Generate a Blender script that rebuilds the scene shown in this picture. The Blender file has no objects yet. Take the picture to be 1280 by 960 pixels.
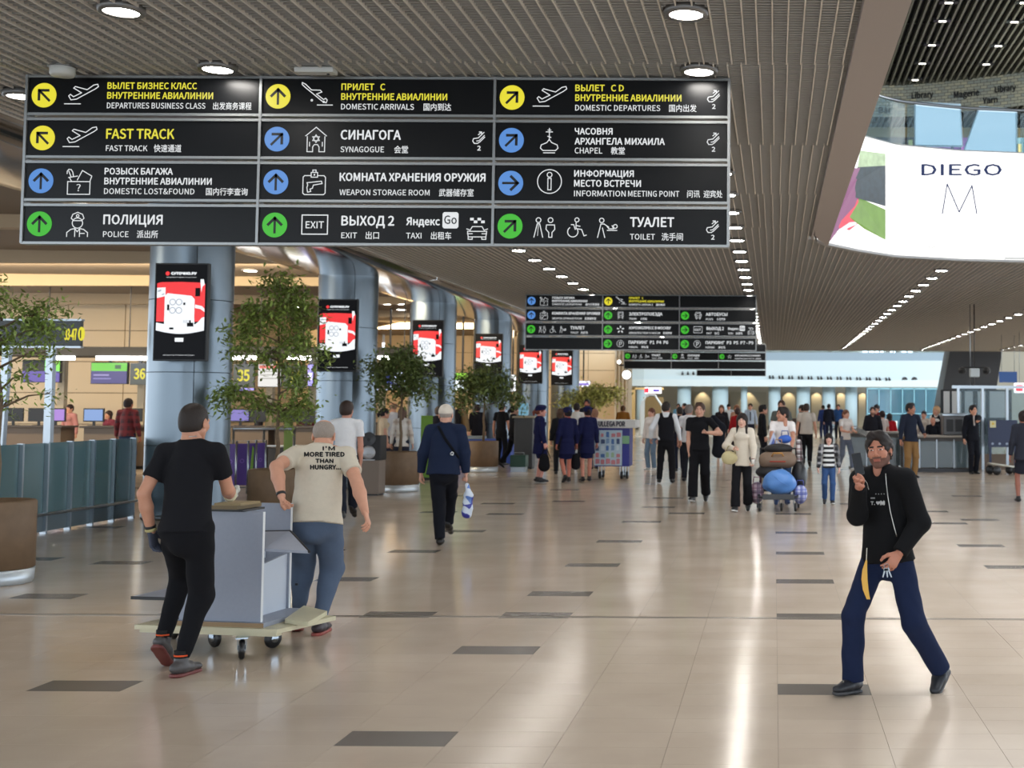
import bpy, bmesh, math, random
import numpy as np
from mathutils import Vector, Matrix, Euler
from mathutils.bvhtree import BVHTree

S = bpy.context.scene
COL = S.collection
PI = math.pi
random.seed(7)
rng = np.random.RandomState(5)

# ---------------------------------------------------------------- camera
F_PX = 1600.0
PX0, PY0 = 968.0, 418.0
CAM_H = 1.75
cd = bpy.data.cameras.new('camera')
cam = bpy.data.objects.new('camera', cd)
COL.objects.link(cam)
S.camera = cam
cd.sensor_width = 36.0
cd.lens = F_PX / 1280 * 36.0
cd.shift_x = -(PX0 - 640) / 1280
cd.shift_y = -(480 - PY0) / 1280
cd.clip_start, cd.clip_end = 0.05, 400
PITCH, ROLL = math.radians(3.115), math.radians(0.28)
cam.matrix_world = Matrix.Translation((0, 0, CAM_H)) @ Matrix.Rotation(PI / 2 + PITCH, 4, 'X') @ Matrix.Rotation(ROLL, 4, 'Z')
cd.dof.use_dof = True
cd.dof.focus_distance = 9.0
cd.dof.aperture_fstop = 3.8
CR = cam.matrix_world.to_3x3()
CP = Vector((0, 0, CAM_H))

# ---------------------------------------------------------------- world, light, exposure
w = bpy.data.worlds.new('world')
S.world = w
w.use_nodes = True
wn = w.node_tree.nodes
wn['Background'].inputs[0].default_value = (0.80, 0.90, 1.0, 1)
wn['Background'].inputs[1].default_value = 2.0
S.view_settings.view_transform = 'Standard'
S.view_settings.look = 'None'
S.view_settings.exposure = 0.85
S.view_settings.gamma = 1.0
S.view_settings.use_curve_mapping = False
S.cycles.use_denoising = True
S.cycles.max_bounces = 6
S.cycles.diffuse_bounces = 3
S.cycles.glossy_bounces = 3
S.cycles.transmission_bounces = 4
S.cycles.transparent_max_bounces = 8
S.cycles.sample_clamp_indirect = 4.0
S.cycles.caustics_reflective = False
S.cycles.caustics_refractive = False

def area(name, loc, rot, sx, sy, power, col=(1, 1, 1)):
    l = bpy.data.lights.new(name, 'AREA')
    l.shape = 'RECTANGLE'; l.size = sx; l.size_y = sy; l.energy = power; l.color = col
    o = bpy.data.objects.new(name, l); COL.objects.link(o)
    o.location = loc; o.rotation_euler = rot
    return o
# glass front of the terminal behind the photographer; then unseen fills for the atrium and far hall
area('entrance_daylight', (2, -9, 3.2), (math.radians(82), 0, PI), 26, 5, 1500, (0.92, 0.96, 1.0))
area('atrium_fill', (4.5, 12, 9.3), (0, 0, 0), 7, 12, 700, (0.95, 0.98, 1.0))  # unseen fill added below the closed upper ceiling to brighten atrium and floor
area('gallery_fill', (8, 69, 7.6), (math.radians(58), 0, 0), 42, 4, 3000, (0.86, 0.95, 1.0))  # unseen fill added behind the bulkhead to brighten the far gallery

area('upper_shop_fill', (9.8, 27.5, 7.6), (0, math.radians(80), 0), 3, 6, 500, (1.0, .97, .9))  # added area light out of view to the right, brightens the upper shop wall

# ---------------------------------------------------------------- measuring: a photo pixel to a place
def ray(px, py):
    return (CR @ Vector(((px - PX0) / F_PX, (PY0 - py) / F_PX, -1.0)))
def at(px, py, Y):
    d = ray(px, py); return CP + d * (Y / d.y)
def fl(px, py, z=0.0):
    d = ray(px, py); return CP + d * ((z - CAM_H) / d.z)
def fy(py, px=968):
    return fl(px, py).y

# ---------------------------------------------------------------- materials
MATS = {}
def mat(name, col=(0.8, 0.8, 0.8), rough=0.5, metal=0.0, emit=0.0, noise=0.0, scale=8.0, bump=0.0, spec=0.5, trans=0.0, alpha=1.0, coat=0.0):
    if name in MATS: return MATS[name]
    m = bpy.data.materials.new(name); MATS[name] = m
    m.use_nodes = True
    nt = m.node_tree; b = nt.nodes['Principled BSDF']
    c = (*col, 1)
    b.inputs['Base Color'].default_value = c
    b.inputs['Roughness'].default_value = rough
    b.inputs['Metallic'].default_value = metal
    b.inputs['Specular IOR Level'].default_value = spec
    b.inputs['Transmission Weight'].default_value = trans
    b.inputs['Alpha'].default_value = alpha
    b.inputs['Coat Weight'].default_value = coat
    if emit > 0:
        b.inputs['Emission Color'].default_value = c
        b.inputs['Emission Strength'].default_value = emit
        b.inputs['Base Color'].default_value = (0.02, 0.02, 0.02, 1)
    if noise > 0 or bump > 0:
        tc = nt.nodes.new('ShaderNodeTexCoord')
        n = nt.nodes.new('ShaderNodeTexNoise')
        n.inputs['Scale'].default_value = scale; n.inputs['Detail'].default_value = 4
        nt.links.new(tc.outputs['Object'], n.inputs['Vector'])
        if noise > 0:
            mx = nt.nodes.new('ShaderNodeMix'); mx.data_type = 'RGBA'
            mx.inputs[6].default_value = tuple(max(0, v * (1 - noise)) for v in col) + (1,)
            mx.inputs[7].default_value = tuple(min(1, v * (1 + noise)) for v in col) + (1,)
            nt.links.new(n.outputs[0], mx.inputs[0])
            nt.links.new(mx.outputs[2], b.inputs['Emission Color' if emit > 0 else 'Base Color'])
        if bump > 0:
            bp = nt.nodes.new('ShaderNodeBump'); bp.inputs['Strength'].default_value = bump; bp.inputs['Distance'].default_value = 0.01
            nt.links.new(n.outputs[0], bp.inputs['Height']); nt.links.new(bp.outputs[0], b.inputs['Normal'])
    return m
def srgb(r, g, b):
    f = lambda v: (v / 255 / 12.92) if v / 255 <= 0.04045 else ((v / 255 + 0.055) / 1.055) ** 2.4
    return (f(r), f(g), f(b))
def cloth(r, g, b, rough=0.9):
    k = 'cloth_%d_%d_%d' % (r, g, b)
    return mat(k, srgb(r, g, b), rough, noise=0.06, scale=35, bump=0.12, spec=0.2)

# ---------------------------------------------------------------- mesh helpers
class MB:
    """collects boxes, bars, tubes, lathes into one mesh"""
    def __init__(s): s.v = []; s.f = []; s.m = []; s.mi = 0; s.smooth = []
    def add(s, vs, fs, smooth=False):
        o = len(s.v); s.v += [tuple(v) for v in vs]
        for f in fs:
            s.f.append(tuple(i + o for i in f)); s.m.append(s.mi); s.smooth.append(smooth)
        return s
    def box(s, x0, x1, y0, y1, z0, z1):
        vs = [(x, y, z) for z in (z0, z1) for y in (y0, y1) for x in (x0, x1)]
        return s.add(vs, [(0, 2, 3, 1), (4, 5, 7, 6), (0, 1, 5, 4), (2, 6, 7, 3), (0, 4, 6, 2), (1, 3, 7, 5)])
    def bevbox(s, x0, x1, y0, y1, z0, z1, r=0.01):
        bm = bmesh.new(); bmesh.ops.create_cube(bm, size=1)
        for v in bm.verts:
            v.co = Vector((x0 + (v.co.x + .5) * (x1 - x0), y0 + (v.co.y + .5) * (y1 - y0), z0 + (v.co.z + .5) * (z1 - z0)))
        bmesh.ops.bevel(bm, geom=list(bm.edges), offset=r, segments=2, affect='EDGES', profile=0.6)
        s.bm(bm); return s
    def bm(s, bm, M=None):
        bm.verts.index_update()
        s.add([(M @ v.co) if M else v.co for v in bm.verts], [[v.index for v in f.verts] for f in bm.faces]); bm.free(); return s
    def tube(s, pts, r, n=8, cap=True):
        pts = [Vector(p) for p in pts]
        rs = r if isinstance(r, (list, tuple)) else [r] * len(pts)
        vs = []; prev = None
        for i, p in enumerate(pts):
            t = (pts[min(i + 1, len(pts) - 1)] - pts[max(i - 1, 0)]).normalized()
            if prev is None:
                a = t.orthogonal().normalized()
            else:
                a = (prev - t * prev.dot(t)).normalized()
            prev = a; b = t.cross(a)
            vs += [p + (a * math.cos(2 * PI * k / n) + b * math.sin(2 * PI * k / n)) * rs[i] for k in range(n)]
        fs = [(i * n + k, i * n + (k + 1) % n, (i + 1) * n + (k + 1) % n, (i + 1) * n + k) for i in range(len(pts) - 1) for k in range(n)]
        if cap: fs += [tuple(range(n - 1, -1, -1)), tuple((len(pts) - 1) * n + k for k in range(n))]
        return s.add(vs, fs, True)
    def lathe(s, prof, n=24, c=(0, 0), axis='Z', closed=False):
        vs = []
        for r, z in prof:
            for k in range(n):
                a = 2 * PI * k / n
                if axis == 'Z': vs.append((c[0] + r * math.cos(a), c[1] + r * math.sin(a), z))
                elif axis == 'Y': vs.append((c[0] + r * math.cos(a), z, c[1] + r * math.sin(a)))
                else: vs.append((z, c[0] + r * math.cos(a), c[1] + r * math.sin(a)))
        L = len(prof)
        fs = [(i * n + k, i * n + (k + 1) % n, (i + 1) * n + (k + 1) % n, (i + 1) * n + k) for i in range(L - 1) for k in range(n)]
        if not closed: fs += [tuple(range(n - 1, -1, -1)), tuple((L - 1) * n + k for k in range(n))]
        return s.add(vs, fs, n > 12)
    def poly(s, pts, d=None):
        """a flat polygon, or a slab when d (thickness vector) is given"""
        pts = [Vector(p) for p in pts]; n = len(pts)
        if d is None: return s.add(pts, [tuple(range(n))])
        d = Vector(d)
        return s.add(pts + [p + d for p in pts], [tuple(range(n)), tuple(range(2 * n - 1, n - 1, -1))] + [(i, n + i, n + (i + 1) % n, (i + 1) % n) for i in range(n)])
    def mesh(s, name, mats):
        me = bpy.data.meshes.new(name)
        me.from_pydata(s.v, [], s.f)
        for m in (mats if isinstance(mats, (list, tuple)) else [mats]): me.materials.append(m)
        me.polygons.foreach_set('material_index', s.m)
        me.polygons.foreach_set('use_smooth', s.smooth)
        bm = bmesh.new(); bm.from_mesh(me)
        if len(bm.faces) < 20000: bmesh.ops.recalc_face_normals(bm, faces=bm.faces)
        bm.to_mesh(me); bm.free()
        me.update(); return me
    def build(s, name, mats, parent=None, **k):
        return obj(name, s.mesh(name, mats), parent, **k)

def obj(name, me, parent=None, loc=None, rz=None):
    o = bpy.data.objects.new(name, me); COL.objects.link(o)
    if parent is not None: o.parent = parent
    if loc is not None: o.location = loc
    if rz is not None: o.rotation_euler = (0, 0, rz)
    return o
def tag(o, label=None, cat=None, group=None, kind=None):
    if label: o['label'] = label
    if cat: o['category'] = cat
    if group: o['group'] = group
    if kind: o['kind'] = kind
    return o
def thing(name, label, cat, loc=(0, 0, 0), rz=0.0, group=None):
    o = bpy.data.objects.new(name, None); COL.objects.link(o)
    o.empty_display_size = 0.2
    o.location = loc; o.rotation_euler = (0, 0, rz)
    return tag(o, label, cat, group)
def struct(o): o['kind'] = 'structure'; return o
KIDS = None
def dup(root, loc, rz=None, label=None, group=None, scale=None):
    r = root.copy(); COL.objects.link(r); r.location = loc
    if rz is not None: r.rotation_euler = (0, 0, rz)
    if scale is not None: r.scale = (scale,) * 3 if not isinstance(scale, tuple) else scale
    if label: r['label'] = label
    if group: r['group'] = group
    for ch in root.children:
        c = ch.copy(); COL.objects.link(c); c.parent = r
        for g in ch.children:
            d = g.copy(); COL.objects.link(d); d.parent = c
    return r

# ---------------------------------------------------------------- lettering
try:
    FONT = bpy.data.fonts.load(bpy.utils.system_resource('DATAFILES') + '/fonts/Noto Sans CJK Regular.woff2')
except Exception:
    FONT = None
_tx = {}
def text_verts(s):
    if s in _tx: return _tx[s]
    c = bpy.data.curves.new('lettering', 'FONT'); c.body = s
    if FONT: c.font = FONT
    c.resolution_u = 2
    o = bpy.data.objects.new('lettering', c)
    me = o.to_mesh()
    v = np.empty(len(me.vertices) * 3); me.vertices.foreach_get('co', v); v = v.reshape(-1, 3)
    f = [tuple(p.vertices) for p in me.polygons]
    o.to_mesh_clear(); bpy.data.objects.remove(o)
    _tx[s] = (v, f); return _tx[s]
CAPH = None
def put_text(mb, s, x, z, h, w=None, bold=0.0, y=0.0, align='l'):
    """letters in the XZ plane facing -Y: x,z lower left of capitals, h capital height, w forced width, bold stroke gain"""
    global CAPH
    if CAPH is None:
        CAPH = text_verts('H')[0][:, 1].max()
    v, f = text_verts(s)
    if len(v) == 0: return
    k = h / CAPH
    x0, x1 = v[:, 0].min(), v[:, 0].max()
    kx = k if w is None else w / (x1 - x0)
    if align == 'c': x = x - (x1 - x0) * kx / 2
    X = x + (v[:, 0] - x0) * kx; Z = z + v[:, 1] * k
    offs = [(0, 0)] if bold <= 0 else [(-bold, 0), (bold, 0), (0, bold), (0, -bold)]
    for i, (a, b) in enumerate(offs):
        mb.add([(xx + a, y - i * 1e-4, zz + b) for xx, zz in zip(X, Z)], f)
    return X.max()
def stroke(mb, pts, wd, y=0.0, closed=False):
    """a line of constant width in the XZ plane"""
    P = [Vector((p[0], p[1])) for p in pts]
    if closed: P = P + [P[0]]
    for i in range(len(P) - 1):
        a, b = P[i], P[i + 1]
        if (b - a).length < 1e-6: continue
        t = (b - a).normalized(); n = Vector((-t.y, t.x)) * wd / 2; e = t * wd * 0.4
        q = [a - e - n, b + e - n, b + e + n, a - e + n]
        mb.add([(p.x, y, p.y) for p in q], [(0, 1, 2, 3)])
def disc(mb, cx, cz, r, y=0.0, n=28, r0=0.0):
    c = [(cx + r * math.cos(2 * PI * k / n), y, cz + r * math.sin(2 * PI * k / n)) for k in range(n)]
    if r0 <= 0: mb.add(c, [tuple(range(n))])
    else:
        c += [(cx + r0 * math.cos(2 * PI * k / n), y, cz + r0 * math.sin(2 * PI * k / n)) for k in range(n)]
        mb.add(c, [(k, (k + 1) % n, n + (k + 1) % n, n + k) for k in range(n)])
def rect(mb, x0, x1, z0, z1, y=0.0):
    mb.add([(x0, y, z0), (x1, y, z0), (x1, y, z1), (x0, y, z1)], [(0, 1, 2, 3)])
# ================================================================ bodies: smooth fields turned into one surface
def nrm(v):
    v = np.asarray(v, float); return v / max(1e-9, np.linalg.norm(v))
class Field:
    def __init__(s, lo, hi, h):
        s.h = h; s.lo = np.array(lo, float) - 3 * h
        s.n = np.ceil((np.array(hi) + 3 * h - s.lo) / h).astype(int) + 1
        s.F = np.full(s.n, 1.0, np.float32)
        s.ax = [(s.lo[i] + np.arange(s.n[i]) * h).astype(np.float32) for i in range(3)]
    def sub(s, lo, hi):
        a = np.clip(np.floor((np.array(lo) - s.lo) / s.h).astype(int), 0, s.n - 1)
        b = np.clip(np.ceil((np.array(hi) - s.lo) / s.h).astype(int) + 1, 1, s.n)
        sl = tuple(slice(a[i], b[i]) for i in range(3))
        return sl, s.ax[0][sl[0]][:, None, None], s.ax[1][sl[1]][None, :, None], s.ax[2][sl[2]][None, None, :]
    def put(s, sl, d, k, mode):
        F = s.F[sl]
        if mode == 'sub':
            hh = np.clip(0.5 - 0.5 * (F + d) / k, 0, 1); s.F[sl] = F * (1 - hh) - d * hh + k * hh * (1 - hh)
        else:
            hh = np.clip(0.5 + 0.5 * (d - F) / k, 0, 1); s.F[sl] = d * (1 - hh) + F * hh - k * hh * (1 - hh)
    def cone(s, a, b, ra, rb, k=0.02, wide=None, flat=1.0, cut=(False, False), mode='add'):
        """tapered capsule a-b; wide = direction of full width, flat<1 squeezes the third axis; cut = flat ends"""
        a = np.array(a, float); b = np.array(b, float); R = max(ra, rb) + k * 2 + 2 * s.h
        sl, x, y, z = s.sub(np.minimum(a, b) - R, np.maximum(a, b) + R)
        if min(q.stop - q.start for q in sl) <= 0: return
        L = np.linalg.norm(b - a); t = (b - a) / max(L, 1e-9)
        px, py, pz = x - a[0], y - a[1], z - a[2]
        ww = px * t[0] + py * t[1] + pz * t[2]
        tt = np.clip(ww / max(L, 1e-9), 0, 1)
        if wide is not None and flat != 1.0:
            u = np.array(wide, float); u = nrm(u - t * u.dot(t)); v = np.cross(t, u)
            pu = px * u[0] + py * u[1] + pz * u[2]; pv = (px * v[0] + py * v[1] + pz * v[2]) / flat
            pw = ww - tt * L
            d = (np.sqrt(pu * pu + pv * pv + pw * pw) - (ra + (rb - ra) * tt))
            d = d * (flat if flat < 1 else 1.0) ** 0.5
        else:
            cx, cy, cz = px - t[0] * tt * L, py - t[1] * tt * L, pz - t[2] * tt * L
            d = np.sqrt(cx * cx + cy * cy + cz * cz) - (ra + (rb - ra) * tt)
        if cut[0]: d = np.maximum(d, -ww)
        if cut[1]: d = np.maximum(d, ww - L)
        s.put(sl, d.astype(np.float32), k, mode)
    def ell(s, c, r, k=0.02, M=None, mode='add'):
        c = np.array(c, float); r = np.array(r, float); R = r.max() + 2 * k + 2 * s.h
        sl, x, y, z = s.sub(c - R, c + R)
        p = [x - c[0], y - c[1], z - c[2]]
        if M is not None:
            M = np.array(M); p = [p[0] * M[0, i] + p[1] * M[1, i] + p[2] * M[2, i] for i in range(3)]
        q = np.sqrt((p[0] / r[0]) ** 2 + (p[1] / r[1]) ** 2 + (p[2] / r[2]) ** 2)
        g = np.sqrt((p[0] / r[0] ** 2) ** 2 + (p[1] / r[1] ** 2) ** 2 + (p[2] / r[2] ** 2) ** 2)
        d = q * (q - 1) / np.maximum(g, 1e-6)
        s.put(sl, d.astype(np.float32), k, mode)
    def plane(s, p, n, k=0.004):
        """keeps the side the normal points away from"""
        n = nrm(n); x, y, z = s.ax[0][:, None, None], s.ax[1][None, :, None], s.ax[2][None, None, :]
        d = (x - p[0]) * n[0] + (y - p[1]) * n[1] + (z - p[2]) * n[2]
        s.F = np.maximum(s.F, d.astype(np.float32))
    def wrinkle(s, amp, f=22.0, seed=0):
        r = np.random.RandomState(seed); x, y, z = s.ax[0][:, None, None], s.ax[1][None, :, None], s.ax[2][None, None, :]
        W = 0
        for i in range(4):
            k = r.normal(size=3) * np.array([0.6, 0.6, 1.0]); k = k / np.linalg.norm(k) * f * (0.6 + 0.5 * i)
            ph = r.uniform(0, 6.28, 4); k2 = r.normal(size=3) * f * 0.35
            W = W + np.sin(k[0] * x + k[1] * y + k[2] * z + ph[0] + 1.6 * np.sin(k2[0] * x + k2[1] * y + k2[2] * z + ph[1])) / (1 + 0.4 * i)
        s.F = s.F + (amp * 0.5 * W).astype(np.float32)
    def surf(s):
        F = s.F; N = F < 0
        nx, ny, nz = F.shape
        c = [N[i:nx - 1 + i, j:ny - 1 + j, k:nz - 1 + k] for i in (0, 1) for j in (0, 1) for k in (0, 1)]
        cnt = sum(q.astype(np.uint8) for q in c)
        act = (cnt > 0) & (cnt < 8)
        idx = np.argwhere(act)
        if len(idx) == 0: return np.zeros((0, 3)), np.zeros((0, 4), int)
        ids = np.full(act.shape, -1, np.int32); ids[tuple(idx.T)] = np.arange(len(idx))
        acc = np.zeros((len(idx), 3)); num = np.zeros(len(idx))
        corner = [(i, j, k) for i in (0, 1) for j in (0, 1) for k in (0, 1)]
        vals = [F[idx[:, 0] + i, idx[:, 1] + j, idx[:, 2] + k] for i, j, k in corner]
        for a in range(8):
            for b in range(a + 1, 8):
                if bin(a ^ b).count('1') != 1: continue
                va, vb = vals[a], vals[b]; m = (va < 0) != (vb < 0)
                t = np.where(m, va / np.where(m, va - vb, 1), 0)
                pa, pb = np.array(corner[a]), np.array(corner[b])
                acc += (pa + (pb - pa) * t[:, None]) * m[:, None]; num += m
        V = s.lo + (idx + acc / num[:, None]) * s.h
        Q = []
        for ax in range(3):
            o = [1, 1, 1]; o[ax] = 0
            A = N[1:-1, 1:-1, 1:-1] if False else None
            sl0 = [slice(1, F.shape[i] - 1) for i in range(3)]; sl1 = list(sl0)
            sl0[ax] = slice(0, F.shape[ax] - 1); sl1[ax] = slice(1, F.shape[ax])
            n0, n1 = N[tuple(sl0)], N[tuple(sl1)]
            e = np.argwhere(n0 != n1)
            sg = n0[tuple(e.T)]
            base = e + np.array([0 if i == ax else 1 for i in range(3)])
            u, v = (ax + 1) % 3, (ax + 2) % 3
            def cid(du, dv):
                q = base.copy(); q[:, u] -= du; q[:, v] -= dv
                return ids[tuple(q.T)]
            q4 = np.stack([cid(0, 0), cid(1, 0), cid(1, 1), cid(0, 1)], 1)
            q4[~sg] = q4[~sg][:, ::-1]
            Q.append(q4)
        return V, np.concatenate(Q)

def make_mesh(name, parts, mats):
    """parts: list of (V, Q, material index or per-face array) joined into one smooth mesh"""
    V = np.concatenate([p[0] for p in parts]); off = 0; Q = []; MI = []
    for v, q, mi in parts:
        Q.append(q + off); off += len(v)
        MI.append(np.full(len(q), mi) if np.isscalar(mi) else mi)
    Q = np.concatenate(Q); MI = np.concatenate(MI)
    me = bpy.data.meshes.new(name)
    me.vertices.add(len(V)); me.vertices.foreach_set('co', V.astype(np.float32).ravel())
    me.loops.add(len(Q) * 4); me.loops.foreach_set('vertex_index', Q.astype(np.int32).ravel())
    me.polygons.add(len(Q)); me.polygons.foreach_set('loop_start', np.arange(len(Q), dtype=np.int32) * 4)
    me.polygons.foreach_set('material_index', MI.astype(np.int32))
    me.polygons.foreach_set('use_smooth', np.ones(len(Q), bool))
    for m in mats: me.materials.append(m)
    me.update(calc_edges=True); me.validate()
    return me

EYE = (0.031, 0.078, 0.004)
def head_field(h, hair=None):
    G = Field((-.1, -.15, -.2), (.1, .14, .14), h)
    if hair is None:
        G.ell((0, -.018, .032), (.076, .096, .084), .02)
        G.ell((0, .018, -.032), (.060, .070, .080), .03)
        for sx in (-1, 1):
            G.cone((sx * .046, .0, -.055), (sx * .012, .062, -.095), .024, .020, .02)
            G.ell((sx * .037, .058, -.022), (.024, .026, .026), .02)
            G.cone((sx * .012, .085, .020), (sx * .044, .070, .020), .010, .010, .015)
        G.ell((0, .066, -.098), (.022, .020, .018), .015)
        for sx in (-1, 1):
            G.ell((sx * EYE[0], .096, EYE[2]), (.017, .014, .012), .010, mode='sub')
        for sx in (-1, 1):
            G.ell((sx * EYE[0], EYE[1], EYE[2]), (.0128,) * 3, .003)
        G.cone((0, .086, .010), (0, .108, -.026), .007, .011, .010)
        for sx in (-1, 1): G.ell((sx * .011, .098, -.031), (.009, .010, .008), .006)
        G.ell((0, .082, -.050), (.022, .012, .010), .012)
        G.cone((-.017, .084, -.060), (.017, .084, -.060), .006, .006, .006)
        G.cone((-.014, .084, -.070), (.014, .084, -.070), .007, .007, .006)
        G.ell((0, .094, -.065), (.020, .006, .0016), .002, mode='sub')
        for sx in (-1, 1):
            G.ell((sx * .078, -.008, -.008), (.009, .020, .033), .006)
            G.ell((sx * .084, -.002, -.006), (.006, .010, .018), .004, mode='sub')
        G.cone((0, -.025, -.05), (0, -.045, -.17), .052, .056, .02)
    return G
_HT = {}
def head_template(h, beard):
    key = (h, beard)
    if key in _HT: return _HT[key]
    V, Q = head_field(h).surf()
    C = V[Q].mean(1); x, y, z = np.abs(C[:, 0]), C[:, 1], C[:, 2]
    mi = np.zeros(len(Q), int)
    de = np.sqrt((x - EYE[0]) ** 2 + (y - EYE[1]) ** 2 + (z - EYE[2]) ** 2)
    if beard:
        mi[(z < -.040) & (y > -.005) & (z > -.125) & (y + z * .3 > -.03)] = 4
        mi[(z < -.044) & (z > -.056) & (x < .028) & (y > .08)] = 4
        mi[(x > .052) & (z < -.02) & (y > 0) & (y < .035) & (z > -.1)] = 4
        mi[(x > .030) & (z > -.050) & (y > .045)] = 0
        mi[(z < -.118)] = 0
    sl = .0034 if h < .005 else .0045
    mi[(de < .0150) & (y > EYE[1] + .002) & (np.abs(z - EYE[2]) < sl) & (np.abs(x - EYE[0]) < .015)] = 2
    mi[(np.sqrt((x - EYE[0]) ** 2 + (z - EYE[2]) ** 2) < .0082) & (np.abs(z - EYE[2]) < sl) & (y > EYE[1] + .004)] = 3
    mi[(z > .0185) & (z < .0295) & (x > .012) & (x < .047) & (y > .05)] = 1
    mi[(z > -.0735) & (z < -.0555) & (x < .023) & (y > .078)] = 5
    _HT[key] = (V, Q, mi); return _HT[key]
_HR = {}
def hair_template(style, h):
    key = (style, h)
    if key in _HR: return _HR[key]
    G = Field((-.15, -.2, -.5 if style in ('long', 'tail', 'loose') else -.25), (.15, .22, .16), h)
    g = {'buzz': .004, 'fringe': .003, 'short': .012, 'thick': .015, 'long': .016, 'tail': .012, 'loose': .02, 'bun': .012, 'bob': .022, 'cap': .006, 'beret': .016, 'helmet': .018}[style]
    G.ell((0, -.020, .034), (.076 + g, .097 + g, .086 + g), .01)
    if style in ('short', 'thick', 'buzz', 'tail', 'bun'):
        G.ell((0, -.045, -.01), (.070 + g, .068 + g, .085), .02)
    if style in ('thick',): G.cone((-.03, .045, .105), (.04, .04, .108), .026, .022, .03)
    if style in ('long', 'loose'):
        for sx in (-1, 1): G.cone((sx * .065, -.01, .02), (sx * .085, .03 if style == 'loose' else -.02, -.30), .032, .022, .03)
        G.cone((0, -.07, 0), (0, -.085, -.34), .060, .045, .03, wide=(1, 0, 0), flat=.7)
    if style == 'bob':
        for sx in (-1, 1): G.cone((sx * .065, -.01, .02), (sx * .075, -.0, -.07), .032, .03, .03)
        G.cone((0, -.06, 0), (0, -.06, -.08), .06, .055, .03, wide=(1, 0, 0), flat=.8)
    if style == 'tail':
        G.cone((0, -.11, .04), (0, -.16, -.02), .028, .03, .02); G.cone((0, -.16, -.02), (0, -.14, -.22), .03, .014, .02)
    if style == 'bun': G.ell((0, -.12, .03), (.04, .035, .04), .01)
    # the face stays open
    if style in ('cap', 'beret'):
        G.plane((0, 0, .022), (0, 0.12, -1))
        if style == 'cap':
            G.cone((0, .08, .030), (0, .145, .022), .066, .055, .006, wide=(1, 0, 0), flat=.12)
            G.ell((0, -.01, .122), (.008, .008, .006), .004)
        else:
            G.ell((0, -.0, .095), (.092, .105, .030), .03); G.ell((0, .05, .1), (.05, .05, .03), .03)
    elif style == 'fringe':
        G.ell((0, .03, .13), (.085, .13, .10), .01, mode='sub'); G.plane((0, .0, .03), (0, 1, 0))
        G.plane((0, -.02, -.06), (0, .2, -1))
    else:
        fz = .045 if style != 'bob' else .03
        if style in ('thick', 'short', 'buzz'): G.ell((0, .142, -.012), (.072, .106, .110), .008, mode='sub')
        else: G.ell((0, .125, -.035), (.068, .070, {'bob': .08}.get(style, .108)), .008, mode='sub')
        for sx in (-1, 1):
            G.ell((sx * .06, .10, -.06), (.045, .09, .07), .008, mode='sub')
            if style in ('short', 'buzz', 'tail', 'bun', 'thick'): G.ell((sx * .095, .0, -.03), (.03, .04, .045), .006, mode='sub')
        G.cone((0, .03, -.10), (0, .03, -.30), .06, .06, .005, mode='sub')
        if style in ('short', 'buzz', 'thick', 'tail', 'bun'): G.plane((0, -.05, -.060), (0, .30, -1))
    if h < .006 and style not in ('cap', 'beret', 'buzz', 'fringe'): G.wrinkle(.006, 90, 3)
    V, Q = G.surf(); _HR[key] = (V, Q); return V, Q
_HD = {}
def hand_template(pose, h):
    """right hand, wrist at origin, fingers along -Z, palm facing -X, thumb towards +Y"""
    key = (pose, h)
    if key in _HD: return _HD[key]
    curl = {'relaxed': (22, 28, 20), 'open': (6, 8, 5), 'grip': (68, 75, 45), 'hold': (38, 55, 35)}[pose]
    G = Field((-.12, -.09, -.21), (.06, .12, .03), h)
    G.cone((0, 0, .02), (0, 0, -.01), .026, .026, .01, wide=(0, 1, 0), flat=.78)
    G.cone((0, .004, -.015), (0, .008, -.075), .030, .036, .012, wide=(0, 1, 0), flat=.42)
    G.cone((0, -.006, -.02), (0, -.014, -.078), .022, .024, .012, wide=(0, 1, 0), flat=.55)
    for i, (y, L, r) in enumerate([(.030, .070, .0088), (.010, .078, .0092), (-.010, .073, .0088), (-.029, .058, .0078)]):
        p = np.array([0, y, -.082]); a = 0; spread = math.radians((1.5 - i) * (5 if pose in ('open', 'relaxed') else 1))
        for j, (fr, c) in enumerate(zip((.46, .30, .24), curl)):
            a += math.radians(c * (1 + .12 * i if pose != 'open' else 1))
            q = p + L * fr * np.array([-math.sin(a), math.sin(spread) * math.cos(a), -math.cos(a)])
            G.cone(p, q, r * (1 - .07 * j), r * (.93 - .07 * j), .004); p = q
    th = {'relaxed': [(-.012, .055, -.055), (-.026, .066, -.085), (-.034, .064, -.108)], 'open': [(-.01, .062, -.05), (-.018, .085, -.075), (-.02, .10, -.095)],
          'grip': [(-.022, .048, -.052), (-.045, .046, -.074), (-.058, .028, -.082)], 'hold': [(-.022, .055, -.05), (-.045, .062, -.08), (-.055, .055, -.105)]}[pose]
    p = (-.004, .026, -.022)
    for r0, r1, q in zip((.015, .0125, .0105), (.0125, .0105, .009), th):
        G.cone(p, q, r0, r1, .008); p = q
    V, Q = G.surf(); _HD[key] = (V, Q); return V, Q

def ik(a, c, l1, l2, pole):
    a, c = np.array(a, float), np.array(c, float); d = c - a; L = np.linalg.norm(d)
    L2 = min(L, (l1 + l2) * .995); dn = d / max(L, 1e-9); c = a + dn * L2
    x = (l1 * l1 - l2 * l2 + L2 * L2) / (2 * L2); hgt = math.sqrt(max(0, l1 * l1 - x * x))
    p = np.array(pole, float); p = nrm(p - dn * p.dot(dn))
    return a + dn * x + p * hgt, c

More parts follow.
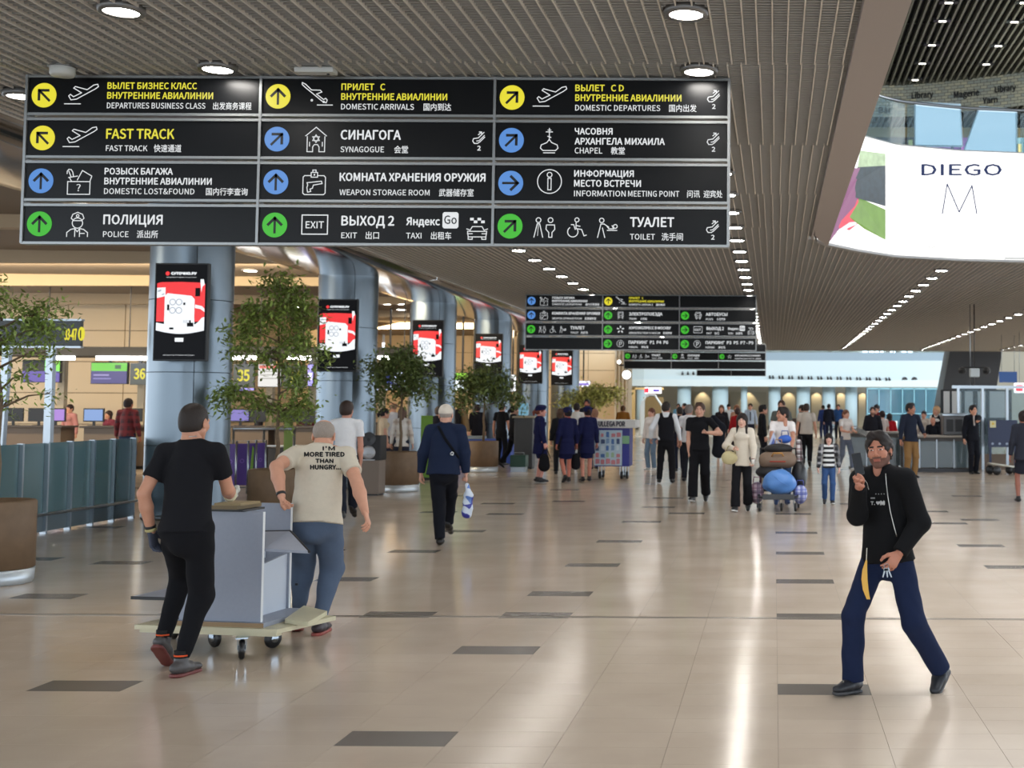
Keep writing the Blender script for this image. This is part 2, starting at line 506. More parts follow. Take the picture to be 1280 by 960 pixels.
SKINM = {}
def skin_mats(tone, hair, beard):
    k = (tone, hair)
    if k not in SKINM:
        n = 'skin_%d_%d_%d' % tone; hn = 'hair_%d_%d_%d' % hair
        s = mat(n, srgb(*tone), .5, noise=.08, scale=30, spec=.35)
        hm = mat(hn, srgb(*hair), .55, noise=.3, scale=120, bump=.3, spec=.3)
        st = tuple(int(t * .5 + q * .5) for t, q in zip(tone, hair))
        SKINM[k] = [s, hm, mat('eye_white', srgb(225, 220, 215), .3), mat('iris', srgb(35, 24, 18), .2),
                    mat('stubble_%d_%d_%d' % st, srgb(*st), .8, noise=.35, scale=160), mat('lips_%d' % tone[0], srgb(min(255, int(tone[0] * .86)), int(tone[1] * .68), int(tone[2] * .66)), .45)]
    return SKINM[k]

def Mfrom(z, y):
    """frame whose -Z runs along the limb z(dir) reversed, +Y towards y"""
    z = -nrm(z); y = np.array(y, float); y = nrm(y - z * y.dot(z)); x = np.cross(y, z)
    return np.stack([x, y, z], 1)

def person(label, px, Y, top=None, foot_px=None, X=None, yaw=0.0, H=1.75, res=.02, build=1.0, female=False,
           feet=((-.10, .0, 0, 0), (.10, .0, 0, 0)), hips=(0, 0, 0), lean=(0, 0), hands=(None, None), hand_pose=('relaxed', 'relaxed'), elbows=((-.4, -1, 0), (.4, -1, 0)), palm=(None, None),
           head=(0, 0, 0), tone=(205, 160, 135), hair=('short', (45, 35, 28)), beard=False,
           top_wear=('tee', (30, 30, 34)), bottom=('trousers', (35, 35, 42)), shoes=(25, 25, 28), sole=None, gloves=(None, None), sits=False, extra=None, group=None, z0=0.0, hat=None, loose=1.0, sock=None, head_scale=1.05, head_off=(0, 0)):
    """one standing, walking or sitting figure; feet = (x, y forward, lift, heel pitch) left then right; hands = wrist targets"""
    if X is None: X = at(px, 505, Y).x
    Y = float(Y)
    root = thing('person', label, 'person', (X, Y, z0), yaw, group)
    k = H / 1.75
    fem = 1 if female else 0
    P = lambda *a: np.array(a, float)
    def loc(p):
        v = Matrix.Rotation(-yaw, 3, 'Z') @ (Vector(p) - Vector((X, Y, z0))); return tuple(v / k)
    feet = [tuple(loc(fl(f[1], f[2]))[:2]) + tuple(f[3:]) if f[0] == 'px' else f for f in feet]
    hands = [loc(at(f[1], f[2], f[3])) if f is not None and f[0] == 'px' else f for f in hands]
    pel = P(hips[0], hips[1], .95 + hips[2])
    sh_w = (.170 - .014 * fem) * build ** .5; hip_w = .082 + .003 * fem
    neckb = pel + P(lean[0], lean[1], math.sqrt(max(.1, .53 ** 2 - lean[0] ** 2 - lean[1] ** 2)))
    up = nrm(neckb - pel); rt = nrm(P(1, 0, 0) - up * up[0]); fw = np.cross(up, rt)
    chest = pel + up * .34
    SH = [neckb - up * .062 + rt * sx * sh_w for sx in (-1, 1)]
    HP = [pel + P(sx * hip_w, 0, -.02) for sx in (-1, 1)]
    KN, AN, FD = [], [], []
    for i in (0, 1):
        fx, fyy, lz, pit = feet[i]
        toe_dir = P((-.12, .12)[i], 1, 0); toe_dir = nrm(toe_dir)
        pr = math.radians(pit)
        ank = P(fx, fyy, .085 + lz)
        fd = P(toe_dir[0] * math.cos(pr), toe_dir[1] * math.cos(pr), -math.sin(pr))
        kn, an = ik(HP[i], ank, .435, .425, P((-.12, .12)[i], 1, .0))
        KN.append(kn); AN.append(an); FD.append(fd)
    EL, WR = [], []
    for i, sx in ((0, -1), (1, 1)):
        t = hands[i] if hands[i] is not None else tuple(SH[i] + P(sx * .09, .04, -.535))
        el, wr = ik(SH[i], t, .29, .255, elbows[i])
        EL.append(el); WR.append(wr)
    hy, hp, hr = (math.radians(a) for a in head)
    HM = head_scale * np.array((Matrix.Rotation(hy, 3, 'Z') @ Matrix.Rotation(hp, 3, 'X') @ Matrix.Rotation(hr, 3, 'Y')))
    hc = neckb + up * .028 + fw * .032 + P(0, 0, .102) + fw * head_off[0] + up * head_off[1]
    sleeve = top_wear[0]
    allp = np.array(KN + AN + EL + WR + SH + [hc, neckb, pel])
    lo, hi = allp.min(0) - .18, allp.max(0) + .18; lo[2] = min(lo[2], -.02)
    rs = res / k
    # ---- skin: one continuous body
    G = Field(lo, hi, rs)
    b = build; bw = .92 * b
    G.cone(chest, pel + up * .05, .125 * bw, .110 * bw, .03, wide=rt, flat=.72)
    G.cone(pel + up * .05, pel - up * .03, .118 * bw, .120 * bw, .03, wide=rt, flat=.78)
    [G.cone(SH[i], neckb - up * .015, .044, .050, .04) for i in (0, 1)]
    G.cone(neckb - up * .08 + fw * .01, neckb + up * .03 + fw * .008, .052, .050, .02)
    G.cone(neckb, hc + HM @ P(0, -.04, -.06), .054, .052, .02)
    for i in (0, 1):
        G.cone(SH[i], EL[i], .047 * b, .036 * b, .02); G.cone(EL[i], EL[i] * .65 + WR[i] * .35, .037 * b, .039 * b, .015)
        G.cone(EL[i] * .65 + WR[i] * .35, WR[i], .039 * b, .027, .015)
        lg = .86 if bottom[0] in ('trousers', 'joggers', 'wide') else 1.0
        G.cone(HP[i], KN[i], .076 * b * lg, .050 * b * lg, .03); G.cone(KN[i], KN[i] * .6 + AN[i] * .4, .050 * b * lg, .050 * b * lg, .02); G.cone(KN[i] * .6 + AN[i] * .4, AN[i], .050 * b * lg, .034, .02)
    near = res < .012
    SM = skin_mats(tone, hair[1], beard)
    parts = []
    V, Q = G.surf(); parts.append((V * k, Q, 0))
    hh = .0035 if near else .007
    V, Q, mi = head_template(hh, beard)
    parts.append(((V @ HM.T + hc) * k, Q, mi))
    for i, sx in ((0, -1), (1, 1)):
        if gloves[i] is not None: continue
        V, Q = hand_template(hand_pose[i], .0038 if near else .008)
        V = V * .97
        if i == 0: V = V * np.array([-1, 1, 1]); Q = Q[:, ::-1]
        pm = palm[i] if palm[i] is not None else (P(0, 1, .0))
        M = Mfrom(WR[i] - EL[i] * 1.0, pm)
        parts.append(((V @ M.T + WR[i]) * k, Q, 0))
    body = obj('body', make_mesh('body', parts, SM), root)
    R = dict(root=root, SH=SH, EL=EL, WR=WR, HM=HM, hc=hc, k=k, up=up, fw=fw, rt=rt, pel=pel, neckb=neckb, AN=AN, KN=KN, HP=HP, body=body)
    for i in (0, 1):
        if gloves[i] is None: continue
        V, Q = hand_template(hand_pose[i], .0038 if near else .008); V = V * 1.08
        if i == 0: V = V * np.array([-1, 1, 1]); Q = Q[:, ::-1]
        M = Mfrom(WR[i] - EL[i], palm[i] if palm[i] is not None else P(0, 1, 0))
        Vw = V @ M.T + WR[i]
        o = obj('glove', make_mesh('glove', [(Vw * k, Q, 0)], [cloth(*gloves[i])]), root)
    # ---- hair or hat
    if hair[0]:
        V, Q = hair_template(hair[0], .0045 if near else .008)
        o = obj('hair', make_mesh('hair', [((V @ HM.T + hc) * k, Q, 0)], [SM[1]]), root)
        R['hair'] = o
    if hat:
        V, Q = hair_template(hat[0], .0045 if near else .008)
        o = obj('hat', make_mesh('hat', [((V * 1.04 @ HM.T + hc) * k, Q, 0)], [cloth(*hat[1])]), root)
    # ---- bottom
    bs = rs * (1 if near else 1)
    kind, colb = bottom
    if kind:
        G = Field(lo, hi, bs)
        lw = loose
        cut = P(0, 0, .0)
        if kind in ('trousers', 'joggers', 'wide'):
            G.cone(pel + up * .09, pel - up * .04, .120 * b, .130 * b, .03, wide=rt, flat=.80, cut=(True, False))
            G.ell(pel - up * .11, (.085 * b, .085 * b, .085), .04)
            for i in (0, 1):
                endr = {'trousers': .062 * lw, 'joggers': .044, 'wide': .088}[kind]
                kr = {'trousers': .072 * lw, 'joggers': .073, 'wide': .076}[kind]
                e = AN[i] * .97 + KN[i] * .03 - P(0, 0, .015 if kind != 'joggers' else -.02)
                G.cone(HP[i], KN[i], .090 * b, kr * b, .035); G.cone(KN[i], e, kr * b, endr, .02, cut=(False, True))
        elif kind in ('skirt', 'dress'):
            m = (KN[0] + KN[1]) / 2 + P(0, 0, .06)
            G.cone(pel + up * .08, pel - up * .08, .115 * b, .135 * b, .03, wide=rt, flat=.80)
            G.cone(pel - up * .02, m, .160 * b, .165 * b, .03, wide=rt, flat=.78, cut=(False, True))
        elif kind == 'shorts':
            for i in (0, 1): G.cone(HP[i], KN[i], .095 * b, .085, .03, cut=(False, True))
        if res <= .016: G.wrinkle(.0050, 26, int(px) if px else 1)
        V, Q = G.surf()
        o = obj('skirt' if kind in ('skirt', 'dress') else 'trousers', make_mesh('bottom', [(V * k, Q, 0)], [colb if not isinstance(colb, tuple) else cloth(*colb)]), root)
        R['bottom'] = o
    # ---- top
    kind, colt = top_wear[0], top_wear[1]
    if kind:
        G = Field(lo, hi, bs)
        long = kind in ('shirt', 'jacket', 'coat', 'suit', 'sweater')
        g = {'tee': .012, 'shirt': .015, 'jacket': .026, 'coat': .030, 'suit': .022, 'sweater': .022, 'vest': .016, 'polo': .014}[kind]
        hem = {'tee': -.05, 'shirt': -.03, 'jacket': -.06, 'coat': -.16, 'suit': -.10, 'sweater': -.05, 'vest': -.02, 'polo': -.06}[kind]
        if len(top_wear) > 2 and isinstance(top_wear[2], (int, float)): hem = top_wear[2]
        wst = -.014 * fem
        G.cone(chest, pel + up * .12, .130 * b + g, (.122 + wst) * b + g * 1.4, .04, wide=rt, flat=.74)
        G.cone(pel + up * .12, pel + up * hem, (.122 + wst) * b + g * 1.4, (.152 * b if hem < .03 else .125 * b) + g * 1.5, .03, wide=rt, flat=.80, cut=(False, True))
        [G.cone(SH[i] * .97 + neckb * .03, neckb - up * .03, .046 + g * .8, .050 + g * .8, .04) for i in (0, 1)]
        G.cone(neckb - up * .10 - fw * .01, neckb + up * .004 - fw * .004, .078 + g, .067 + g * .3, .03, cut=(False, True))
        if fem: G.ell(chest + fw * .09 + up * .04, (.13, .05, .06), .04)
        if kind in ('jacket', 'coat', 'suit', 'shirt', 'polo'):
            G.cone(neckb - up * .03, neckb + up * .035, .062 + g * .3, .060, .015, cut=(False, True))
        for i in (0, 1):
            fr = 1.0 if long else .62
            if kind == 'vest': G.cone(SH[i], SH[i] * .9 + EL[i] * .1, .05 + g, .05 + g, .02); continue
            e = SH[i] + (EL[i] - SH[i]) * fr
            G.cone(SH[i], e, .045 * b + g * .9, (.046 * b if not long else .040 * b) + g * 1.1, .03, cut=(False, not long))
            if long:
                w_ = EL[i] + (WR[i] - EL[i]) * (.97)
                G.cone(e, w_, .040 * b + g * 1.1, .030 + g * .7, .02, cut=(False, True))
        if kind in ('jacket', 'suit', 'polo', 'shirt', 'coat'): G.ell(neckb + fw * .085 + up * .035, (.045, .06, .075), .01, mode='sub')
        if res <= .016: G.wrinkle(.0055, 20, int(px * 3 + 1) if px else 1)
        V, Q = G.surf()
        nm = {'tee': 'tshirt', 'polo': 'tshirt', 'shirt': 'shirt', 'jacket': 'jacket', 'coat': 'coat', 'suit': 'suit_jacket', 'sweater': 'sweater', 'vest': 'vest'}[kind]
        o = obj(nm, make_mesh(nm, [(V * k, Q, 0)], [colt if not isinstance(colt, tuple) else cloth(*colt)]), root)
        R['top'] = o
    # ---- shoes
    for i in (0, 1):
        fd = FD[i]; an = AN[i]; side = nrm(np.cross(fd, (0, 0, 1))); dn = np.cross(fd, side); dn = dn if dn[2] < 0 else -dn
        G = Field(an - .26, an + .26, .008 if near else .014)
        heel = an + dn * .030 - fd * .045; toe = an + dn * .045 + fd * .155; mid = an + dn * .035 + fd * .06
        G.cone(heel, mid, .042, .046, .02, wide=side, flat=.85); G.cone(mid, toe, .046, .036, .02, wide=side, flat=.70)
        G.cone(an + dn * .03, an - dn * .03, .045, .042, .02)
        G.plane(an + dn * .085, dn)
        G.plane(an - dn * .04, -dn)
        V, Q = G.surf()
        if len(V) == 0: continue
        o = obj('shoe', make_mesh('shoe', [(V * k, Q, 0)], [mat('shoe_%d_%d_%d' % tuple(shoes), srgb(*shoes), .45)]), root)
        if sole:
            G = Field(an - .26, an + .26, .008 if near else .014)
            G.cone(an + dn * .074 - fd * .042, an + dn * .074 + fd * .150, .043, .039, .01, wide=side, flat=.8)
            G.plane(an + dn * .086, dn); G.plane(an + dn * .062, -dn)
            V, Q = G.surf()
            if len(V): obj('sole', make_mesh('sole', [(V * k, Q, 0)], [mat('sole_%d_%d_%d' % tuple(sole), srgb(*sole), .5)]), o)
    if extra: extra(R)
    return R

def on_surface(R, o, pts, off=.003):
    """points of the photo carried onto the front of a garment (in the figure's own frame)"""
    me = o.data; bv = BVHTree.FromPolygons([v.co for v in me.vertices], [tuple(p.vertices) for p in me.polygons])
    root = R['root']; M = Matrix.Translation(root.location) @ Matrix.Rotation(root.rotation_euler[2], 4, 'Z'); Mi = M.inverted()
    out = []; last = None
    o0 = Mi @ CP
    for px, py in pts:
        d = (Mi.to_3x3() @ ray(px, py)).normalized()
        h = bv.ray_cast(o0, d)
        if h[0] is None: out.append(last if last is not None else None); continue
        last = h[0] - d * off; out.append(last)
    f = next((p for p in out if p is not None), Vector((0, 0, 1)))
    return [p if p is not None else f for p in out]
def print_on(R, o, lines, m, name='print', off=.004):
    """lines: (text, centre px, baseline py, cap height px, width px, bold px)"""
    T = MB()
    for s_, cx, by, h, wd, bd in lines: put_text(T, s_, cx, -by, h, wd, bd, align='c')
    pts = on_surface(R, o, [(v[0], -v[2]) for v in T.v], off)
    T.v = [tuple(p) for p in pts]
    return T.build(name, m, o)
def strap_on(R, o, pts, r, m, name, parent=None, off=.004):
    q = []
    for i in range(len(pts) - 1):
        for j in range(4): q.append(tuple(np.array(pts[i]) + (np.array(pts[i + 1]) - np.array(pts[i])) * j / 4))
    q.append(pts[-1])
    return MB().tube(on_surface(R, o, q, off), r, 6).build(name, m, parent or o)
# ================================================================ the setting
TW, TD, TX0 = .567, .300, .030
TY0 = fy(914, 507)
FLOOR_X = (-30, 34)
def floor_mat(name, c1, c2, rough):
    m = mat(name, c1, rough, spec=.17)
    nt = m.node_tree; b = nt.nodes['Principled BSDF']
    g = nt.nodes.new('ShaderNodeNewGeometry')
    n = nt.nodes.new('ShaderNodeTexNoise'); n.inputs['Scale'].default_value = 260; n.inputs['Detail'].default_value = 2
    n2 = nt.nodes.new('ShaderNodeTexNoise'); n2.inputs['Scale'].default_value = 1.3; n2.inputs['Detail'].default_value = 5
    dv = nt.nodes.new('ShaderNodeVectorMath'); dv.operation = 'DIVIDE'; dv.inputs[1].default_value = (TW, TD, 1)
    sb = nt.nodes.new('ShaderNodeVectorMath'); sb.operation = 'SUBTRACT'; sb.inputs[1].default_value = (TX0, TY0, -.5)
    flr = nt.nodes.new('ShaderNodeVectorMath'); flr.operation = 'FLOOR'
    wn_ = nt.nodes.new('ShaderNodeTexWhiteNoise'); wn_.noise_dimensions = '2D'
    L = nt.links.new
    L(g.outputs['Position'], sb.inputs[0]); L(sb.outputs[0], dv.inputs[0]); L(dv.outputs[0], flr.inputs[0]); L(flr.outputs[0], wn_.inputs['Vector'])
    L(g.outputs['Position'], n.inputs['Vector']); L(g.outputs['Position'], n2.inputs['Vector'])
    ad = nt.nodes.new('ShaderNodeMath'); ad.operation = 'MULTIPLY_ADD'; ad.inputs[1].default_value = .45
    a2 = nt.nodes.new('ShaderNodeMath'); a2.operation = 'MULTIPLY_ADD'; a2.inputs[1].default_value = .13
    L(wn_.outputs['Value'], a2.inputs[0]); L(n2.outputs[0], a2.inputs[2])
    sc = nt.nodes.new('ShaderNodeMath'); sc.operation = 'SUBTRACT'; sc.inputs[1].default_value = .34
    L(n.outputs[0], ad.inputs[0]); L(a2.outputs[0], ad.inputs[2]); L(ad.outputs[0], sc.inputs[0])
    mx = nt.nodes.new('ShaderNodeMix'); mx.data_type = 'RGBA'
    mx.inputs[6].default_value = (*c1, 1); mx.inputs[7].default_value = (*c2, 1)
    L(sc.outputs[0], mx.inputs[0]); L(mx.outputs[2], b.inputs['Base Color'])
    rr = nt.nodes.new('ShaderNodeMapRange'); rr.inputs[3].default_value = rough * .75; rr.inputs[4].default_value = rough * 1.3
    L(n2.outputs[0], rr.inputs[0]); L(rr.outputs[0], b.inputs['Roughness'])
    return m
M_TILE = floor_mat('terrazzo_beige', srgb(184, 167, 149), srgb(212, 196, 179), .15)
M_DARK = floor_mat('terrazzo_grey', srgb(98, 92, 86), srgb(118, 111, 104), .24)
M_GROUT = mat('grout', srgb(110, 100, 90), .7)
floor = struct(MB().box(FLOOR_X[0], FLOOR_X[1], -12, 112, -.3, -.006).build('floor', M_GROUT))
floor['label'] = 'polished beige terrazzo tile floor with scattered grey tiles'
dark = set()
for px, py in [(495, 924), (620, 809), (100, 857), (690, 745), (661, 770), (480, 771), (738, 706), (430, 722), (510, 690), (605, 663), (620, 643), (768, 677), (793, 652),
               (1018, 772), (1010, 725), (1003, 692), (1000, 665), (990, 643), (1020, 860), (60, 743), (182, 703), (1195, 655), (1228, 681), (1258, 710), (130, 659), (545, 640), (560, 620), (700, 627),
               (820, 634), (842, 622), (610, 630), (380, 690), (880, 641), (1095, 655), (1160, 640), (1240, 650), (700, 612), (1210, 620), (1140, 612), (1080, 630), (20, 700), (300, 700)]:
    p = fl(px, py); dark.add((math.floor((p.x - TX0) / TW), math.floor((p.y - TY0) / TD + .5 - .5)))
gp = .0010
tile_me = MB().box(gp, TW - gp, gp, TD - gp, -.008, 0).mesh('tile', M_TILE)
dark_me = MB().box(gp, TW - gp, gp, TD - gp, -.008, 0).mesh('tile_dark', M_DARK)
cnt = 0
far = MB()
j0 = math.floor((5.6 - TY0) / TD); j1 = math.floor((108 - TY0) / TD)
for j in range(j0 - 34, j1):
    y = TY0 + j * TD
    xl, xr = -.64 * y - .6, .23 * y + .6
    i0, i1 = math.floor((max(FLOOR_X[0] + .6, -7 - y * .8) - TX0) / TW), math.floor((min(FLOOR_X[1] - .6, 6 + y * .5) - TX0) / TW)
    for i in range(i0, i1):
        x = TX0 + i * TW
        vis = y > 5.4 and xl < x + TW and x < xr
        if (i, j) in dark:
            o = obj('tile', dark_me, floor, (x, y, 0)); o['label'] = 'grey tile'
        elif vis and cnt < 262:
            obj('tile', tile_me, floor, (x, y, 0)); cnt += 1
        else:
            far.add([(x + gp, y + gp, 0), (x + TW - gp, y + gp, 0), (x + TW - gp, y + TD - gp, 0), (x + gp, y + TD - gp, 0)], [(0, 1, 2, 3)])
me = bpy.data.meshes.new('tiles'); me.from_pydata(far.v, [], far.f); me.materials.append(M_TILE); me.update()
o = obj('floor_tiling', me, floor); o['kind'] = 'stuff'
# expansion joint across the hall
yj = fy(771, 600)
M_STEEL = mat('steel', srgb(150, 155, 160), .32, 1.0)
M_BRUSH = mat('brushed_metal', srgb(165, 172, 178), .28, 1.0)
M_BLACK = mat('black_plastic', srgb(18, 18, 20), .4)
M_DKMET = mat('dark_metal', srgb(60, 60, 62), .4, .8)
t1 = MB().box(-14, 14, yj - .035, yj - .012, -.004, .003).box(-14, 14, yj + .012, yj + .035, -.004, .003).build('trim_1', mat('joint_metal', srgb(150, 140, 128), .3, .7)); struct(t1)
t1['label'] = 'metal expansion joint running across the floor'

# ---------------------------------------------------------------- ceiling of open slats
CZ = 4.5
LEDP = [(-1.2, 20.4)] + [tuple(fl(px, py, CZ)[:2]) for px, py in ((1018, 297), (1035, 302.5), (1075, 311), (1120, 318), (1200, 322.5), (1280, 324.5))]
ex = LEDP[-1]; LEDP += [(ex[0] + 2.2, ex[1] + .1), (ex[0] + 4.4, ex[1] - .1)]
def ledY(x):
    for a, b in zip(LEDP, LEDP[1:]):
        if a[0] <= x <= b[0]: return a[1] + (b[1] - a[1]) * (x - a[0]) / (b[0] - a[0])
    return LEDP[0][1] if x < LEDP[0][0] else LEDP[-1][1]
XO0, XO1 = .62, LEDP[-1][0]
XL, XR, YE = -7.4, 16.0, 65.0
M_SLAT = mat('slat_grey', srgb(216, 210, 200), .45, .05)
M_CROSS = mat('cross_slat', srgb(182, 182, 180), .55, .05)
M_PLEN = mat('plenum', srgb(30, 29, 28), .9)
ceiling = struct(MB().box(XL, XO0, -12, YE, CZ + .14, CZ + .2).box(XO0, XR, 26.2, YE, CZ + .14, CZ + .2).box(XO1, XR, -12, 26.2, CZ + .14, CZ + .2)
                 .poly([(a, b, CZ + .14) for a, b in [(XO0, ledY(XO0))] + [q for q in LEDP if q[0] > XO0]] + [(XO1, 26.2, CZ + .14), (XO0, 26.2, CZ + .14)], (0, 0, .06))
                 .build('ceiling', M_PLEN))
ceiling['label'] = 'suspended ceiling of thin grey slats in a dense grid'
SP = .113
seg = 3.2
slat_me = {}
rest = MB()
xs = []
x = XL + .03
while x < XR:
    xs.append(x); x += SP
ns = 0
def slat_len(L):
    L = round(L, 2)
    if L not in slat_me:
        slat_me[L] = MB().box(-.005, .005, 0, L, -.018, .045).mesh('ceiling_slat', M_SLAT)
    return slat_me[L]
for x in xs:
    ystart = -10.0 if (x < XO0 - .02 or x > XO1) else 26.2
    if XO0 - .02 <= x <= XO1: ystart = ledY(x) + .12
    y = ystart; k = 0
    if x < XO0:
        y = 7.0 + .0
        rest.box(x - .005, x + .005, -10, 7.0, CZ - .018, CZ + .045)
        while y < 7.0 + seg * 4 - .1 and ns < 296:
            # module joints: each block of rows hangs a little to one side of the last
            blk = int((x - XL) / 1.2); r = random.Random(blk * 31 + k * 7 + 3)
            dx = r.uniform(-.030, .030)
            obj('ceiling_slat', slat_len(seg - .01), ceiling, (x + dx, y, CZ)); ns += 1
            y += seg; k += 1
    rest.box(x - .005, x + .005, y, YE, CZ - .018, CZ + .045)
o = rest.build('ceiling_slats', M_SLAT, ceiling); o['kind'] = 'stuff'
cross = MB()
y = -10.0
while y < YE:
    st = .060 if 6 < y < 17 else (.10 if y < 30 else .22)
    x1 = XO0 if y < 20.9 else XR
    if 20.9 <= y <= LEDP[-1][1]:
        xx = [q for q in np.arange(XO0, XO1, .05) if ledY(q) + .1 < y]; x1 = max(xx) if xx else XO0
    hh_ = .014 if st < .06 else (.03 if st < .15 else .05)
    cross.box(XL, x1, y, y + .012, CZ, CZ + hh_)
    if y < 26.2 and x1 < XO1: cross.box(XO1, XR, y, y + .012, CZ, CZ + hh_)
    y += st
o = cross.build('cross_slats', M_CROSS, ceiling); o['kind'] = 'stuff'

# smooth edge band of the atrium opening
M_BAND = mat('band_paint', srgb(158, 150, 146), .6)
M_BANDD = mat('band_side', srgb(96, 90, 82), .6)
bnd = MB(); bw_ = .285
xb = XO0
pts = [(xb, -10), (xb, 20.9)] 
bnd.box(xb - .03, xb, -10, 20.9, CZ - .06, CZ + .12)
inner = [(xb, -10), (xb, 19.6), (xb + .02, 20.3), (xb + .1, 20.9), (xb + .25, ledY(xb + .25) - .02)]
outer = [(xb + bw_, -10), (xb + bw_, 19.2), (xb + bw_, 20.0), (xb + bw_, 20.6), (xb + bw_, ledY(xb + bw_) - .02)]
for a, b, c, d in zip(inner, inner[1:], outer, outer[1:]):
    bnd.poly([(a[0], a[1], CZ - .06), (c[0], c[1], CZ - .06), (d[0], d[1], CZ - .06), (b[0], b[1], CZ - .06)], (0, 0, .1))
t2 = struct(bnd.build('trim_2', M_BAND)); t2['label'] = 'smooth taupe edge band of the ceiling opening'
# right face of the upper slab along the opening, seen from further right
wl = struct(MB().box(xb - .28, xb - .02, -10, 20.6, CZ + .2, CZ + 1.1).build('wall_atrium', mat('slab_edge', srgb(150, 140, 130), .7)))

# ---------------------------------------------------------------- polished soffit along the columns
M_MIRR = mat('polished_metal', srgb(150, 150, 150), .13, 1.0, noise=.1, scale=.6)
prof = [(-7.40, 4.56), (-7.42, 4.44), (-7.9, 4.37), (-8.5, 4.33), (-9.1, 4.33), (-9.5, 4.38), (-9.72, 4.47), (-9.76, 4.7)]
for n in range(8):
    y0, y1 = -4 + n * 8.0, 4 + n * 8.0
    if n == 7: y1 = 60
    q = MB(); m_ = 6
    vs = []
    for px_, pz_ in prof:
        vs += [(px_, y0 + .008, pz_), (px_, y1 - .008, pz_)]
    q.add(vs, [(2 * i, 2 * i + 1, 2 * i + 3, 2 * i + 2) for i in range(len(prof) - 1)], True)
    if n == 0: soff = struct(q.build('trim_3', M_MIRR)); soff['label'] = 'polished curved metal soffit above the column row'
    else: q.build('panel', M_MIRR, soff)
cove = struct(MB().box(-9.86, -9.80, 6, 60, 4.50, 4.56).build('trim_4', mat('cove_glow', (1.0, .78, .45), emit=2.2)))
cove['label'] = 'thin warm light line along the outer edge of the soffit'

# ---------------------------------------------------------------- check-in hall on the left
LZ = 5.0
M_BEIGE = mat('beige_panel', srgb(196, 172, 136), .55, noise=.06, scale=.8)
M_BEIGE2 = mat('beige_panel_pale', srgb(206, 184, 150), .5, noise=.05, scale=.8)
M_LCEIL = mat('left_ceiling_paint', srgb(122, 110, 96), .7)
struct(MB().box(-30, -9.8, 0, 70, LZ, LZ + .2).build('ceiling_checkin', M_LCEIL))['label'] = 'brown painted ceiling over the check-in hall'
struct(MB().box(-9.9, -9.7, 0, 62, 4.56, LZ).build('wall_soffit', mat('soffit_side', srgb(120, 110, 98), .7)))
for i, y in enumerate((16, 21, 26.5, 32, 38, 44, 51)):
    b_ = MB()
    b_.poly([(-30, y, LZ - .42), (-9.8, y + 1.5, LZ - .2), (-9.8, y + 1.5, LZ), (-30, y, LZ)], (0, .25, 0))
    o = struct(b_.build('beam', mat('beam_paint', srgb(168, 150, 124), .6)))
def panel_wall(name, label, x0, x1, y, z0, z1, pw, ph, m, facing='y', z_dark=None):
    """a wall with recessed joints: every cladding panel is a part"""
    core = MB()
    if facing == 'y': core.box(x0, x1, y + .04, y + .25, z0, z1)
    else: core.box(y - .25, y - .04, x0, x1, z0, z1)
    w_ = struct(core.build(name, mat('joint_shadow_gap', srgb(110, 92, 68), .8))); w_['label'] = label
    n = max(1, round((x1 - x0) / pw)); r_ = max(1, round((z1 - z0) / ph)); dx = (x1 - x0) / n; dz = (z1 - z0) / r_
    me = MB().box(.012, dx - .012, 0, .045, .012, dz - .012).mesh('panel', m) if facing == 'y' else MB().box(-.045, 0, .012, dx - .012, .012, dz - .012).mesh('panel', m)
    for i in range(n):
        for j in range(r_):
            obj('panel', me, w_, (x0 + i * dx, y, z0 + j * dz) if facing == 'y' else (y, x0 + i * dx, z0 + j * dz))
    return w_
panel_wall('wall_checkin', 'beige panelled back wall behind the check-in desks', -30, -19, 41, 0, LZ, 1.85, 1.05, M_BEIGE2)
panel_wall('wall_left', 'beige panelled side wall of the check-in hall', 41.3, 62, -19, 0, LZ, 2.6, 1.05, M_BEIGE, 'x')
panel_wall('wall_back', 'beige panelled end wall seen between the columns', -18.9, -7.6, 62, 0, LZ, 1.42, .9, M_BEIGE2)
# pale ribbed end bay
rib = MB().box(-7.55, -6.9, 60.5, 62.2, 0, CZ).build('wall_rib', M_BEIGE2); struct(rib)
for k in range(4): MB().box(-7.52 + k * .17, -7.44 + k * .17, 60.42, 60.5, 0, CZ).build('rib', mat('rib_light', srgb(214, 204, 186), .5), rib)

# ---------------------------------------------------------------- columns
M_COL = mat('column_metal', srgb(112, 122, 130), .30, .92, noise=.05, scale=3)
M_COLJ = mat('column_joint', srgb(60, 66, 72), .6)
COLS = []
R_ = .595
th = 2.6
def arc_panel(z0, z1, a0, a1, r):
    n = 9; q = MB(); vs = []
    for i in range(n + 1):
        a = a0 + (a1 - a0) * i / n
        for rr in (r, r - .02):
            for z in (z0, z1): vs.append((rr * math.cos(a), rr * math.sin(a), z))
    fs = []
    for i in range(n):
        b0, b1 = i * 4, i * 4 + 4
        fs += [(b0, b1, b1 + 1, b0 + 1)]
    q.add(vs, fs, True)
    fs = [(0, 1, 3, 2), (4 * n, 4 * n + 2, 4 * n + 3, 4 * n + 1)]
    for i in range(n):
        b0, b1 = i * 4, i * 4 + 4
        fs += [(b0 + 2, b0 + 3, b1 + 3, b1 + 2), (b0 + 1, b1 + 1, b1 + 3, b0 + 3), (b0, b0 + 2, b1 + 2, b1)]
    return q.add(vs, fs).mesh('cladding_panel', M_COL)
pmes = [arc_panel(.006, 1.09 - .006, math.radians(-60 + 90 * i + .5), math.radians(30 + 90 * i - .5), R_) for i in range(4)]
colx = [at(236, 505, 19.5).x, at(431, 505, 26.4).x, at(539, 505, 33.4).x, at(614, 505, 40.4).x, at(665, 505, 47.4).x, at(706, 505, 54.4).x]
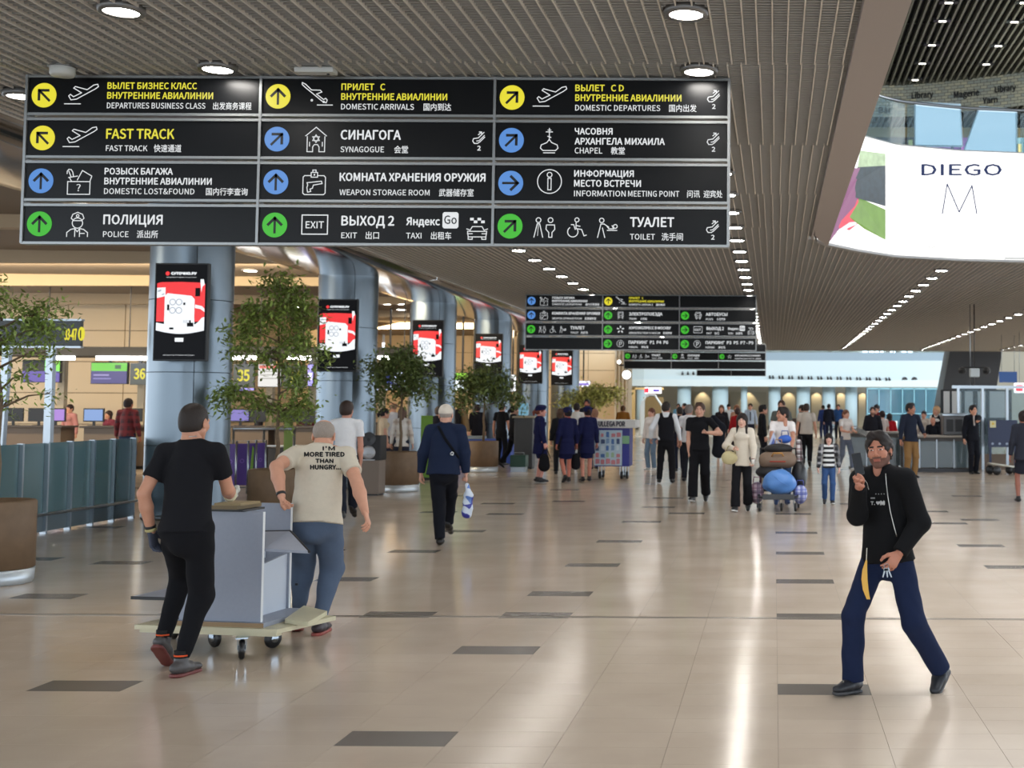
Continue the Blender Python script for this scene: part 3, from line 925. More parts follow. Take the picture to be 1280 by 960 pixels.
coll = ['nearest steel-clad round column, left of the potted tree', 'second steel-clad column, behind the two men in light T-shirts', 'third steel-clad column, behind the man in the white cap',
        'fourth steel-clad column, behind the fourth screen', 'fifth steel-clad column, behind the blue-uniformed women', 'sixth and farthest steel-clad column of the row']
for i, cx in enumerate(colx):
    cy = 19.5 + 7.0 * i - 0.02 * i
    c = struct(MB().lathe([(R_ - .022, 0), (R_ - .022, 4.36)], 32).build('column', M_COLJ, loc=(cx, cy, 0))); c['label'] = coll[i]
    COLS.append((cx, cy))
    for t in range(4):
        for q in range(4): obj('cladding_panel', pmes[q], c, (0, 0, t * 1.09))
    MB().lathe([(R_ + .03, 0), (R_ + .03, .07)], 32).build('base_ring', M_STEEL, c)

# ---------------------------------------------------------------- round downlights
M_LAMP = mat('lamp_glow', (1.0, .96, .90), emit=46)
M_RIM = mat('lamp_rim', srgb(120, 118, 116), .4, .5)
rim_me = MB().lathe([(.118, -.030), (.148, -.034), (.158, -.010), (.158, .03), (.118, .03)], 28, closed=True).mesh('rim', M_RIM)
dif_me = MB().lathe([(.001, -.024), (.117, -.024), (.118, -.018)], 24, closed=True).mesh('diffuser', M_LAMP)
def lamp(x, y, z, label, group, sc=1.0):
    t = thing('downlight', label, 'light', (x, y, z), 0, group); t.scale = (sc,) * 3
    obj('rim', rim_me, t); obj('diffuser', dif_me, t)
rows = [(-4.58, 'round downlight in the ceiling row over the left panel of the big signs'), (-.63, 'round downlight in the ceiling row at the right end of the big signs'),
        (3.38, 'round downlight in the ceiling row that starts under the illuminated screen'), (7.3, 'round downlight in the outer ceiling row right of the screen'), (11.25, 'round downlight in the outermost right ceiling row')]
for x, lb in rows:
    for n in range(-6, 37):
        y = 8.82 + 1.55 * n
        if y > 63.5: break
        if x > XO0 and y < max(24.6, ledY(x) + .3) and x < XO1 + 1: continue
        if n < -2 and x < XO0: continue
        if x > 8 and y < 24: continue
        lamp(x, y, CZ - .01, lb, lb.replace('round downlight in the', 'downlights of the'))
for px, py in ((27, 124.5),):
    p = fl(px, py, CZ - .08); lamp(p.x, p.y, CZ - .03, 'round downlight at the ceiling edge left of the nearest sign', None)
for px, py in ((80, 325.5), (383, 353), (500, 379), (313, 337), (318, 372), (373, 383), (483, 379), (502, 386), (504, 393), (502, 422)):
    p = fl(px, py, LZ); 
    if p.x < -10: lamp(p.x, p.y, LZ, 'round downlight in the brown ceiling of the check-in hall', 'downlights of the check-in hall', 1.35)
# small loudspeakers / sensors on the slat ceiling
for (px, py), lb in (((78, 90), 'small round white sensor above the left end of the nearest sign'),):
    p = fl(px, py, CZ - .06)
    t = thing('ceiling_sensor', lb, 'sensor', (p.x, p.y, CZ - .02))
    MB().lathe([(.085, -.075), (.095, -.06), (.098, 0), (.06, .02)], 24).build('housing', mat('offwhite', srgb(205, 205, 200), .5), t)
    MB().lathe([(.11, -.005), (.11, .0)], 24).build('flange', M_RIM, t)
p = fl(395, 92, CZ - .05)
t = thing('access_hatch', 'flat white box fixture above the middle of the nearest sign', 'light', (p.x, p.y, CZ))
MB().bevbox(-.16, .16, -.06, .06, -.05, -.005, .006).build('housing', mat('offwhite', srgb(205, 205, 200), .5), t)
MB().lathe([(.012, -.06), (.012, -.045)], 10, c=(.1, 0)).build('button', M_DKMET, t)

# ---------------------------------------------------------------- warm light in the check-in hall
area('checkin_wash', (-18, 30, 4.7), (math.radians(72), 0, 0), 16, .6, 420, (1.0, .80, .52))
area('checkin_wash', (-13.5, 52, 4.7), (math.radians(72), 0, 0), 9, .6, 420, (1.0, .82, .55))
area('checkin_light', (-21, 17, 4.8), (math.radians(35), 0, math.radians(-20)), 8, 3, 300, (1.0, .88, .7))
# ================================================================ hanging direction signs
M_FACE = mat('sign_black', srgb(13, 14, 16), .30, spec=.22)
M_RAIL = mat('sign_rail', srgb(150, 152, 152), .35, .7)
INK = {'y': mat('ink_yellow', srgb(238, 228, 52), .5, emit=.48), 'w': mat('ink_white', srgb(235, 238, 240), .5, emit=.50),
       'g': mat('disc_green', srgb(62, 205, 36), .5, emit=.42), 'b': mat('disc_blue', srgb(92, 155, 236), .5, emit=.42), 'Y': mat('disc_yellow', srgb(240, 228, 40), .5, emit=.50),
       'k': mat('ink_black', srgb(14, 15, 18), .5)}
ROWH, PITCH, COLW = 44.5, 54.2, 294.0
def arrow(mb, cx, cy, ang):
    """a bold arrow, px units, y down"""
    a = math.radians(ang); c, s_ = math.cos(a), math.sin(a)
    T = lambda x, y: (cx + x * c - y * s_, -(cy - (x * s_ + y * c)))
    stroke(mb, [T(0, -9.5), T(0, 7.5)], 3.0); stroke(mb, [T(-8.2, .5), T(0, 8.8), T(8.2, .5)], 3.4)
def icon(mb, kind, cx, cy, lw=1.0):
    L = lambda pts, closed=False, w_=lw: stroke(mb, [(cx + x, -(cy + y)) for x, y in pts], w_, closed=closed)
    C = lambda x, y, r, w_=lw, n=20: disc(mb, cx + x, -(cy + y), r + w_ / 2, n=n, r0=r - w_ / 2)
    D = lambda x, y, r: disc(mb, cx + x, -(cy + y), r, n=16)
    if kind in ('takeoff', 'landing'):
        P = [(-16, 3), (-14, 1), (-10, 4), (0, -1), (-10, -7), (-8, -9), (7, -5), (15, -11), (20, -12), (21, -9), (17, -6), (0, 3.5), (-6, 7), (-13, 8), (-16, 3)]
        if kind == 'landing':
            P = [(-x * .9 + y * .25, y * .8 + x * -.0 + x * .0) for x, y in P]
            P = [(x * .88 - y * -.5 * 0, y * 1.0 + x * .28 * 1.0) for x, y in [(-p[0] * -1, p[1]) for p in P]]
        L(P)
        if kind == 'takeoff': L([(-21, 13), (-1, 13)])
        else: L([(1, 13), (20, 13)]); C(-6, 7, 1); C(9, 9, 1)
    elif kind == 'lost':
        L([(-14, 0), (14, 0), (14, 16), (-14, 16)], True); L([(-12, -5), (-9, 0)]); L([(-13, -5), (-2, -7)])
        L([(-10, -6), (-13, -13)]); L([(-15, -10), (-15, -13), (-13, -15.5), (-10, -15), (-8, -12), (-7, -7)]); L([(-2, -2), (4, -14), (16, -7), (14, -1)])
        put_text(mb, '?', cx - 3, -(cy + 12), 8.5, 5.5)
    elif kind == 'police':
        C(0, -2, 6.5); L([(-8, -8), (-6, -13), (0, -15.5), (6, -13), (8, -8), (5, -5), (-5, -5)], True); C(0, -11, 1.6)
        L([(-13, 15), (-13, 10), (-8, 6), (-3, 5), (0, 9), (3, 5), (8, 6), (13, 10), (13, 15)]); L([(-3, 6), (-3, 15)]); L([(3, 6), (3, 15)]); L([(4, 11), (9, 11)])
    elif kind == 'synagogue':
        L([(-13, -5), (0, -16), (13, -5)]); L([(-11, -4), (-11, 15), (-4, 15), (-4, 9), (-2, 6), (2, 6), (4, 9), (4, 15), (11, 15), (11, -4)]); L([(-8, 3), (-8, 8)]); L([(8, 3), (8, 8)])
        for s_ in (1, -1): L([(5 * math.sin(2 * PI * k / 3), -1.5 - s_ * 5 * math.cos(2 * PI * k / 3)) for k in range(3)], True, lw * .8)
    elif kind == 'weapon':
        L([(-5, -8), (-12, -8), (-14, -6), (-14, 14), (-12, 16), (12, 16), (14, 14), (14, -6), (12, -8), (5, -8)])
        L([(-4, -12), (4, -12), (4, -6), (-4, -6)], True); L([(-2, -12), (-2, -15), (2, -15), (2, -12)]); D(0, -9, 1.1)
        L([(-9, 1), (9, -1), (10, 2), (-1, 4), (-2, 8), (-5, 9), (-4, 12), (-8, 13), (-9, 7), (-8, 4)], True)
    elif kind == 'exit':
        L([(-16, -12), (16, -12), (16, 12), (-16, 12)], True, lw * 1.2); put_text(mb, 'EXIT', cx, -(cy + 4.5), 8.5, 22.5, .15, align='c')
    elif kind == 'taxi':
        for i in range(4):
            for j in range(2):
                if (i + j) % 2 == 0: rect(mb, cx - 9 + i * 4.6, cx - 4.5 + i * 4.6, -(cy - 12 + j * 3.4 + 3.3), -(cy - 12 + j * 3.4))
        L([(-9, 4), (-6, -1), (6, -1), (9, 4)]); L([(-12, 5), (12, 5), (11, 12), (-11, 12)], True); L([(-11, 12), (-11, 15), (-6, 15), (-6, 12)]); L([(11, 12), (11, 15), (6, 15), (6, 12)])
        L([(-12, 8), (-6, 8)]); L([(12, 8), (6, 8)]); L([(-13, 2), (-10, 3)]); L([(13, 2), (10, 3)])
    elif kind == 'escalator':
        L([(-1, -6), (3, -9.5)]); L([(3, -9.5), (0, -9.5)]); L([(3, -9.5), (3, -6.5)])
        L([(6, -9), (-1, -2), (-7, -1), (-8, 2), (-6, 5), (-2, 5), (1, 3), (7, -3)], False, lw); L([(6.5, -5), (0, 1.5), (-3, 2)])
        put_text(mb, '2', cx - 2, -(cy + 13.8), 5.6, 4, .25)
    elif kind == 'chapel':
        L([(0, -17), (0, -2)]); L([(-4, -12.5), (4, -12.5)]); L([(-2, -14.8), (2, -14.8)], False, lw * .8); L([(-2, -7), (2, -5.5)])
        L([(0, -3), (-3, 1), (-10, 4), (-11, 8), (-8, 11), (8, 11), (11, 8), (10, 4), (3, 1), (0, -3)]); L([(-7, 14), (7, 14)])
    elif kind == 'info':
        C(0, 0, 15, n=40); C(0, -8.5, 3); L([(-2, -4), (2, -4), (2, 10.5), (-2, 10.5)], True)
    elif kind == 'wc':
        for x, m_ in ((-20, 1), (-5, -1)):
            C(x, -9.5, 3)
            if m_ == 1: L([(x - 5.5, 12), (x - 1.5, -5), (x + 1.5, -5), (x + 5.5, 12)]); L([(x, -4), (x - 1, 10)], False, lw * .6)
            else: L([(x - 5, -3.5), (x + 5, -3.5), (x + 5.5, 2), (x + 2, 6), (x + 2, 12), (x - 2, 12), (x - 2, 6), (x - 5.5, 2)], True)
    elif kind == 'wheelchair':
        C(0, -10, 2.6); L([(-1, -7), (-1, 1), (6, 2), (9, 10), (12, 9)]); L([(-1, -3), (4, -2)])
        L([(-5 + 0 + 6.5 * math.cos(t), 5 + 6.5 * math.sin(t)) for t in [PI * 1.3 - k * PI * 1.45 / 12 for k in range(13)]]); L([(-7, -4), (-4, -4), (-2, 2)])
    elif kind == 'baby':
        C(-7, -9.5, 2.8); L([(-12, 12), (-8, -5), (-4, -5), (2, -1)]); L([(-6, 0), (-3, 12)]); L([(0, 3), (12, 3)]); C(10, -2, 2.4); L([(-1, -3), (2, 1), (8, 1), (6, -3)])
    elif kind in ('train', 'bus'):
        L([(-9, -13), (9, -13), (10, -8), (10, 8), (-10, 8), (-10, -8)], True); L([(-7, -9), (7, -9), (7, 0), (-7, 0)], True); D(-6, 4.5, 1.6); D(6, 4.5, 1.6)
        if kind == 'train': L([(-6, 9), (-10, 14)]); L([(6, 9), (10, 14)])
        else: L([(-8, 9), (-8, 13), (-5, 13), (-5, 9)]); L([(8, 9), (8, 13), (5, 13), (5, 9)]); L([(-13, -6), (-13, 0)]); L([(13, -6), (13, 0)])
    elif kind == 'express':
        for k in range(5):
            a = 2 * PI * k / 5; x, y = 10 * math.sin(a), -10 * math.cos(a); L([(x * .75, y * .75), (x * 1.25, y * 1.25)], False, 4.2)
    elif kind == 'parking':
        C(0, 0, 13, n=30); L([(-3, 8), (-3, -7), (2, -7), (5, -4), (5, -1), (2, 2), (-3, 2)], False, 1.6)
    elif kind == 'star':
        L([((12 if k % 2 == 0 else 5) * math.sin(PI * k / 5), -(12 if k % 2 == 0 else 5) * math.cos(PI * k / 5)) for k in range(10)], True)
AR = {'u': 0, 'ul': 45, 'ur': -45, 'r': -90, 'd': 180}
def build_sign(label, x0, ztop, Y, rows, k, nrow=4, wires=(), nm='direction_sign'):
    """rows[row][col] = (arrow colour, arrow, [icons], [(text, ink, x, top of capitals, capital height, width, bold)])"""
    ncol = len(rows[0])
    W, Hh = ncol * COLW * k, ((nrow - 1) * PITCH + ROWH) * k
    root = thing(nm, label, 'sign', (x0 + W / 2, Y, ztop - Hh))
    ox = -W / 2
    face_me = MB().bevbox(2 * k, (COLW - 2) * k, .0, .07, -ROWH * k, 0, .004).mesh('face', M_FACE)
    for r in range(nrow):
        zt = Hh - r * PITCH * k
        f = MB()
        for zz in (zt - .0 * k, zt - ROWH * k - 3.2 * k):
            f.box(ox - .6 * k, ox + W + .6 * k, -.012, .085, zz, zz + 3.2 * k)
        f.build('rail', M_RAIL, root)
        for c in range(ncol):
            px_ = ox + c * COLW * k
            pn = obj('panel', face_me, root, (px_, 0, zt))
            cell = rows[r][c]
            if cell is None: continue
            col, ar, icons, texts = cell
            inks = {}
            def I(q): return inks.setdefault(q, MB())
            if col:
                disc(I({'y': 'Y', 'g': 'g', 'b': 'b'}[col]), 21.5, -ROWH / 2, 15.6, n=36)
                arrow(I('k'), 21.5, ROWH / 2, AR[ar])
            def flush(nm_):
                for ik_ in ('w', 'y'):
                    mb = inks.pop(ik_, None)
                    if mb is None or not mb.v: continue
                    mb.v = [(v[0] * k, -.003 + v[1], v[2] * k) for v in mb.v]; mb.build(nm_, INK[ik_], pn)
            for kd, cx, cy in icons: icon(I('w'), kd, cx, cy, 1.1); flush('pictogram')
            for t in texts:
                if 'w' in inks and inks['w'].v and t[1] != 'box': flush('lettering')
                if 'y' in inks: flush('lettering')
                s_, ink, x, top, hh, wd = t[:6]; bold = t[6] if len(t) > 6 else 0
                if ink == 'box':
                    q = [(x + a, top + b) for a, b in ((2, 0), (hh - 2, 0), (hh, 2), (hh, wd - 2), (hh - 2, wd), (2, wd), (0, wd - 2), (0, 2))]
                    I('w').add([(a, 0, -b) for a, b in q], [tuple(range(8))]); put_text(I('k'), s_, x + hh / 2, -(top + wd * .72), wd * .5, hh * .78, .25, align='c'); continue
                put_text(I(ink), s_, x, -(top + hh), hh, wd, bold)
            flush('lettering')
            for ik_, mb in inks.items():
                d = {'k': .0045}.get(ik_, .003)
                mb.v = [(v[0] * k, -d + v[1], v[2] * k) for v in mb.v]
                mb.build({'Y': 'arrow_disc', 'g': 'arrow_disc', 'b': 'arrow_disc', 'k': 'arrow', 'w': 'lettering', 'y': 'lettering'}[ik_], INK[ik_], pn)
    for c in range(ncol + 1):
        xx = ox + c * COLW * k
        MB().box(xx - 1.6 * k, xx + 1.6 * k, -.016, .09, -2 * k, Hh + 3.5 * k).build('post', M_RAIL, root)
        MB().tube([(xx, .04, Hh + 3 * k), (xx, .04, CZ - (ztop - Hh) + .06)], .006, 6).build('hanging_wire', M_RAIL, root)
    return root
B = .28
ESC = ('escalator', 275, 21.5)
def three(a, b, c, wa, wb, wc, cn, xc, wcn, ink='y', ic='takeoff', x=101):
    r = [(a, ink, x, 5.7, 7.9, wa, B), (b, ink, x, 18, 8.1, wb, B), (c, 'w', x, 31.3, 7.1, wc, .1), (cn, 'w', xc, 31.3, 7.4, wcn, .12)]
    return r
def two(a, c, wa, wc, cn, xc, wcn, ink='w', h=11.6, x=101.5):
    return [(a, ink, x, 10.5, h, wa, B + .12), (c, 'w', x, 31.3, 7.0, wc, .1), (cn, 'w', xc, 31.0, 7.6, wcn, .12)]
main = [
 [('y', 'ul', [('takeoff', 68.5, 20)], three('ВЫЛЕТ БИЗНЕС КЛАСС', 'ВНУТРЕННИЕ АВИАЛИНИИ', 'DEPARTURES BUSINESS CLASS', 112, 132.7, 123.5, '出发商务课程', 234.3, 48)),
  ('y', 'u', [('landing', 70, 20)], three('ПРИЛЕТ   С', 'ВНУТРЕННИЕ АВИАЛИНИИ', 'DOMESTIC ARRIVALS', 54.6, 132.7, 91.5, '国内到达', 204.6, 34.5)),
  ('y', 'ur', [('takeoff', 69, 20), ESC], three('ВЫЛЕТ   C D', 'ВНУТРЕННИЕ АВИАЛИНИИ', 'DOMESTIC DEPARTURES', 60.6, 133, 106.7, '国内出发', 218.9, 34.3))],
 [('y', 'ul', [('takeoff', 68.5, 20)], two('FAST TRACK', 'FAST TRACK', 85, 52, '快速通道', 161.6, 34.3, 'y', 12)),
  ('b', 'ur', [('synagogue', 70.5, 23), ESC], two('СИНАГОГА', 'SYNAGOGUE', 75, 54.4, '会堂', 168.8, 17.3)),
  ('b', 'ur', [('chapel', 69, 24), ESC], [('ЧАСОВНЯ', 'w', 101, 6.5, 7.9, 47, B), ('АРХАНГЕЛА МИХАИЛА', 'w', 101, 19, 8.1, 112.6, B), ('CHAPEL', 'w', 101, 31.3, 7.2, 34.5, .1), ('教堂', 'w', 146.5, 31.3, 7.4, 17.3, .12)])],
 [('b', 'u', [('lost', 69, 23)], three('РОЗЫСК БАГАЖА', 'ВНУТРЕННИЕ АВИАЛИНИИ', 'DOMESTIC LOST&FOUND', 85, 134, 113, '国内行李查询', 228.5, 52, 'w')),
  ('b', 'u', [('weapon', 69.5, 22)], two('КОМНАТА ХРАНЕНИЯ ОРУЖИЯ', 'WEAPON STORAGE ROOM', 182, 112.6, '武器储存室', 226, 43.3, 'w', 9.8)),
  ('b', 'r', [('info', 70, 20)], three('ИНФОРМАЦИЯ', 'МЕСТО ВСТРЕЧИ', 'INFORMATION', 74.2, 83.3, 64.4, '问讯', 242.5, 15.8, 'w') + [('MEETING POINT', 'w', 168.6, 31.3, 7.1, 64, .1), ('迎宾处', 'w', 263, 31.3, 7.4, 23.5, .12)])],
 [('g', 'u', [('police', 69, 23)], two('ПОЛИЦИЯ', 'POLICE', 73.5, 31.7, '派出所', 143.7, 26.3)),
  ('g', 'u', [('exit', 71.5, 21.5), ('taxi', 274.5, 24)], two('ВЫХОД 2', 'EXIT', 65.5, 19.5, '出口', 135.5, 16.5, x=105) + [('Яндекс', 'w', 186, 12, 9.4, 41.5, B + .1), ('Go', 'box', 231, 5, 20, 20.5), ('TAXI', 'w', 186, 31.3, 7.0, 19, .1), ('出租车', 'w', 217, 31.0, 7.6, 25.3, .12)]),
  ('g', 'ur', [('wc', 77, 24), ('wheelchair', 105, 24), ('baby', 143, 24), ('escalator', 275, 24)], two('ТУАЛЕТ', 'TOILET', 54.6, 31, '洗手间', 211, 26.5, x=171.6))],
]
SY = 10.62
p = at(27, 306, SY); q = at(910, 311.5, SY); zt = at(620, 100, SY).z
K1 = (q.x - p.x) / (3 * COLW)
build_sign('nearest black hanging direction sign of twelve large lettered panels', p.x, zt, SY, main, K1)
far = [
 [('b', 'u', [('lost', 69, 23)], three('РОЗЫСК БАГАЖА', 'ВНУТРЕННИЕ АВИАЛИНИИ', 'DOMESTIC LOST&FOUND', 85, 134, 113, '国内行李查询', 228.5, 52, 'w')),
  ('y', 'u', [('landing', 70, 20)], three('ПРИЛЕТ   С', 'ВНУТРЕННИЕ АВИАЛИНИИ', 'DOMESTIC ARRIVALS', 54.6, 132.7, 91.5, '国内到达', 204.6, 34.5)), None],
 [('b', 'u', [('weapon', 69.5, 22)], two('КОМНАТА ХРАНЕНИЯ ОРУЖИЯ', 'WEAPON STORAGE ROOM', 182, 112.6, '武器储存室', 226, 43.3, 'w', 9.8)),
  ('g', 'u', [('train', 69, 22)], two('ЭЛЕКТРОПОЕЗДА', 'TRAINS', 127, 29, '火车站', 145, 25)),
  ('g', 'r', [('bus', 72, 22)], two('АВТОБУСЫ', 'BUSES', 82, 27, '公交汽车', 143, 33))],
 [('g', 'u', [('wc', 77, 24), ('wheelchair', 105, 24), ('baby', 143, 24)], two('ТУАЛЕТ', 'TOILET', 54.6, 31, '洗手间', 211, 26.5, x=171.6)),
  ('g', 'u', [('express', 69, 22)], two('АЭРОЭКСПРЕСС В МОСКВУ', 'AEROEXPRESS TRAIN TO MOSCOW', 160, 120, '机场快线', 232, 34, h=10)),
  ('g', 'r', [('exit', 71.5, 21.5), ('taxi', 274.5, 24)], two('ВЫХОД 2', 'EXIT', 65.5, 19.5, '出口', 135.5, 16.5, x=105) + [('Яндекс', 'w', 186, 12, 9.4, 41.5, B + .1), ('Go', 'box', 231, 5, 20, 20.5), ('TAXI', 'w', 186, 31.3, 7.0, 19, .1), ('出租车', 'w', 217, 31.0, 7.6, 25.3, .12)])],
 [None, ('g', 'r', [('parking', 69, 22)], two('ПАРКИНГ  Р1  Р4  Р6', 'PARKING', 150, 34, '停车场', 150, 26)),
  ('g', 'r', [('parking', 69, 22)], two('ПАРКИНГ  Р3  Р5  Р7 - Р9', 'PARKING', 182, 34, '停车场', 150, 26))],
]
S2 = 32.0
p = at(656.5, 438, S2); q = at(945, 438, S2); zt = at(800, 369.5, S2).z
build_sign('second black hanging direction sign, middle distance, smaller lettered panels', p.x, zt, S2, far, (q.x - p.x) / (3 * COLW))
third = [[None, None, None],
 [('g', 'r', [('wc', 77, 24), ('wheelchair', 105, 24), ('baby', 143, 24)], two('ТУАЛЕТ', 'TOILET', 54.6, 31, '洗手间', 211, 26.5, x=171.6)),
  ('g', 'r', [('police', 69, 23)], two('ПОЛИЦИЯ', 'POLICE', 73.5, 31.7, '派出所', 143.7, 26.3)),
  ('g', 'r', [('star', 69, 23)], two('АЭРОЭКСПРЕСС В МОСКВУ', 'AEROEXPRESS TRAIN TO MOSCOW', 160, 120, '机场快线', 232, 34, h=10))],
 [None, None, None]]
S3 = 51.0
p = at(780, 460, S3); q = at(957, 460, S3); zt = at(868, 430.2, S3).z
build_sign('third direction sign, partly hidden below the second, with a blank lower row', p.x, zt, S3, third, (q.x - p.x) / (3 * COLW), nrow=3)
S4 = 60.0
p = at(871, 468, S4); q = at(957, 468, S4)
build_sign('farthest and smallest direction sign, blank dark panels below the third', p.x, at(900, 463, S4).z, S4, [[None, None]], (q.x - p.x) / (2 * COLW), nrow=1)

# ================================================================ advertising screens on the columns
M_SB = mat('screen_black', srgb(8, 8, 14), .35, spec=.12)
M_SR = mat('screen_red', srgb(232, 26, 30), .3, emit=.62)
M_SW = mat('screen_white', srgb(236, 240, 244), .3, emit=.62)
M_SG = mat('screen_grey', srgb(170, 178, 190), .3, emit=.55)
def screen(px0, px1, py0, py1, Y, label, dim=False):
    a = at(px0, py1, Y); b = at(px1, py0, Y); W, Hh = b.x - a.x, b.z - a.z
    t = thing('advertising_screen', label, 'screen', ((a.x + b.x) / 2, Y, a.z))
    MB().bevbox(-W / 2, W / 2, .0, .09, 0, Hh, .008).build('casing', M_BLACK, t)
    MB().box(-.12, .12, .08, .5, Hh * .4, Hh * .6).build('bracket', M_DKMET, t)
    d = MB().box(-W * .478, W * .478, -.004, .002, Hh * .015, Hh * .985).build('display', M_SB, t)
    X = lambda u: (u - .5) * W; Z = lambda v: (1 - v) * Hh      # u,v in 0..1 from the top left of the casing
    def P(m, pts, y=-.006, nm='picture'): return MB().add([(X(u), y, Z(v)) for u, v in pts], [tuple(range(len(pts)))]).build(nm, m, d)
    v0 = .205 if not dim else .40
    arc = [(.95 - .90 * i / 12, .69 + .035 * math.sin(PI * i / 12)) for i in range(13)]
    P(M_SR, [(.05, .21), (.12, .197), (.5, .193), (.88, .20), (.95, .215), (.95, .60), (.05, .60)])
    P(M_SW, [(.05, .61), (.20, .625), (.20, .335), (.25, .31), (.70, .335), (.76, .37), (.76, .55), (.77, .63), (.84, .60), (.90, .56), (.95, .55)] + arc, -.008)
    P(M_SW, [(.05, .255), (.21, .250), (.21, .34), (.05, .36)], -.008); P(M_SW, [(.77, .425), (.90, .44), (.95, .47), (.95, .50), (.87, .47), (.77, .46)], -.008)
    P(M_SW, [(.86, .165), (.92, .165), (.94, .22), (.90, .24), (.88, .30), (.86, .2)], -.008)
    P(M_SG, [(.07, .28), (.13, .27), (.13, .29), (.07, .3)], -.010); P(M_SG, [(.14, .32), (.19, .31), (.19, .325), (.14, .33)], -.010)
    g = MB()
    for u, v in ((.35, .40), (.47, .40), (.35, .485), (.47, .485)): disc(g, X(u), Z(v), W * .062, -.010, 20, W * .046)
    for i in range(5): rect(g, X(.56 + i * .022), X(.568 + i * .022), Z(.615), Z(.585), -.010)
    g.build('drawing', M_SG, d)
    k = MB()
    for u0, u1, va, vb in ((.25, .29, .425, .485), (.55, .59, .405, .43), (.30, .38, .66, .68), (.63, .75, .61, .65), (.67, .70, .585, .615), (.77, .86, .255, .34)): rect(k, X(u0), X(u1), Z(vb), Z(va), -.010)
    k.build('drawing', M_SB, d)
    P(M_SW, [(.41, .765), (.57, .765), (.57, .805), (.41, .805)], -.008, 'button')
    tx = MB(); put_text(tx, 'СУТОЧНО.РУ' if not dim else 'МОСКВА', X(.31), Z(.118), Hh * .023, W * .47, W * .008, y=-.008)
    put_text(tx, 'квартиры и дома посуточно', X(.22), Z(.150), Hh * .010, W * .56, 0, y=-.008); put_text(tx, 'реклама 0+ дистанционная продажа', X(.2), Z(.945), Hh * .010, W * .58, 0, y=-.008)
    tx.build('lettering', M_SW, d)
    rr = MB(); disc(rr, X(.24), Z(.108), W * .04, -.008, 12); rr.build('logo', M_SR, d)
    g = MB(); put_text(g, '1234', X(.44), Z(.79), Hh * .010, W * .1, 0, y=-.010); g.build('lettering', M_SG, d)
    return t
screen(190.5, 261, 329, 451, COLS[0][1] - .86, 'largest advertising screen, red and white picture, on the nearest column')
screen(396, 447.5, 374, 464.5, COLS[1][1] - .86, 'second advertising screen, on the column above the white T-shirt man')
screen(514, 554.5, 400, 471, COLS[2][1] - .86, 'third advertising screen, on the column above the man in the white cap')
screen(593, 628.5, 417, 467, COLS[3][1] - .86, 'fourth advertising screen, its lower half behind a potted tree crown')
screen(648, 678.5, 431, 479.5, COLS[4][1] - .86, 'fifth advertising screen, just left below the second direction sign')
screen(688.5, 716, 438, 481.5, COLS[5][1] - .86, 'sixth advertising screen with dimmer picture, farthest of the column screens', True)
# ================================================================ curved illuminated screen and the upper floor behind it
LZ0, LZ1 = CZ - .01, at(1280, 192, LEDP[-3][1]).z
seglen = [0]
for a, b in zip(LEDP, LEDP[1:]): seglen.append(seglen[-1] + math.hypot(b[0] - a[0], b[1] - a[1]))
def led_at(x, off=0.0):
    """point of the curve over x, moved off towards the hall"""
    return (x, ledY(x) - off)
def led_patch(mb, pts, off):
    """a flat drawing (photo px outline) laid on the curved face, as a strip of columns"""
    w_ = []
    for px, py in pts:
        d = ray(px, py)
        lo, hi = 10.0, 40.0
        for _ in range(40):
            m_ = (lo + hi) / 2; x = CP.x + d.x / d.y * m_
            if m_ < ledY(x) - off: lo = m_
            else: hi = m_
        w_.append((CP.x + d.x / d.y * lo, lo, CP.z + d.z / d.y * lo))
    mb.add(w_, [tuple(range(len(w_)))])
t = thing('illuminated_screen', 'large curved white illuminated advertising screen on the upper balcony front', 'screen', (LEDP[4][0], LEDP[4][1], LZ0))
Mi = Matrix.Translation((-LEDP[4][0], -LEDP[4][1], -LZ0))
def fix(mb): mb.v = [tuple(Mi @ Vector(v)) for v in mb.v]; return mb
M_LW = mat('led_white', (1.0, .985, .965), .4, emit=1.0)
f = MB(); n = 64; xs_ = np.linspace(.70, XO1, n)
vs = [(x, ledY(x), z) for x in xs_ for z in (LZ0, LZ1)]
f.add(vs, [(2 * i, 2 * i + 2, 2 * i + 3, 2 * i + 1) for i in range(n - 1)], True)
fix(f).build('display', M_LW, t)
f = MB()
vs = [(x, ledY(x) + d, z) for x in xs_ for d, z in ((.02, LZ0 - .04), (.25, LZ0 - .04), (.25, LZ1 + .03), (.02, LZ1 + .03))]
f.add(vs, [(4 * i + k, 4 * i + 4 + k, 4 * i + 4 + (k + 1) % 4, 4 * i + (k + 1) % 4) for i in range(n - 1) for k in range(4)])
fix(f).build('casing', mat('casing_grey', srgb(150, 150, 150), .5), t)
def ledpic(name, m, polys, off=.012):
    f = MB()
    for p_ in polys: led_patch(f, p_, off)
    return fix(f).build(name, m, t)
ledpic('picture_hedge', mat('led_hedge', srgb(38, 54, 66), emit=0.60, noise=.9, scale=9), [[(1072, 208), (1107, 206), (1107, 258), (1066, 246), (1062, 232)]])
ledpic('picture_sky', mat('led_leaves', srgb(178, 200, 160), emit=0.66, noise=.5, scale=8), [[(1075, 188), (1107, 192), (1107, 207), (1072, 209)]], .016)
ledpic('picture_lawn', mat('led_lawn', srgb(112, 150, 62), emit=0.66, noise=.3, scale=5), [[(1062, 246), (1074, 247), (1107, 262), (1107, 300), (1080, 286), (1060, 270)]], .014)
ledpic('picture_wall', mat('led_wall', srgb(140, 70, 120), emit=0.60), [[(1064, 210), (1079, 210), (1074, 248), (1066, 268), (1046, 290), (1038, 301), (1030, 301), (1050, 250)]], .018)
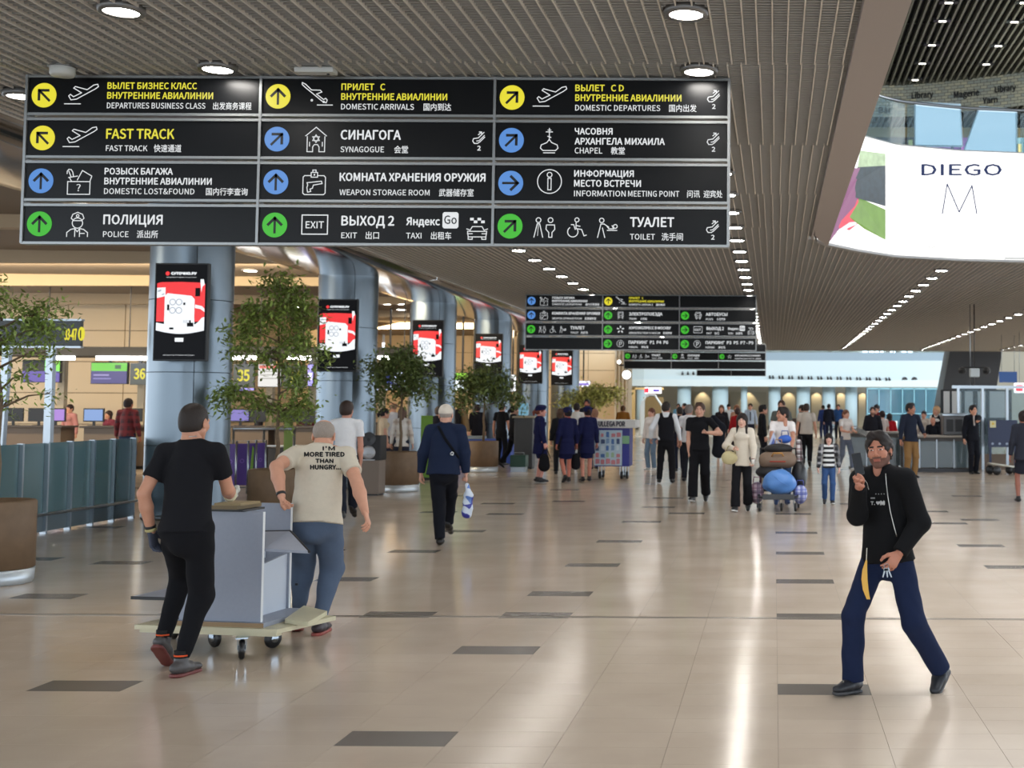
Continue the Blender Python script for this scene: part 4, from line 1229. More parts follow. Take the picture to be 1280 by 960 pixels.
ledpic('picture_dress', mat('led_dress', srgb(226, 60, 84), emit=0.66, noise=.3, scale=6), [[(1062, 222), (1066, 222), (1071, 240), (1075, 262), (1072, 280), (1062, 288), (1050, 286), (1044, 276), (1048, 262), (1055, 240)]], .022)
ledpic('picture_bench', mat('led_bench', srgb(238, 226, 232), emit=0.72), [[(1040, 304), (1050, 286), (1062, 278), (1072, 277), (1070, 281), (1060, 285), (1052, 296), (1050, 305)], [(1062, 290), (1100, 296), (1107, 303), (1107, 310), (1052, 306)], [(1077, 212), (1079.5, 212), (1074, 246), (1072, 246)]], .026)
def led_text(s_, cx, base, h, w_, bold, m, nm):
    T = MB(); put_text(T, s_, cx, -base, h, w_, bold, align='c')
    pts = [(v[0], -v[2]) for v in T.v]; out = MB()
    g = MB(); led_patch(g, pts, .03); out.v = g.v; out.f = T.f; out.m = T.m; out.smooth = T.smooth
    fix(out).build(nm, m, t)
M_NAVY = mat('led_navy', srgb(34, 48, 92), .5, emit=0.60)
led_text('DIEGO', 1202, 219, 13.5, 100, .5, M_NAVY, 'lettering')
f = MB(); T = MB(); stroke(T, [(1178, -267), (1184, -230), (1199, -265), (1215, -232), (1221, -267)], 1.6)
g = MB(); led_patch(g, [(v[0], -v[2]) for v in T.v], .03); f.v = g.v; f.f = T.f; f.m = T.m; f.smooth = T.smooth
fix(f).build('logo', M_NAVY, t)
led_text('www.diegom.it', 1202, 313, 5.5, 66, 0, mat('led_faint', srgb(214, 214, 222), .5, emit=0.96), 'lettering')

# upper floor slab, shops, balustrade
UF = LZ1 - .25
struct(MB().box(-4, 20, 24.7, 45, UF - .35, UF).build('floor_upper', mat('upper_slab', srgb(150, 150, 150), .6)))
UZ = 9.6
M_USL = mat('upper_slat', srgb(112, 110, 98), .5, .2)
uc = struct(MB().box(-6, 22, -14, 46, UZ + .25, UZ + .45).build('ceiling_upper', mat('upper_void', srgb(34, 36, 34), .9))); uc['label'] = 'dark slatted ceiling high above the atrium'
us = MB()
for k in range(150): us.box(-2.0 + k * .155, -1.955 + k * .155, -4, 45, UZ, UZ + .12)
o = us.build('ceiling_slats', M_USL, uc); o['kind'] = 'stuff'
us = MB()
for k in range(30): us.box(-4, 22, -4 + k * 1.6, -3.95 + k * 1.6, UZ + .12, UZ + .16)
us.build('carrier', M_DKMET, uc)
spot_me = MB().box(-.075, .075, -.025, .025, -.02, .03).mesh('lens', mat('spot_glow', (1, .95, .85), emit=4))
spc_me = MB().box(-.18, .18, -.08, .08, -.01, .06).mesh('housing', M_BLACK)
for i, (px, py) in enumerate([(1186, 3), (1178, 26), (1165, 56), (1153, 79), (1144, 99.5), (1268, 27), (1248, 57), (1233, 80), (1219, 100), (1280, 3)]):
    p = fl(px, py, UZ)
    q = thing('ceiling_spotlight', 'small rectangular spotlight between the slats of the high upper ceiling', 'light', (p.x, p.y, UZ), 0, 'spotlights of the upper ceiling')
    obj('lens', spot_me, q); obj('housing', spc_me, q)
# curved shop front of small tiles on the upper floor
M_SHOP = mat('shop_tile', srgb(150, 146, 126), .35)
m_ = M_SHOP.node_tree; bt = m_.nodes.new('ShaderNodeTexBrick'); bt.inputs['Scale'].default_value = 3.4; bt.inputs['Color1'].default_value = (*srgb(160, 156, 132), 1); bt.inputs['Color2'].default_value = (*srgb(126, 132, 126), 1); bt.inputs['Mortar'].default_value = (*srgb(70, 68, 60), 1)
tc_ = m_.nodes.new('ShaderNodeTexCoord'); mp_ = m_.nodes.new('ShaderNodeMapping'); mp_.inputs['Rotation'].default_value = (PI / 2, 0, 0)
m_.links.new(tc_.outputs['Object'], mp_.inputs[0]); m_.links.new(mp_.outputs[0], bt.inputs[0]); m_.links.new(bt.outputs[0], m_.nodes['Principled BSDF'].inputs['Base Color'])
def shopY(x): return 31.2 - .35 * max(0, x - 3) ** 1.25
f = MB(); xs2 = np.linspace(-1.5, 9.5, 34)
vs = [(x, shopY(x), z) for x in xs2 for z in (UF + 2.55, UZ + .2)]
f.add(vs, [(2 * i, 2 * i + 2, 2 * i + 3, 2 * i + 1) for i in range(33)], True)
ws = struct(f.build('wall_shopfront', M_SHOP)); ws['label'] = 'curved tiled shop front on the upper floor'
T = MB()
for s_, px, py, h, w_ in (('Library', 1154, 120, .15, .50), ('Magerie', 1206, 124, .15, .56), ('Library', 1250, 123, .14, .45), ('Bar', 1108, 137, .14, .3), ('Yarn', 1233, 135, .14, .32)):
    p_ = at(px, py, 30.8); put_text(T, s_, p_.x, p_.z, h, w_, .008, align='c')
T.v = [(v[0], shopY(v[0]) - .03, v[2]) for v in T.v]
T.build('lettering', M_BLACK, ws)
f = MB(); f.box(-1.5, 9.5, 33.5, 33.7, UF, UF + 2.8); bw = struct(f.build('wall_shop', mat('shop_back', srgb(120, 112, 84), .6, noise=.4, scale=2)))
cols = [srgb(170, 180, 120), srgb(40, 44, 50), srgb(150, 110, 170), srgb(120, 160, 170), srgb(200, 190, 130), srgb(60, 66, 60)]
r = random.Random(4)
for i in range(5):
    x = 1.2 + i * 1.3
    q = thing('shop_shelf', ['yellow lit', 'purple trimmed', 'dark', 'teal glass', 'pale'][i] + ' shop display shelf on the upper floor', 'shelf', (x, 31.9, UF))
    MB().box(0, 1.2, 0, .04, 0, 2.2).box(0, .05, 0, .4, 0, 2.2).box(1.15, 1.2, 0, .4, 0, 2.2).build('frame', mat('shelf_%d' % i, cols[i], .4), q)
    for k in range(4):
        MB().box(.05, 1.15, 0, .4, .3 + k * .5, .33 + k * .5).build('shelf_board', mat('shelf_glow', srgb(190, 200, 150), emit=.8), q)
        g = MB()
        for j in range(7): g.box(.1 + j * .15, .2 + j * .15, -.02, .1, .33 + k * .5, .33 + k * .5 + r.uniform(.12, .3))
        g_ = g.build('goods', mat('goods_%d' % ((i + k) % 4), cols[(i + k * 2) % 6], .4), q); g_['kind'] = 'stuff'
# glass balustrade with steel handrail
def glass(name, col, alpha=.35, rough=.06):
    if name in MATS: return MATS[name]
    m = mat(name, col, rough, spec=.8); nt = m.node_tree; b = nt.nodes['Principled BSDF']
    tr = nt.nodes.new('ShaderNodeBsdfTransparent'); tr.inputs[0].default_value = (*[min(1, c * .5 + .5) for c in col], 1)
    mx = nt.nodes.new('ShaderNodeMixShader'); mx.inputs[0].default_value = alpha
    out = nt.nodes['Material Output']
    nt.links.new(tr.outputs[0], mx.inputs[1]); nt.links.new(b.outputs[0], mx.inputs[2]); nt.links.new(mx.outputs[0], out.inputs[0]); return m
M_GL = glass('clear_glass', srgb(190, 215, 225), .10)
bal = thing('glass_balustrade', 'glass balustrade with steel handrail above the illuminated screen', 'railing', (3, 22.5, UF))
Mi2 = Matrix.Translation((-3, -22.5, -UF))
HRZ = LZ1 + .84
bx = list(np.linspace(.2, XO1, 9))
for i in range(8):
    f = MB(); a, b = bx[i] + .02, bx[i + 1] - .02
    f.poly([(a, ledY(a) + .1, LZ1 + .03), (b, ledY(b) + .1, LZ1 + .03), (b, ledY(b) + .1, HRZ - .04), (a, ledY(a) + .1, HRZ - .04)], (0, .02, 0))
    f.v = [tuple(Mi2 @ Vector(v)) for v in f.v]; f.build('pane', M_GL, bal)
f = MB(); f.tube([(x, ledY(x) + .05, HRZ) for x in np.linspace(.2, XO1, 30)], .03, 8); f.v = [tuple(Mi2 @ Vector(v)) for v in f.v]; f.build('handrail', M_STEEL, bal)
# pale blue freestanding panels behind the glass
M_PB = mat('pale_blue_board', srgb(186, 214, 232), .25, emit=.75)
for i, ((x0, x1, x2, x3), (ya, yb), Y, lb) in enumerate([((1143.5, 1200, 1203, 1143.5), (128, 183), 25.1, 'pale blue display board left of the other, behind the glass balustrade'),
                                             ((1224, 1270, 1270, 1204), (134, 192), 25.2, 'pale blue slanted display board at the right behind the glass balustrade')]):
    a, b, c, d = at(x0, ya, Y), at(x1, ya + 3, Y), at(x2, yb, Y), at(x3, yb - 1, Y)
    q = thing('display_board', lb, 'board', (a.x, Y, UF))
    o_ = Vector((a.x, Y, UF))
    MB().poly([p_ - o_ for p_ in (a, b, c, d)], (0, .08, 0)).build('panel', M_PB, q)
    e = Vector((0, -.03, 0))
    f = MB(); f.tube([a - o_ + e, b - o_ + e, c - o_ + e, d - o_ + e, a - o_ + e], .018, 6); f.build('frame', mat('board_edge', srgb(196, 218, 232), .3), q)
    MB().tube([(d - o_) + Vector((.2, .05, 0)), Vector(((d - o_).x + .2, .05, 0))], .025, 8).tube([(c - o_) + Vector((-.2, .05, 0)), Vector(((c - o_).x - .2, .05, 0))], .025, 8).build('leg', M_STEEL, q)

# ================================================================ far end of the hall
FH = 9.0
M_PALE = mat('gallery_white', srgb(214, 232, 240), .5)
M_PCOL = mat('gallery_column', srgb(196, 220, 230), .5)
struct(MB().box(-14, 34, YE + .1, 104, FH, FH + .3).build('ceiling_far', mat('far_ceiling', srgb(190, 186, 176), .7)))
struct(MB().box(XL - .3, XR, YE, YE + .15, CZ - .03, FH).build('wall_bulkhead', mat('bulkhead', srgb(150, 140, 128), .7)))
far_wall = struct(MB().box(-14, 34, 101, 101.3, 0, FH).build('wall_far', mat('far_wall', srgb(192, 186, 170), .6)))
far_wall['label'] = 'pale far end wall of the hall with recesses and high windows'
struct(MB().box(-14, -13.7, 62, 101, 0, FH).build('wall_far_left', M_BEIGE2))
pg = [(-16, 90.5)] + [(x, 88.5 - .022 * (x + 9) ** 1.4) for x in np.linspace(-9, 14, 12)]
gal = thing('gallery_balcony', 'long pale curved balcony front across the far end of the hall', 'balcony', (0, 86, 2.9))
def gpoly(zs, off, m, nm, parent, th=.3):
    f = MB(); vs = []
    for x, y in pg:
        for d, z in ((off, zs[0]), (off + th, zs[0]), (off + th, zs[1]), (off, zs[1])): vs.append((x, y + d - 86, z - 2.9))
    f.add(vs, [(4 * i + k, 4 * i + 4 + k, 4 * i + 4 + (k + 1) % 4, 4 * i + (k + 1) % 4) for i in range(len(pg) - 1) for k in range(4)])
    return f.build(nm, m, parent)
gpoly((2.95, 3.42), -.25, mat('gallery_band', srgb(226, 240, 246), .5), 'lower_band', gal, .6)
gpoly((3.42, 4.75), 0, M_PALE, 'fascia', gal)
gpoly((4.75, 5.3), 0, mat('gallery_rail', srgb(150, 172, 190), .5), 'parapet', gal, .1)
gpoly((5.3, 6.1), 0, M_GL, 'pane', gal, .03)
def gy(x):
    for a, b in zip(pg, pg[1:]):
        if a[0] <= x <= b[0]: return a[1] + (b[1] - a[1]) * (x - a[0]) / (b[0] - a[0])
    return 86
noz = MB().tube([(0, -.02, 0), (0, -.22, -.04), (.02, -.3, -.16)], [.05, .05, .09], 8).mesh('air_nozzle', M_DKMET)
for i in range(13):
    px = 962 + i * 12.3
    for d in (0, 4):
        p_ = at(px + d, 469, 86); obj('air_nozzle', noz, gal, (p_.x, gy(p_.x) - 86, at(px, 469 + i * .25, 86).z - 2.9))
for px in (1135, 1147.5):
    p_ = at(px, 474, 85); MB().lathe([(.001, 0), (.16, 0), (.20, .03), (.20, .06), (.001, .06)], 16, axis='Y', closed=True).build('round_vent', M_DKMET, gal, loc=(p_.x, gy(p_.x) - 86 - .08, p_.z - 2.9))
for i in range(5):
    px = 850 + i * 7; p_ = at(px, 464, 86); obj('air_nozzle', noz, gal, (p_.x, gy(p_.x) - 86, p_.z - 2.9))
# columns under the gallery
gcl = ['white round column under the far gallery, leftmost, by the wall clock', 'white lit round column under the far gallery, behind the vested man', 'white round column under the far gallery, fourth sign above it', 'white round column under the gallery behind the man in black profile',
       'white round column under the gallery behind the boy', 'white round column under the gallery right of the boy', 'white round column under the gallery at the glass shop', 'white round column under the far gallery, behind the head of the grey-shirted man']
for (px, wd), lb in zip([(803, 15), (855, 17), (900, 20), (968, 15), (1004, 17), (1036, 16), (1064, 15), (930, 8)], gcl):
    p_ = at(px, 520, 89.5); r_c = wd * 89.5 / 1600 / 2
    c = struct(MB().lathe([(r_c, 0), (r_c, 3.1)], 20).build('column', M_PCOL, loc=(p_.x, 89.5, 0))); c['label'] = lb
    MB().lathe([(r_c + .05, 0), (r_c + .05, .25)], 20).build('base_ring', M_STEEL, c)
# recesses with warm light behind the columns
for i, (a, b) in enumerate(((868, 888), (913, 958), (978, 994), (1014, 1027), (1046, 1056), (1073, 1084))):
    p0, p1 = at(a, 520, 100.8), at(b, 520, 100.8)
    f = MB().box(p0.x, p1.x, 100.7, 100.95, 0, 2.7).build('wall_panel', mat('far_recess', srgb(196, 168, 126) if i > 1 else srgb(170, 166, 150), .6), far_wall)
    l_ = bpy.data.lights.new('wall_washer', 'SPOT'); l_.energy = 60; l_.color = (1, .78, .48); l_.spot_size = 1.2; l_.shadow_soft_size = .08
    o_ = bpy.data.objects.new('wall_washer', l_); COL.objects.link(o_); o_.location = ((p0.x + p1.x) / 2, 100.2, 3.0); o_.rotation_euler = (math.radians(18), 0, 0)
for a, b, z0, z1 in ((1078, 1092, 5.1, 6.6), (1094, 1104, 5.1, 6.3), (1127, 1140, 5.1, 6.6), (1112, 1120, 5.1, 6.3)):
    p0, p1 = at(a, 445, 100.8), at(b, 445, 100.8)
    w_ = struct(MB().box(p0.x, p1.x, 100.6, 100.8, z0, z1).build('window_%d' % (a % 7 + 1), mat('window_daylight', (.86, .95, 1.0), emit=2.4)))
    MB().box((p0.x + p1.x) / 2 - .04, (p0.x + p1.x) / 2 + .04, 100.5, 100.6, z0, z1).build('frame', M_DKMET, w_)
for px, wd in ((1037, 6), (1110, 5), (1122, 5), (1144, 4)):
    p_ = at(px, 445, 99); MB().box(p_.x - wd * .03, p_.x + wd * .03, 98.9, 99.2, 4.6, FH).build('pier', mat('far_pier', srgb(150, 132, 106), .6), far_wall)
# glass-fronted shop under the gallery, right
q = thing('glass_shop', 'blue-lit glass-fronted shop under the right end of the gallery', 'shop', (at(1128, 500, 80).x, 80, 0))
W_ = (at(1172, 500, 80).x - at(1084, 500, 80).x) / 2
MB().box(-W_, W_, 1.2, 1.4, 0, 2.8).build('back_wall', mat('shop_dark', srgb(70, 66, 72), .6), q)
for k in range(6):
    MB().box(-W_ + k * W_ / 3 + .02, -W_ + (k + 1) * W_ / 3 - .02, 0, .03, .2, 2.7).build('pane', glass('cyan_glass', srgb(96, 140, 158), .45), q)
    MB().box(-W_ + k * W_ / 3 - .03, -W_ + k * W_ / 3 + .03, -.05, .05, 0, 2.8).build('mullion', mat('cyan_frame', srgb(120, 165, 180), .4), q)
MB().box(-W_, W_, -.05, .05, 2.7, 2.8).box(-W_, W_, -.05, .05, 1.15, 1.22).build('frame', mat('cyan_frame', srgb(120, 165, 180), .4), q)
r = random.Random(2)
for k in range(9):
    c_ = r.choice([srgb(150, 40, 60), srgb(80, 130, 190), srgb(190, 205, 220), srgb(60, 60, 90), srgb(170, 110, 60)])
    x = -W_ * .8 + k * W_ * .19
    MB().box(x, x + W_ * .15, .9, 1.1, .9 + r.uniform(0, .3), 2.3 + r.uniform(0, .3)).build('poster', mat('poster_%d' % k, c_, .5, emit=.35), q)
# portal and lit sign at the left end of the far hall
q = thing('portal_frame', 'wooden framed portal below a small red and white lit sign', 'portal', (at(806, 520, 70).x, 70, 0))
MB().box(-.75, -.55, 0, .2, 0, 2.6).box(-1.1, -.95, 0, .2, 0, 2.6).box(-1.1, 1.0, 0, .2, 2.5, 2.62).build('frame', mat('pale_wood', srgb(205, 170, 110), .5), q)
MB().tube([(-.25, -.1, 0), (-.2, -.1, 1.6), (.1, -.1, 2.2), (.55, -.1, 2.2), (.95, -.1, 1.6), (1.15, -.1, 0)], .06, 8).build('arch', mat('arch_white', srgb(210, 214, 214), .4), q)
MB().box(-.1, 1.0, .1, .2, 0, 2.1).build('back_panel', mat('arch_back', srgb(150, 126, 84), .5), q)
MB().box(-.2, 0, -.15, -.08, .1, 1.9).build('machine', mat('arch_white', srgb(210, 214, 214), .4), q)
MB().box(0, .9, -.2, -.1, 2.3, 2.62).build('lit_sign', mat('lit_sign_white', (1, .92, .95), emit=1.6), q)
MB().box(.0, .22, -.23, -.2, 2.33, 2.58).build('lit_sign_mark', mat('lit_sign_red', srgb(220, 30, 50), emit=1.4), q)
MB().box(.45, .8, -.23, -.2, 2.38, 2.52).build('lit_sign_mark', mat('lit_sign_violet', srgb(70, 50, 150), emit=1.2), q)
# clock
p_ = at(783.5, 468.5, 55)
q = thing('wall_clock', 'round white clock on a dark bracket below the third sign', 'clock', tuple(p_))
MB().lathe([(.001, -.06), (.20, -.06), (.215, -.04), (.215, .04), (.001, .04)], 28, axis='Y', closed=True).build('case', M_DKMET, q)
MB().lathe([(.001, -.068), (.19, -.068)], 28, axis='Y', closed=True).build('dial', mat('clock_dial', (1, 1, .97), emit=1.6), q)
MB().box(-.008, .008, -.075, -.071, 0, .13).box(0, .1, -.075, -.071, -.008, .008).build('hand', M_BLACK, q)
MB().box(-.03, .03, -.02, .02, .2, CZ - p_.z + .02).box(-.34, 0, -.02, .02, .38, .44).build('bracket', M_DKMET, q)
MB().lathe([(.001, -.1), (.07, -.06), (.09, 0), (.07, .06), (.001, .1)], 12, c=(-.34, 0)).build('lamp', mat('clock_dial', (1, 1, .97), emit=1.6), q, loc=(0, 0, .55))

# ================================================================ right side: tower, partitions, desks
YT = 66.5
p0, p1, p2, p3 = at(1189, 420, YT), at(1254, 420, YT), at(1236, 548, YT), at(1167, 548, YT)
q = tag(MB().poly([(0, 0, 0), (p2.x - p3.x, 0, 0), (p2.x - p3.x + (p1.x - p2.x) * 1.85, 0, FH - .02), ((p0.x - p3.x) * 1.85, 0, FH - .02)], (0, 2.4, 0)).build('tower_block', mat('tower_grey', srgb(58, 60, 64), .5), loc=(p3.x, YT, 0)), 'dark grey leaning tower block rising to the ceiling at the right', 'tower')
# partition of white panels in a black frame
Yp = 37.0
pa, pb = at(1176, 487, Yp), at(1265, 525, Yp)
q = thing('partition_screen', 'black framed partition with five tall white panels', 'partition', (pa.x, Yp, 0))
MB().box(0, pb.x - pa.x, .02, .08, .9, pa.z).box(.05, .12, .02, .08, 0, .9).box(pb.x - pa.x - .12, pb.x - pa.x - .05, .02, .08, 0, .9).build('frame', M_BLACK, q)
for a, b in ((1179.5, 1187), (1190, 1201.5), (1206, 1216), (1222, 1232), (1237, 1260)):
    x0, x1 = at(a, 500, Yp).x - pa.x, at(b, 500, Yp).x - pa.x
    MB().box(x0, x1, -.01, .02, at(a, 522, Yp).z, at(a, 489, Yp).z).build('panel', mat('white_board', srgb(205, 205, 205), .5), q)
Yg = 35.0
x0 = at(1190, 480, Yg).x; x1 = at(1300, 480, Yg).x
q = thing('glass_cabin', 'steel framed glass cabin around the white panels at the right edge', 'cabin', (x0, Yg, 0))
zt_ = at(1230, 482, Yg).z
MB().box(0, x1 - x0, -.04, .04, zt_ - .08, zt_).build('rail', M_BRUSH, q)
MB().box(0, x1 - x0, -.03, .03, .0, .42).build('kick_panel', mat('brown_kick', srgb(116, 100, 86), .6), q)
for k in range(4):
    xx = (x1 - x0) * (k + .25) / 3.6
    MB().box(xx - .035, xx + .035, -.035, .035, 0, zt_).build('post', M_BRUSH, q)
for k in range(3):
    xx = (x1 - x0) * (k + .25) / 3.6; x2 = (x1 - x0) * (k + 1.25) / 3.6
    MB().box(xx + .05, x2 - .05, -.01, .01, .42, zt_ - .1).build('pane', M_GL, q)
for px in (1214, 1219): 
    p_ = at(px, 440, 34.8); MB().tube([(p_.x - x0, 0, zt_), (p_.x - x0, 0, CZ + .1)], .012, 6).build('hanging_wire', M_STEEL, q)
p_ = at(1218, 466, 34.8)
q = thing('camera_cluster', 'pair of dome cameras hanging on wires in front of the dark tower', 'camera', tuple(p_))
MB().bevbox(-.13, .13, -.1, .1, -.12, .12, .03).build('housing', mat('camera_white', srgb(190, 200, 205), .4), q)
for sx in (-.33, .33): MB().lathe([(.001, -.1), (.09, -.07), (.11, 0), (.08, .08), (.001, .1)], 12).build('lens', M_BLACK, q, loc=(sx, 0, .06))
MB().tube([(-.33, 0, .15), (.33, 0, .15)], .02, 6).tube([(0, 0, .1), (0, 0, CZ - p_.z + .1)], .012, 6).build('bracket', M_DKMET, q)
Yb = 34.3
a_, b_ = at(1235, 525, Yb), at(1272, 559, Yb)
q = thing('notice_board', 'dark blue notice panel with a small yellow notice', 'board', (a_.x, Yb, b_.z))
MB().box(0, b_.x - a_.x, 0, .05, 0, a_.z - b_.z).box(.03, .09, 0, .05, -b_.z, 0).box(b_.x - a_.x - .09, b_.x - a_.x - .03, 0, .05, -b_.z, 0).build('panel', mat('navy_board', srgb(36, 48, 82), .4), q)
MB().box(.05, .21, -.01, 0, (a_.z - b_.z) - .2, (a_.z - b_.z) - .02).build('notice', mat('notice_cream', srgb(220, 214, 170), .6), q)
f = MB(); disc(f, .13, (a_.z - b_.z) - .1, .045, -.013, 3); f.build('notice_mark', mat('notice_yellow', srgb(225, 190, 30), .6), q)
f = MB()
for k in range(4): disc(f, .12 + k * .19, .09, .035, -.008, 12)
f.build('pictogram', mat('ink_dull', srgb(150, 165, 190), .6), q)
a_ = at(1249, 478, 50)
q = thing('blue_sign', 'blue sign panel hanging behind the glass cabin', 'sign', tuple(a_)); MB().box(0, .7, 0, .06, 0, .42).build('panel', mat('sign_blue', srgb(40, 96, 170), .5, emit=.3), q)
MB().tube([(.1, .03, .4), (.1, .03, CZ - a_.z + .1)], .01, 6).tube([(.6, .03, .4), (.6, .03, CZ - a_.z + .1)], .01, 6).build('hanging_wire', M_STEEL, q)
a_ = at(1268, 491, 48)
q = thing('lit_sign', 'small glowing red and white shop sign at the right edge', 'sign', tuple(a_))
MB().bevbox(0, .75, 0, .08, 0, .36, .03).build('panel', mat('lit_sign_white', (1, .92, .95), emit=1.6), q)
MB().bevbox(.05, .32, -.03, 0, .06, .30, .02).build('lit_sign_mark', mat('lit_sign_red', srgb(220, 30, 50), emit=1.4), q)
MB().tube([(.2, .04, .36), (.2, .04, CZ - a_.z + .1)], .01, 6).tube([(.6, .04, .36), (.6, .04, CZ - a_.z + .1)], .01, 6).build('hanging_wire', M_STEEL, q)
# information desk with glass front
def desk(name, label, pxa, pxb, Y, zt_, front, topm, depth=.8, panes=0):
    a, b = at(pxa, 560, Y).x, at(pxb, 560, Y).x; W = b - a
    q = thing(name, label, 'desk', ((a + b) / 2, Y, 0))
    MB().box(-W / 2 + .05, W / 2 - .05, .06, depth, 0, zt_ - .05).build('body', front, q)
    MB().bevbox(-W / 2 - .03, W / 2 + .03, -.03, depth + .03, zt_ - .05, zt_, .012).build('worktop', topm, q)
    MB().box(-W / 2 + .02, W / 2 - .02, .02, depth, 0, .08).build('plinth', M_DKMET, q)
    for k in range(panes):
        x0 = -W / 2 + k * W / panes; x1 = x0 + W / panes
        MB().box(x0 + .02, x1 - .02, 0, .03, .12, zt_ - .15).build('pane', glass('desk_glass', srgb(96, 110, 116), .65), q)
        MB().box(x1 - .015, x1 + .015, -.01, .05, .1, zt_ - .1).build('mullion', M_STEEL, q)
    return q
desk('service_desk', 'grey desk with dark glass front behind the man with the phone', 1128, 1214, 33.5, .95, mat('desk_grey', srgb(76, 72, 70), .5), mat('desk_top', srgb(150, 144, 136), .4), .9, 4)
desk('service_desk', 'pale counter end to the left of the dark glass desk', 1062, 1126, 34.5, 1.02, mat('desk_dark', srgb(92, 88, 84), .5), mat('desk_top', srgb(150, 144, 136), .4), .7, 3)
a_ = at(1180, 546, 34.2)
q = thing('security_scanner', 'metal scanner machine standing on the dark glass desk', 'machine', (at(1192, 540, 34.1).x, 34.0, .95))
MB().bevbox(-.32, .28, -.25, .3, 0, .52, .04).build('housing', mat('scanner_grey', srgb(92, 92, 94), .4, .3), q)
MB().bevbox(-.36, .32, -.27, .32, .5, .58, .02).build('lid', M_BRUSH, q)
MB().box(-.24, -.06, -.27, -.25, .1, .42).box(.0, .18, -.27, -.25, .1, .42).build('grille', M_BLACK, q)
# low empty luggage trolley
def floor_trolley(px, py, label):
    p_ = fl(px, py); q = thing('baggage_trolley', label, 'trolley', (p_.x, p_.y, 0), .25)
    MB().tube([(-.32, 0, .28), (.38, 0, .18), (.38, .42, .18), (-.32, .42, .28), (-.32, 0, .28)], .025, 8).tube([(0, 0, .23), (0, .42, .23)], .02, 6).build('frame', mat('trolley_white', srgb(200, 200, 190), .4), q)
    MB().poly([(-.3, .02, .27), (.36, .02, .19), (.36, .4, .19), (-.3, .4, .27)], (0, 0, .012)).build('deck', M_BRUSH, q)
    for x, y in ((-.26, .0), (.28, .0), (-.26, .42), (.28, .42)):
        MB().lathe([(.001, -.025), (.10, -.025), (.12, 0), (.10, .025), (.001, .025)], 16, axis='Y', closed=True).build('wheel', M_BLACK, q, loc=(x, y, .12))
    return q
floor_trolley(1258, 594, 'low empty white baggage trolley near the right edge')
# shopping tables / far seating blocks
for i, (px, py, wd, hh, c_, lb) in enumerate([(1112, 543.5, .9, .8, (210, 214, 210), 'small white counter far behind the man with the phone'), (1000, 535, 1.6, .7, (84, 70, 66), 'dark low seating block under the far gallery'),
                                              (1222, 533, .8, .9, (96, 98, 100), 'grey metal cabinet inside the glass cabin')]):
    p_ = fl(px, py) if i != 2 else Vector((at(px, 533, 36).x, 36, 0))
    q = thing('counter', lb, 'counter', (p_.x, p_.y, 0)); MB().bevbox(-wd / 2, wd / 2, 0, .6, .1, hh, .03).build('body', cloth(*c_), q); MB().box(-wd / 2 + .05, wd / 2 - .05, .05, .55, 0, .1).build('plinth', M_DKMET, q)

# ================================================================ left side
# glass fence of narrow panels
FX = -9.62
fen = thing('glass_fence', 'teal glass fence of narrow panels between steel posts', 'fence', (FX, 14, 0))
M_TG = glass('teal_glass', srgb(92, 128, 134), .62, .12)
y = 11.2
while y < 18.8:
    MB().box(-.012, .012, y - 14 + .03, y - 14 + .55, .27, 1.19).build('pane', M_TG, fen)
    MB().box(-.02, .02, y - 14 + .01, y - 14 + .57, .03, .24).build('kick_panel', mat('fence_kick', srgb(100, 112, 118), .35, .6), fen)
    MB().box(-.02, .06, y - 14 - .018, y - 14 + .018, 0, 1.20).build('post', M_BRUSH, fen)
    y += .575
MB().box(-.02, .06, y - 14 - .018, y - 14 + .018, 0, 1.20).build('post', M_BRUSH, fen)
MB().tube([(.09, -2.9, .26), (.09, y - 14 + .1, .26)], .02, 8).build('bumper_rail', M_BRUSH, fen)
# gate frame with row-number sign
gx = at(62, 500, 20.2).x
q = thing('gate_sign', 'dark overhead sign reading 33-47 on two steel posts, behind the leftmost tree', 'sign', (gx, 20.2, 0))
for dx, tilt in ((0, 0), (-.68, .10)):
    MB().poly([(dx - .055 - tilt, -.05, 0), (dx + .055 - tilt, -.05, 0), (dx + .055, -.05, 2.9), (dx - .055, -.05, 2.9)], (0, .1, 0)).build('post', M_BRUSH, q)
s0, s1 = at(-60, 432, 20.1), at(103, 403, 20.1)
sb = MB().bevbox(s0.x - gx, s1.x - gx, -.14, -.06, s0.z, s1.z + .02, .006).build('panel', mat('gate_panel', srgb(58, 64, 66), .35), q)
MB().box(s0.x - gx - .01, s1.x - gx + .01, -.15, -.05, s0.z - .03, s0.z).box(s0.x - gx - .01, s1.x - gx + .01, -.15, -.05, s1.z + .02, s1.z + .05).build('rail', M_BRUSH, q)
T = MB(); put_text(T, '33-47', at(78, 430, 20).x - gx, at(79, 424.5, 20).z, .17, .185, .006, y=-.145); T.build('lettering', INK['Y'], sb)
T = MB(); disc(T, at(99.5, 417, 20).x - gx, at(100, 417, 20).z, .11, -.145, 20); T.v = [((v[0] - (at(99.5, 417, 20).x - gx)) * .5 + at(99.5, 417, 20).x - gx, v[1], v[2]) for v in T.v]; T.build('arrow_disc', INK['Y'], sb)
T = MB(); stroke(T, [(at(100, 417, 20).x - gx - .02, at(100, 417, 20).z - .06), (at(100, 417, 20).x - gx - .02, at(100, 417, 20).z + .05)], .02, -.148); T.build('arrow', INK['k'], sb)
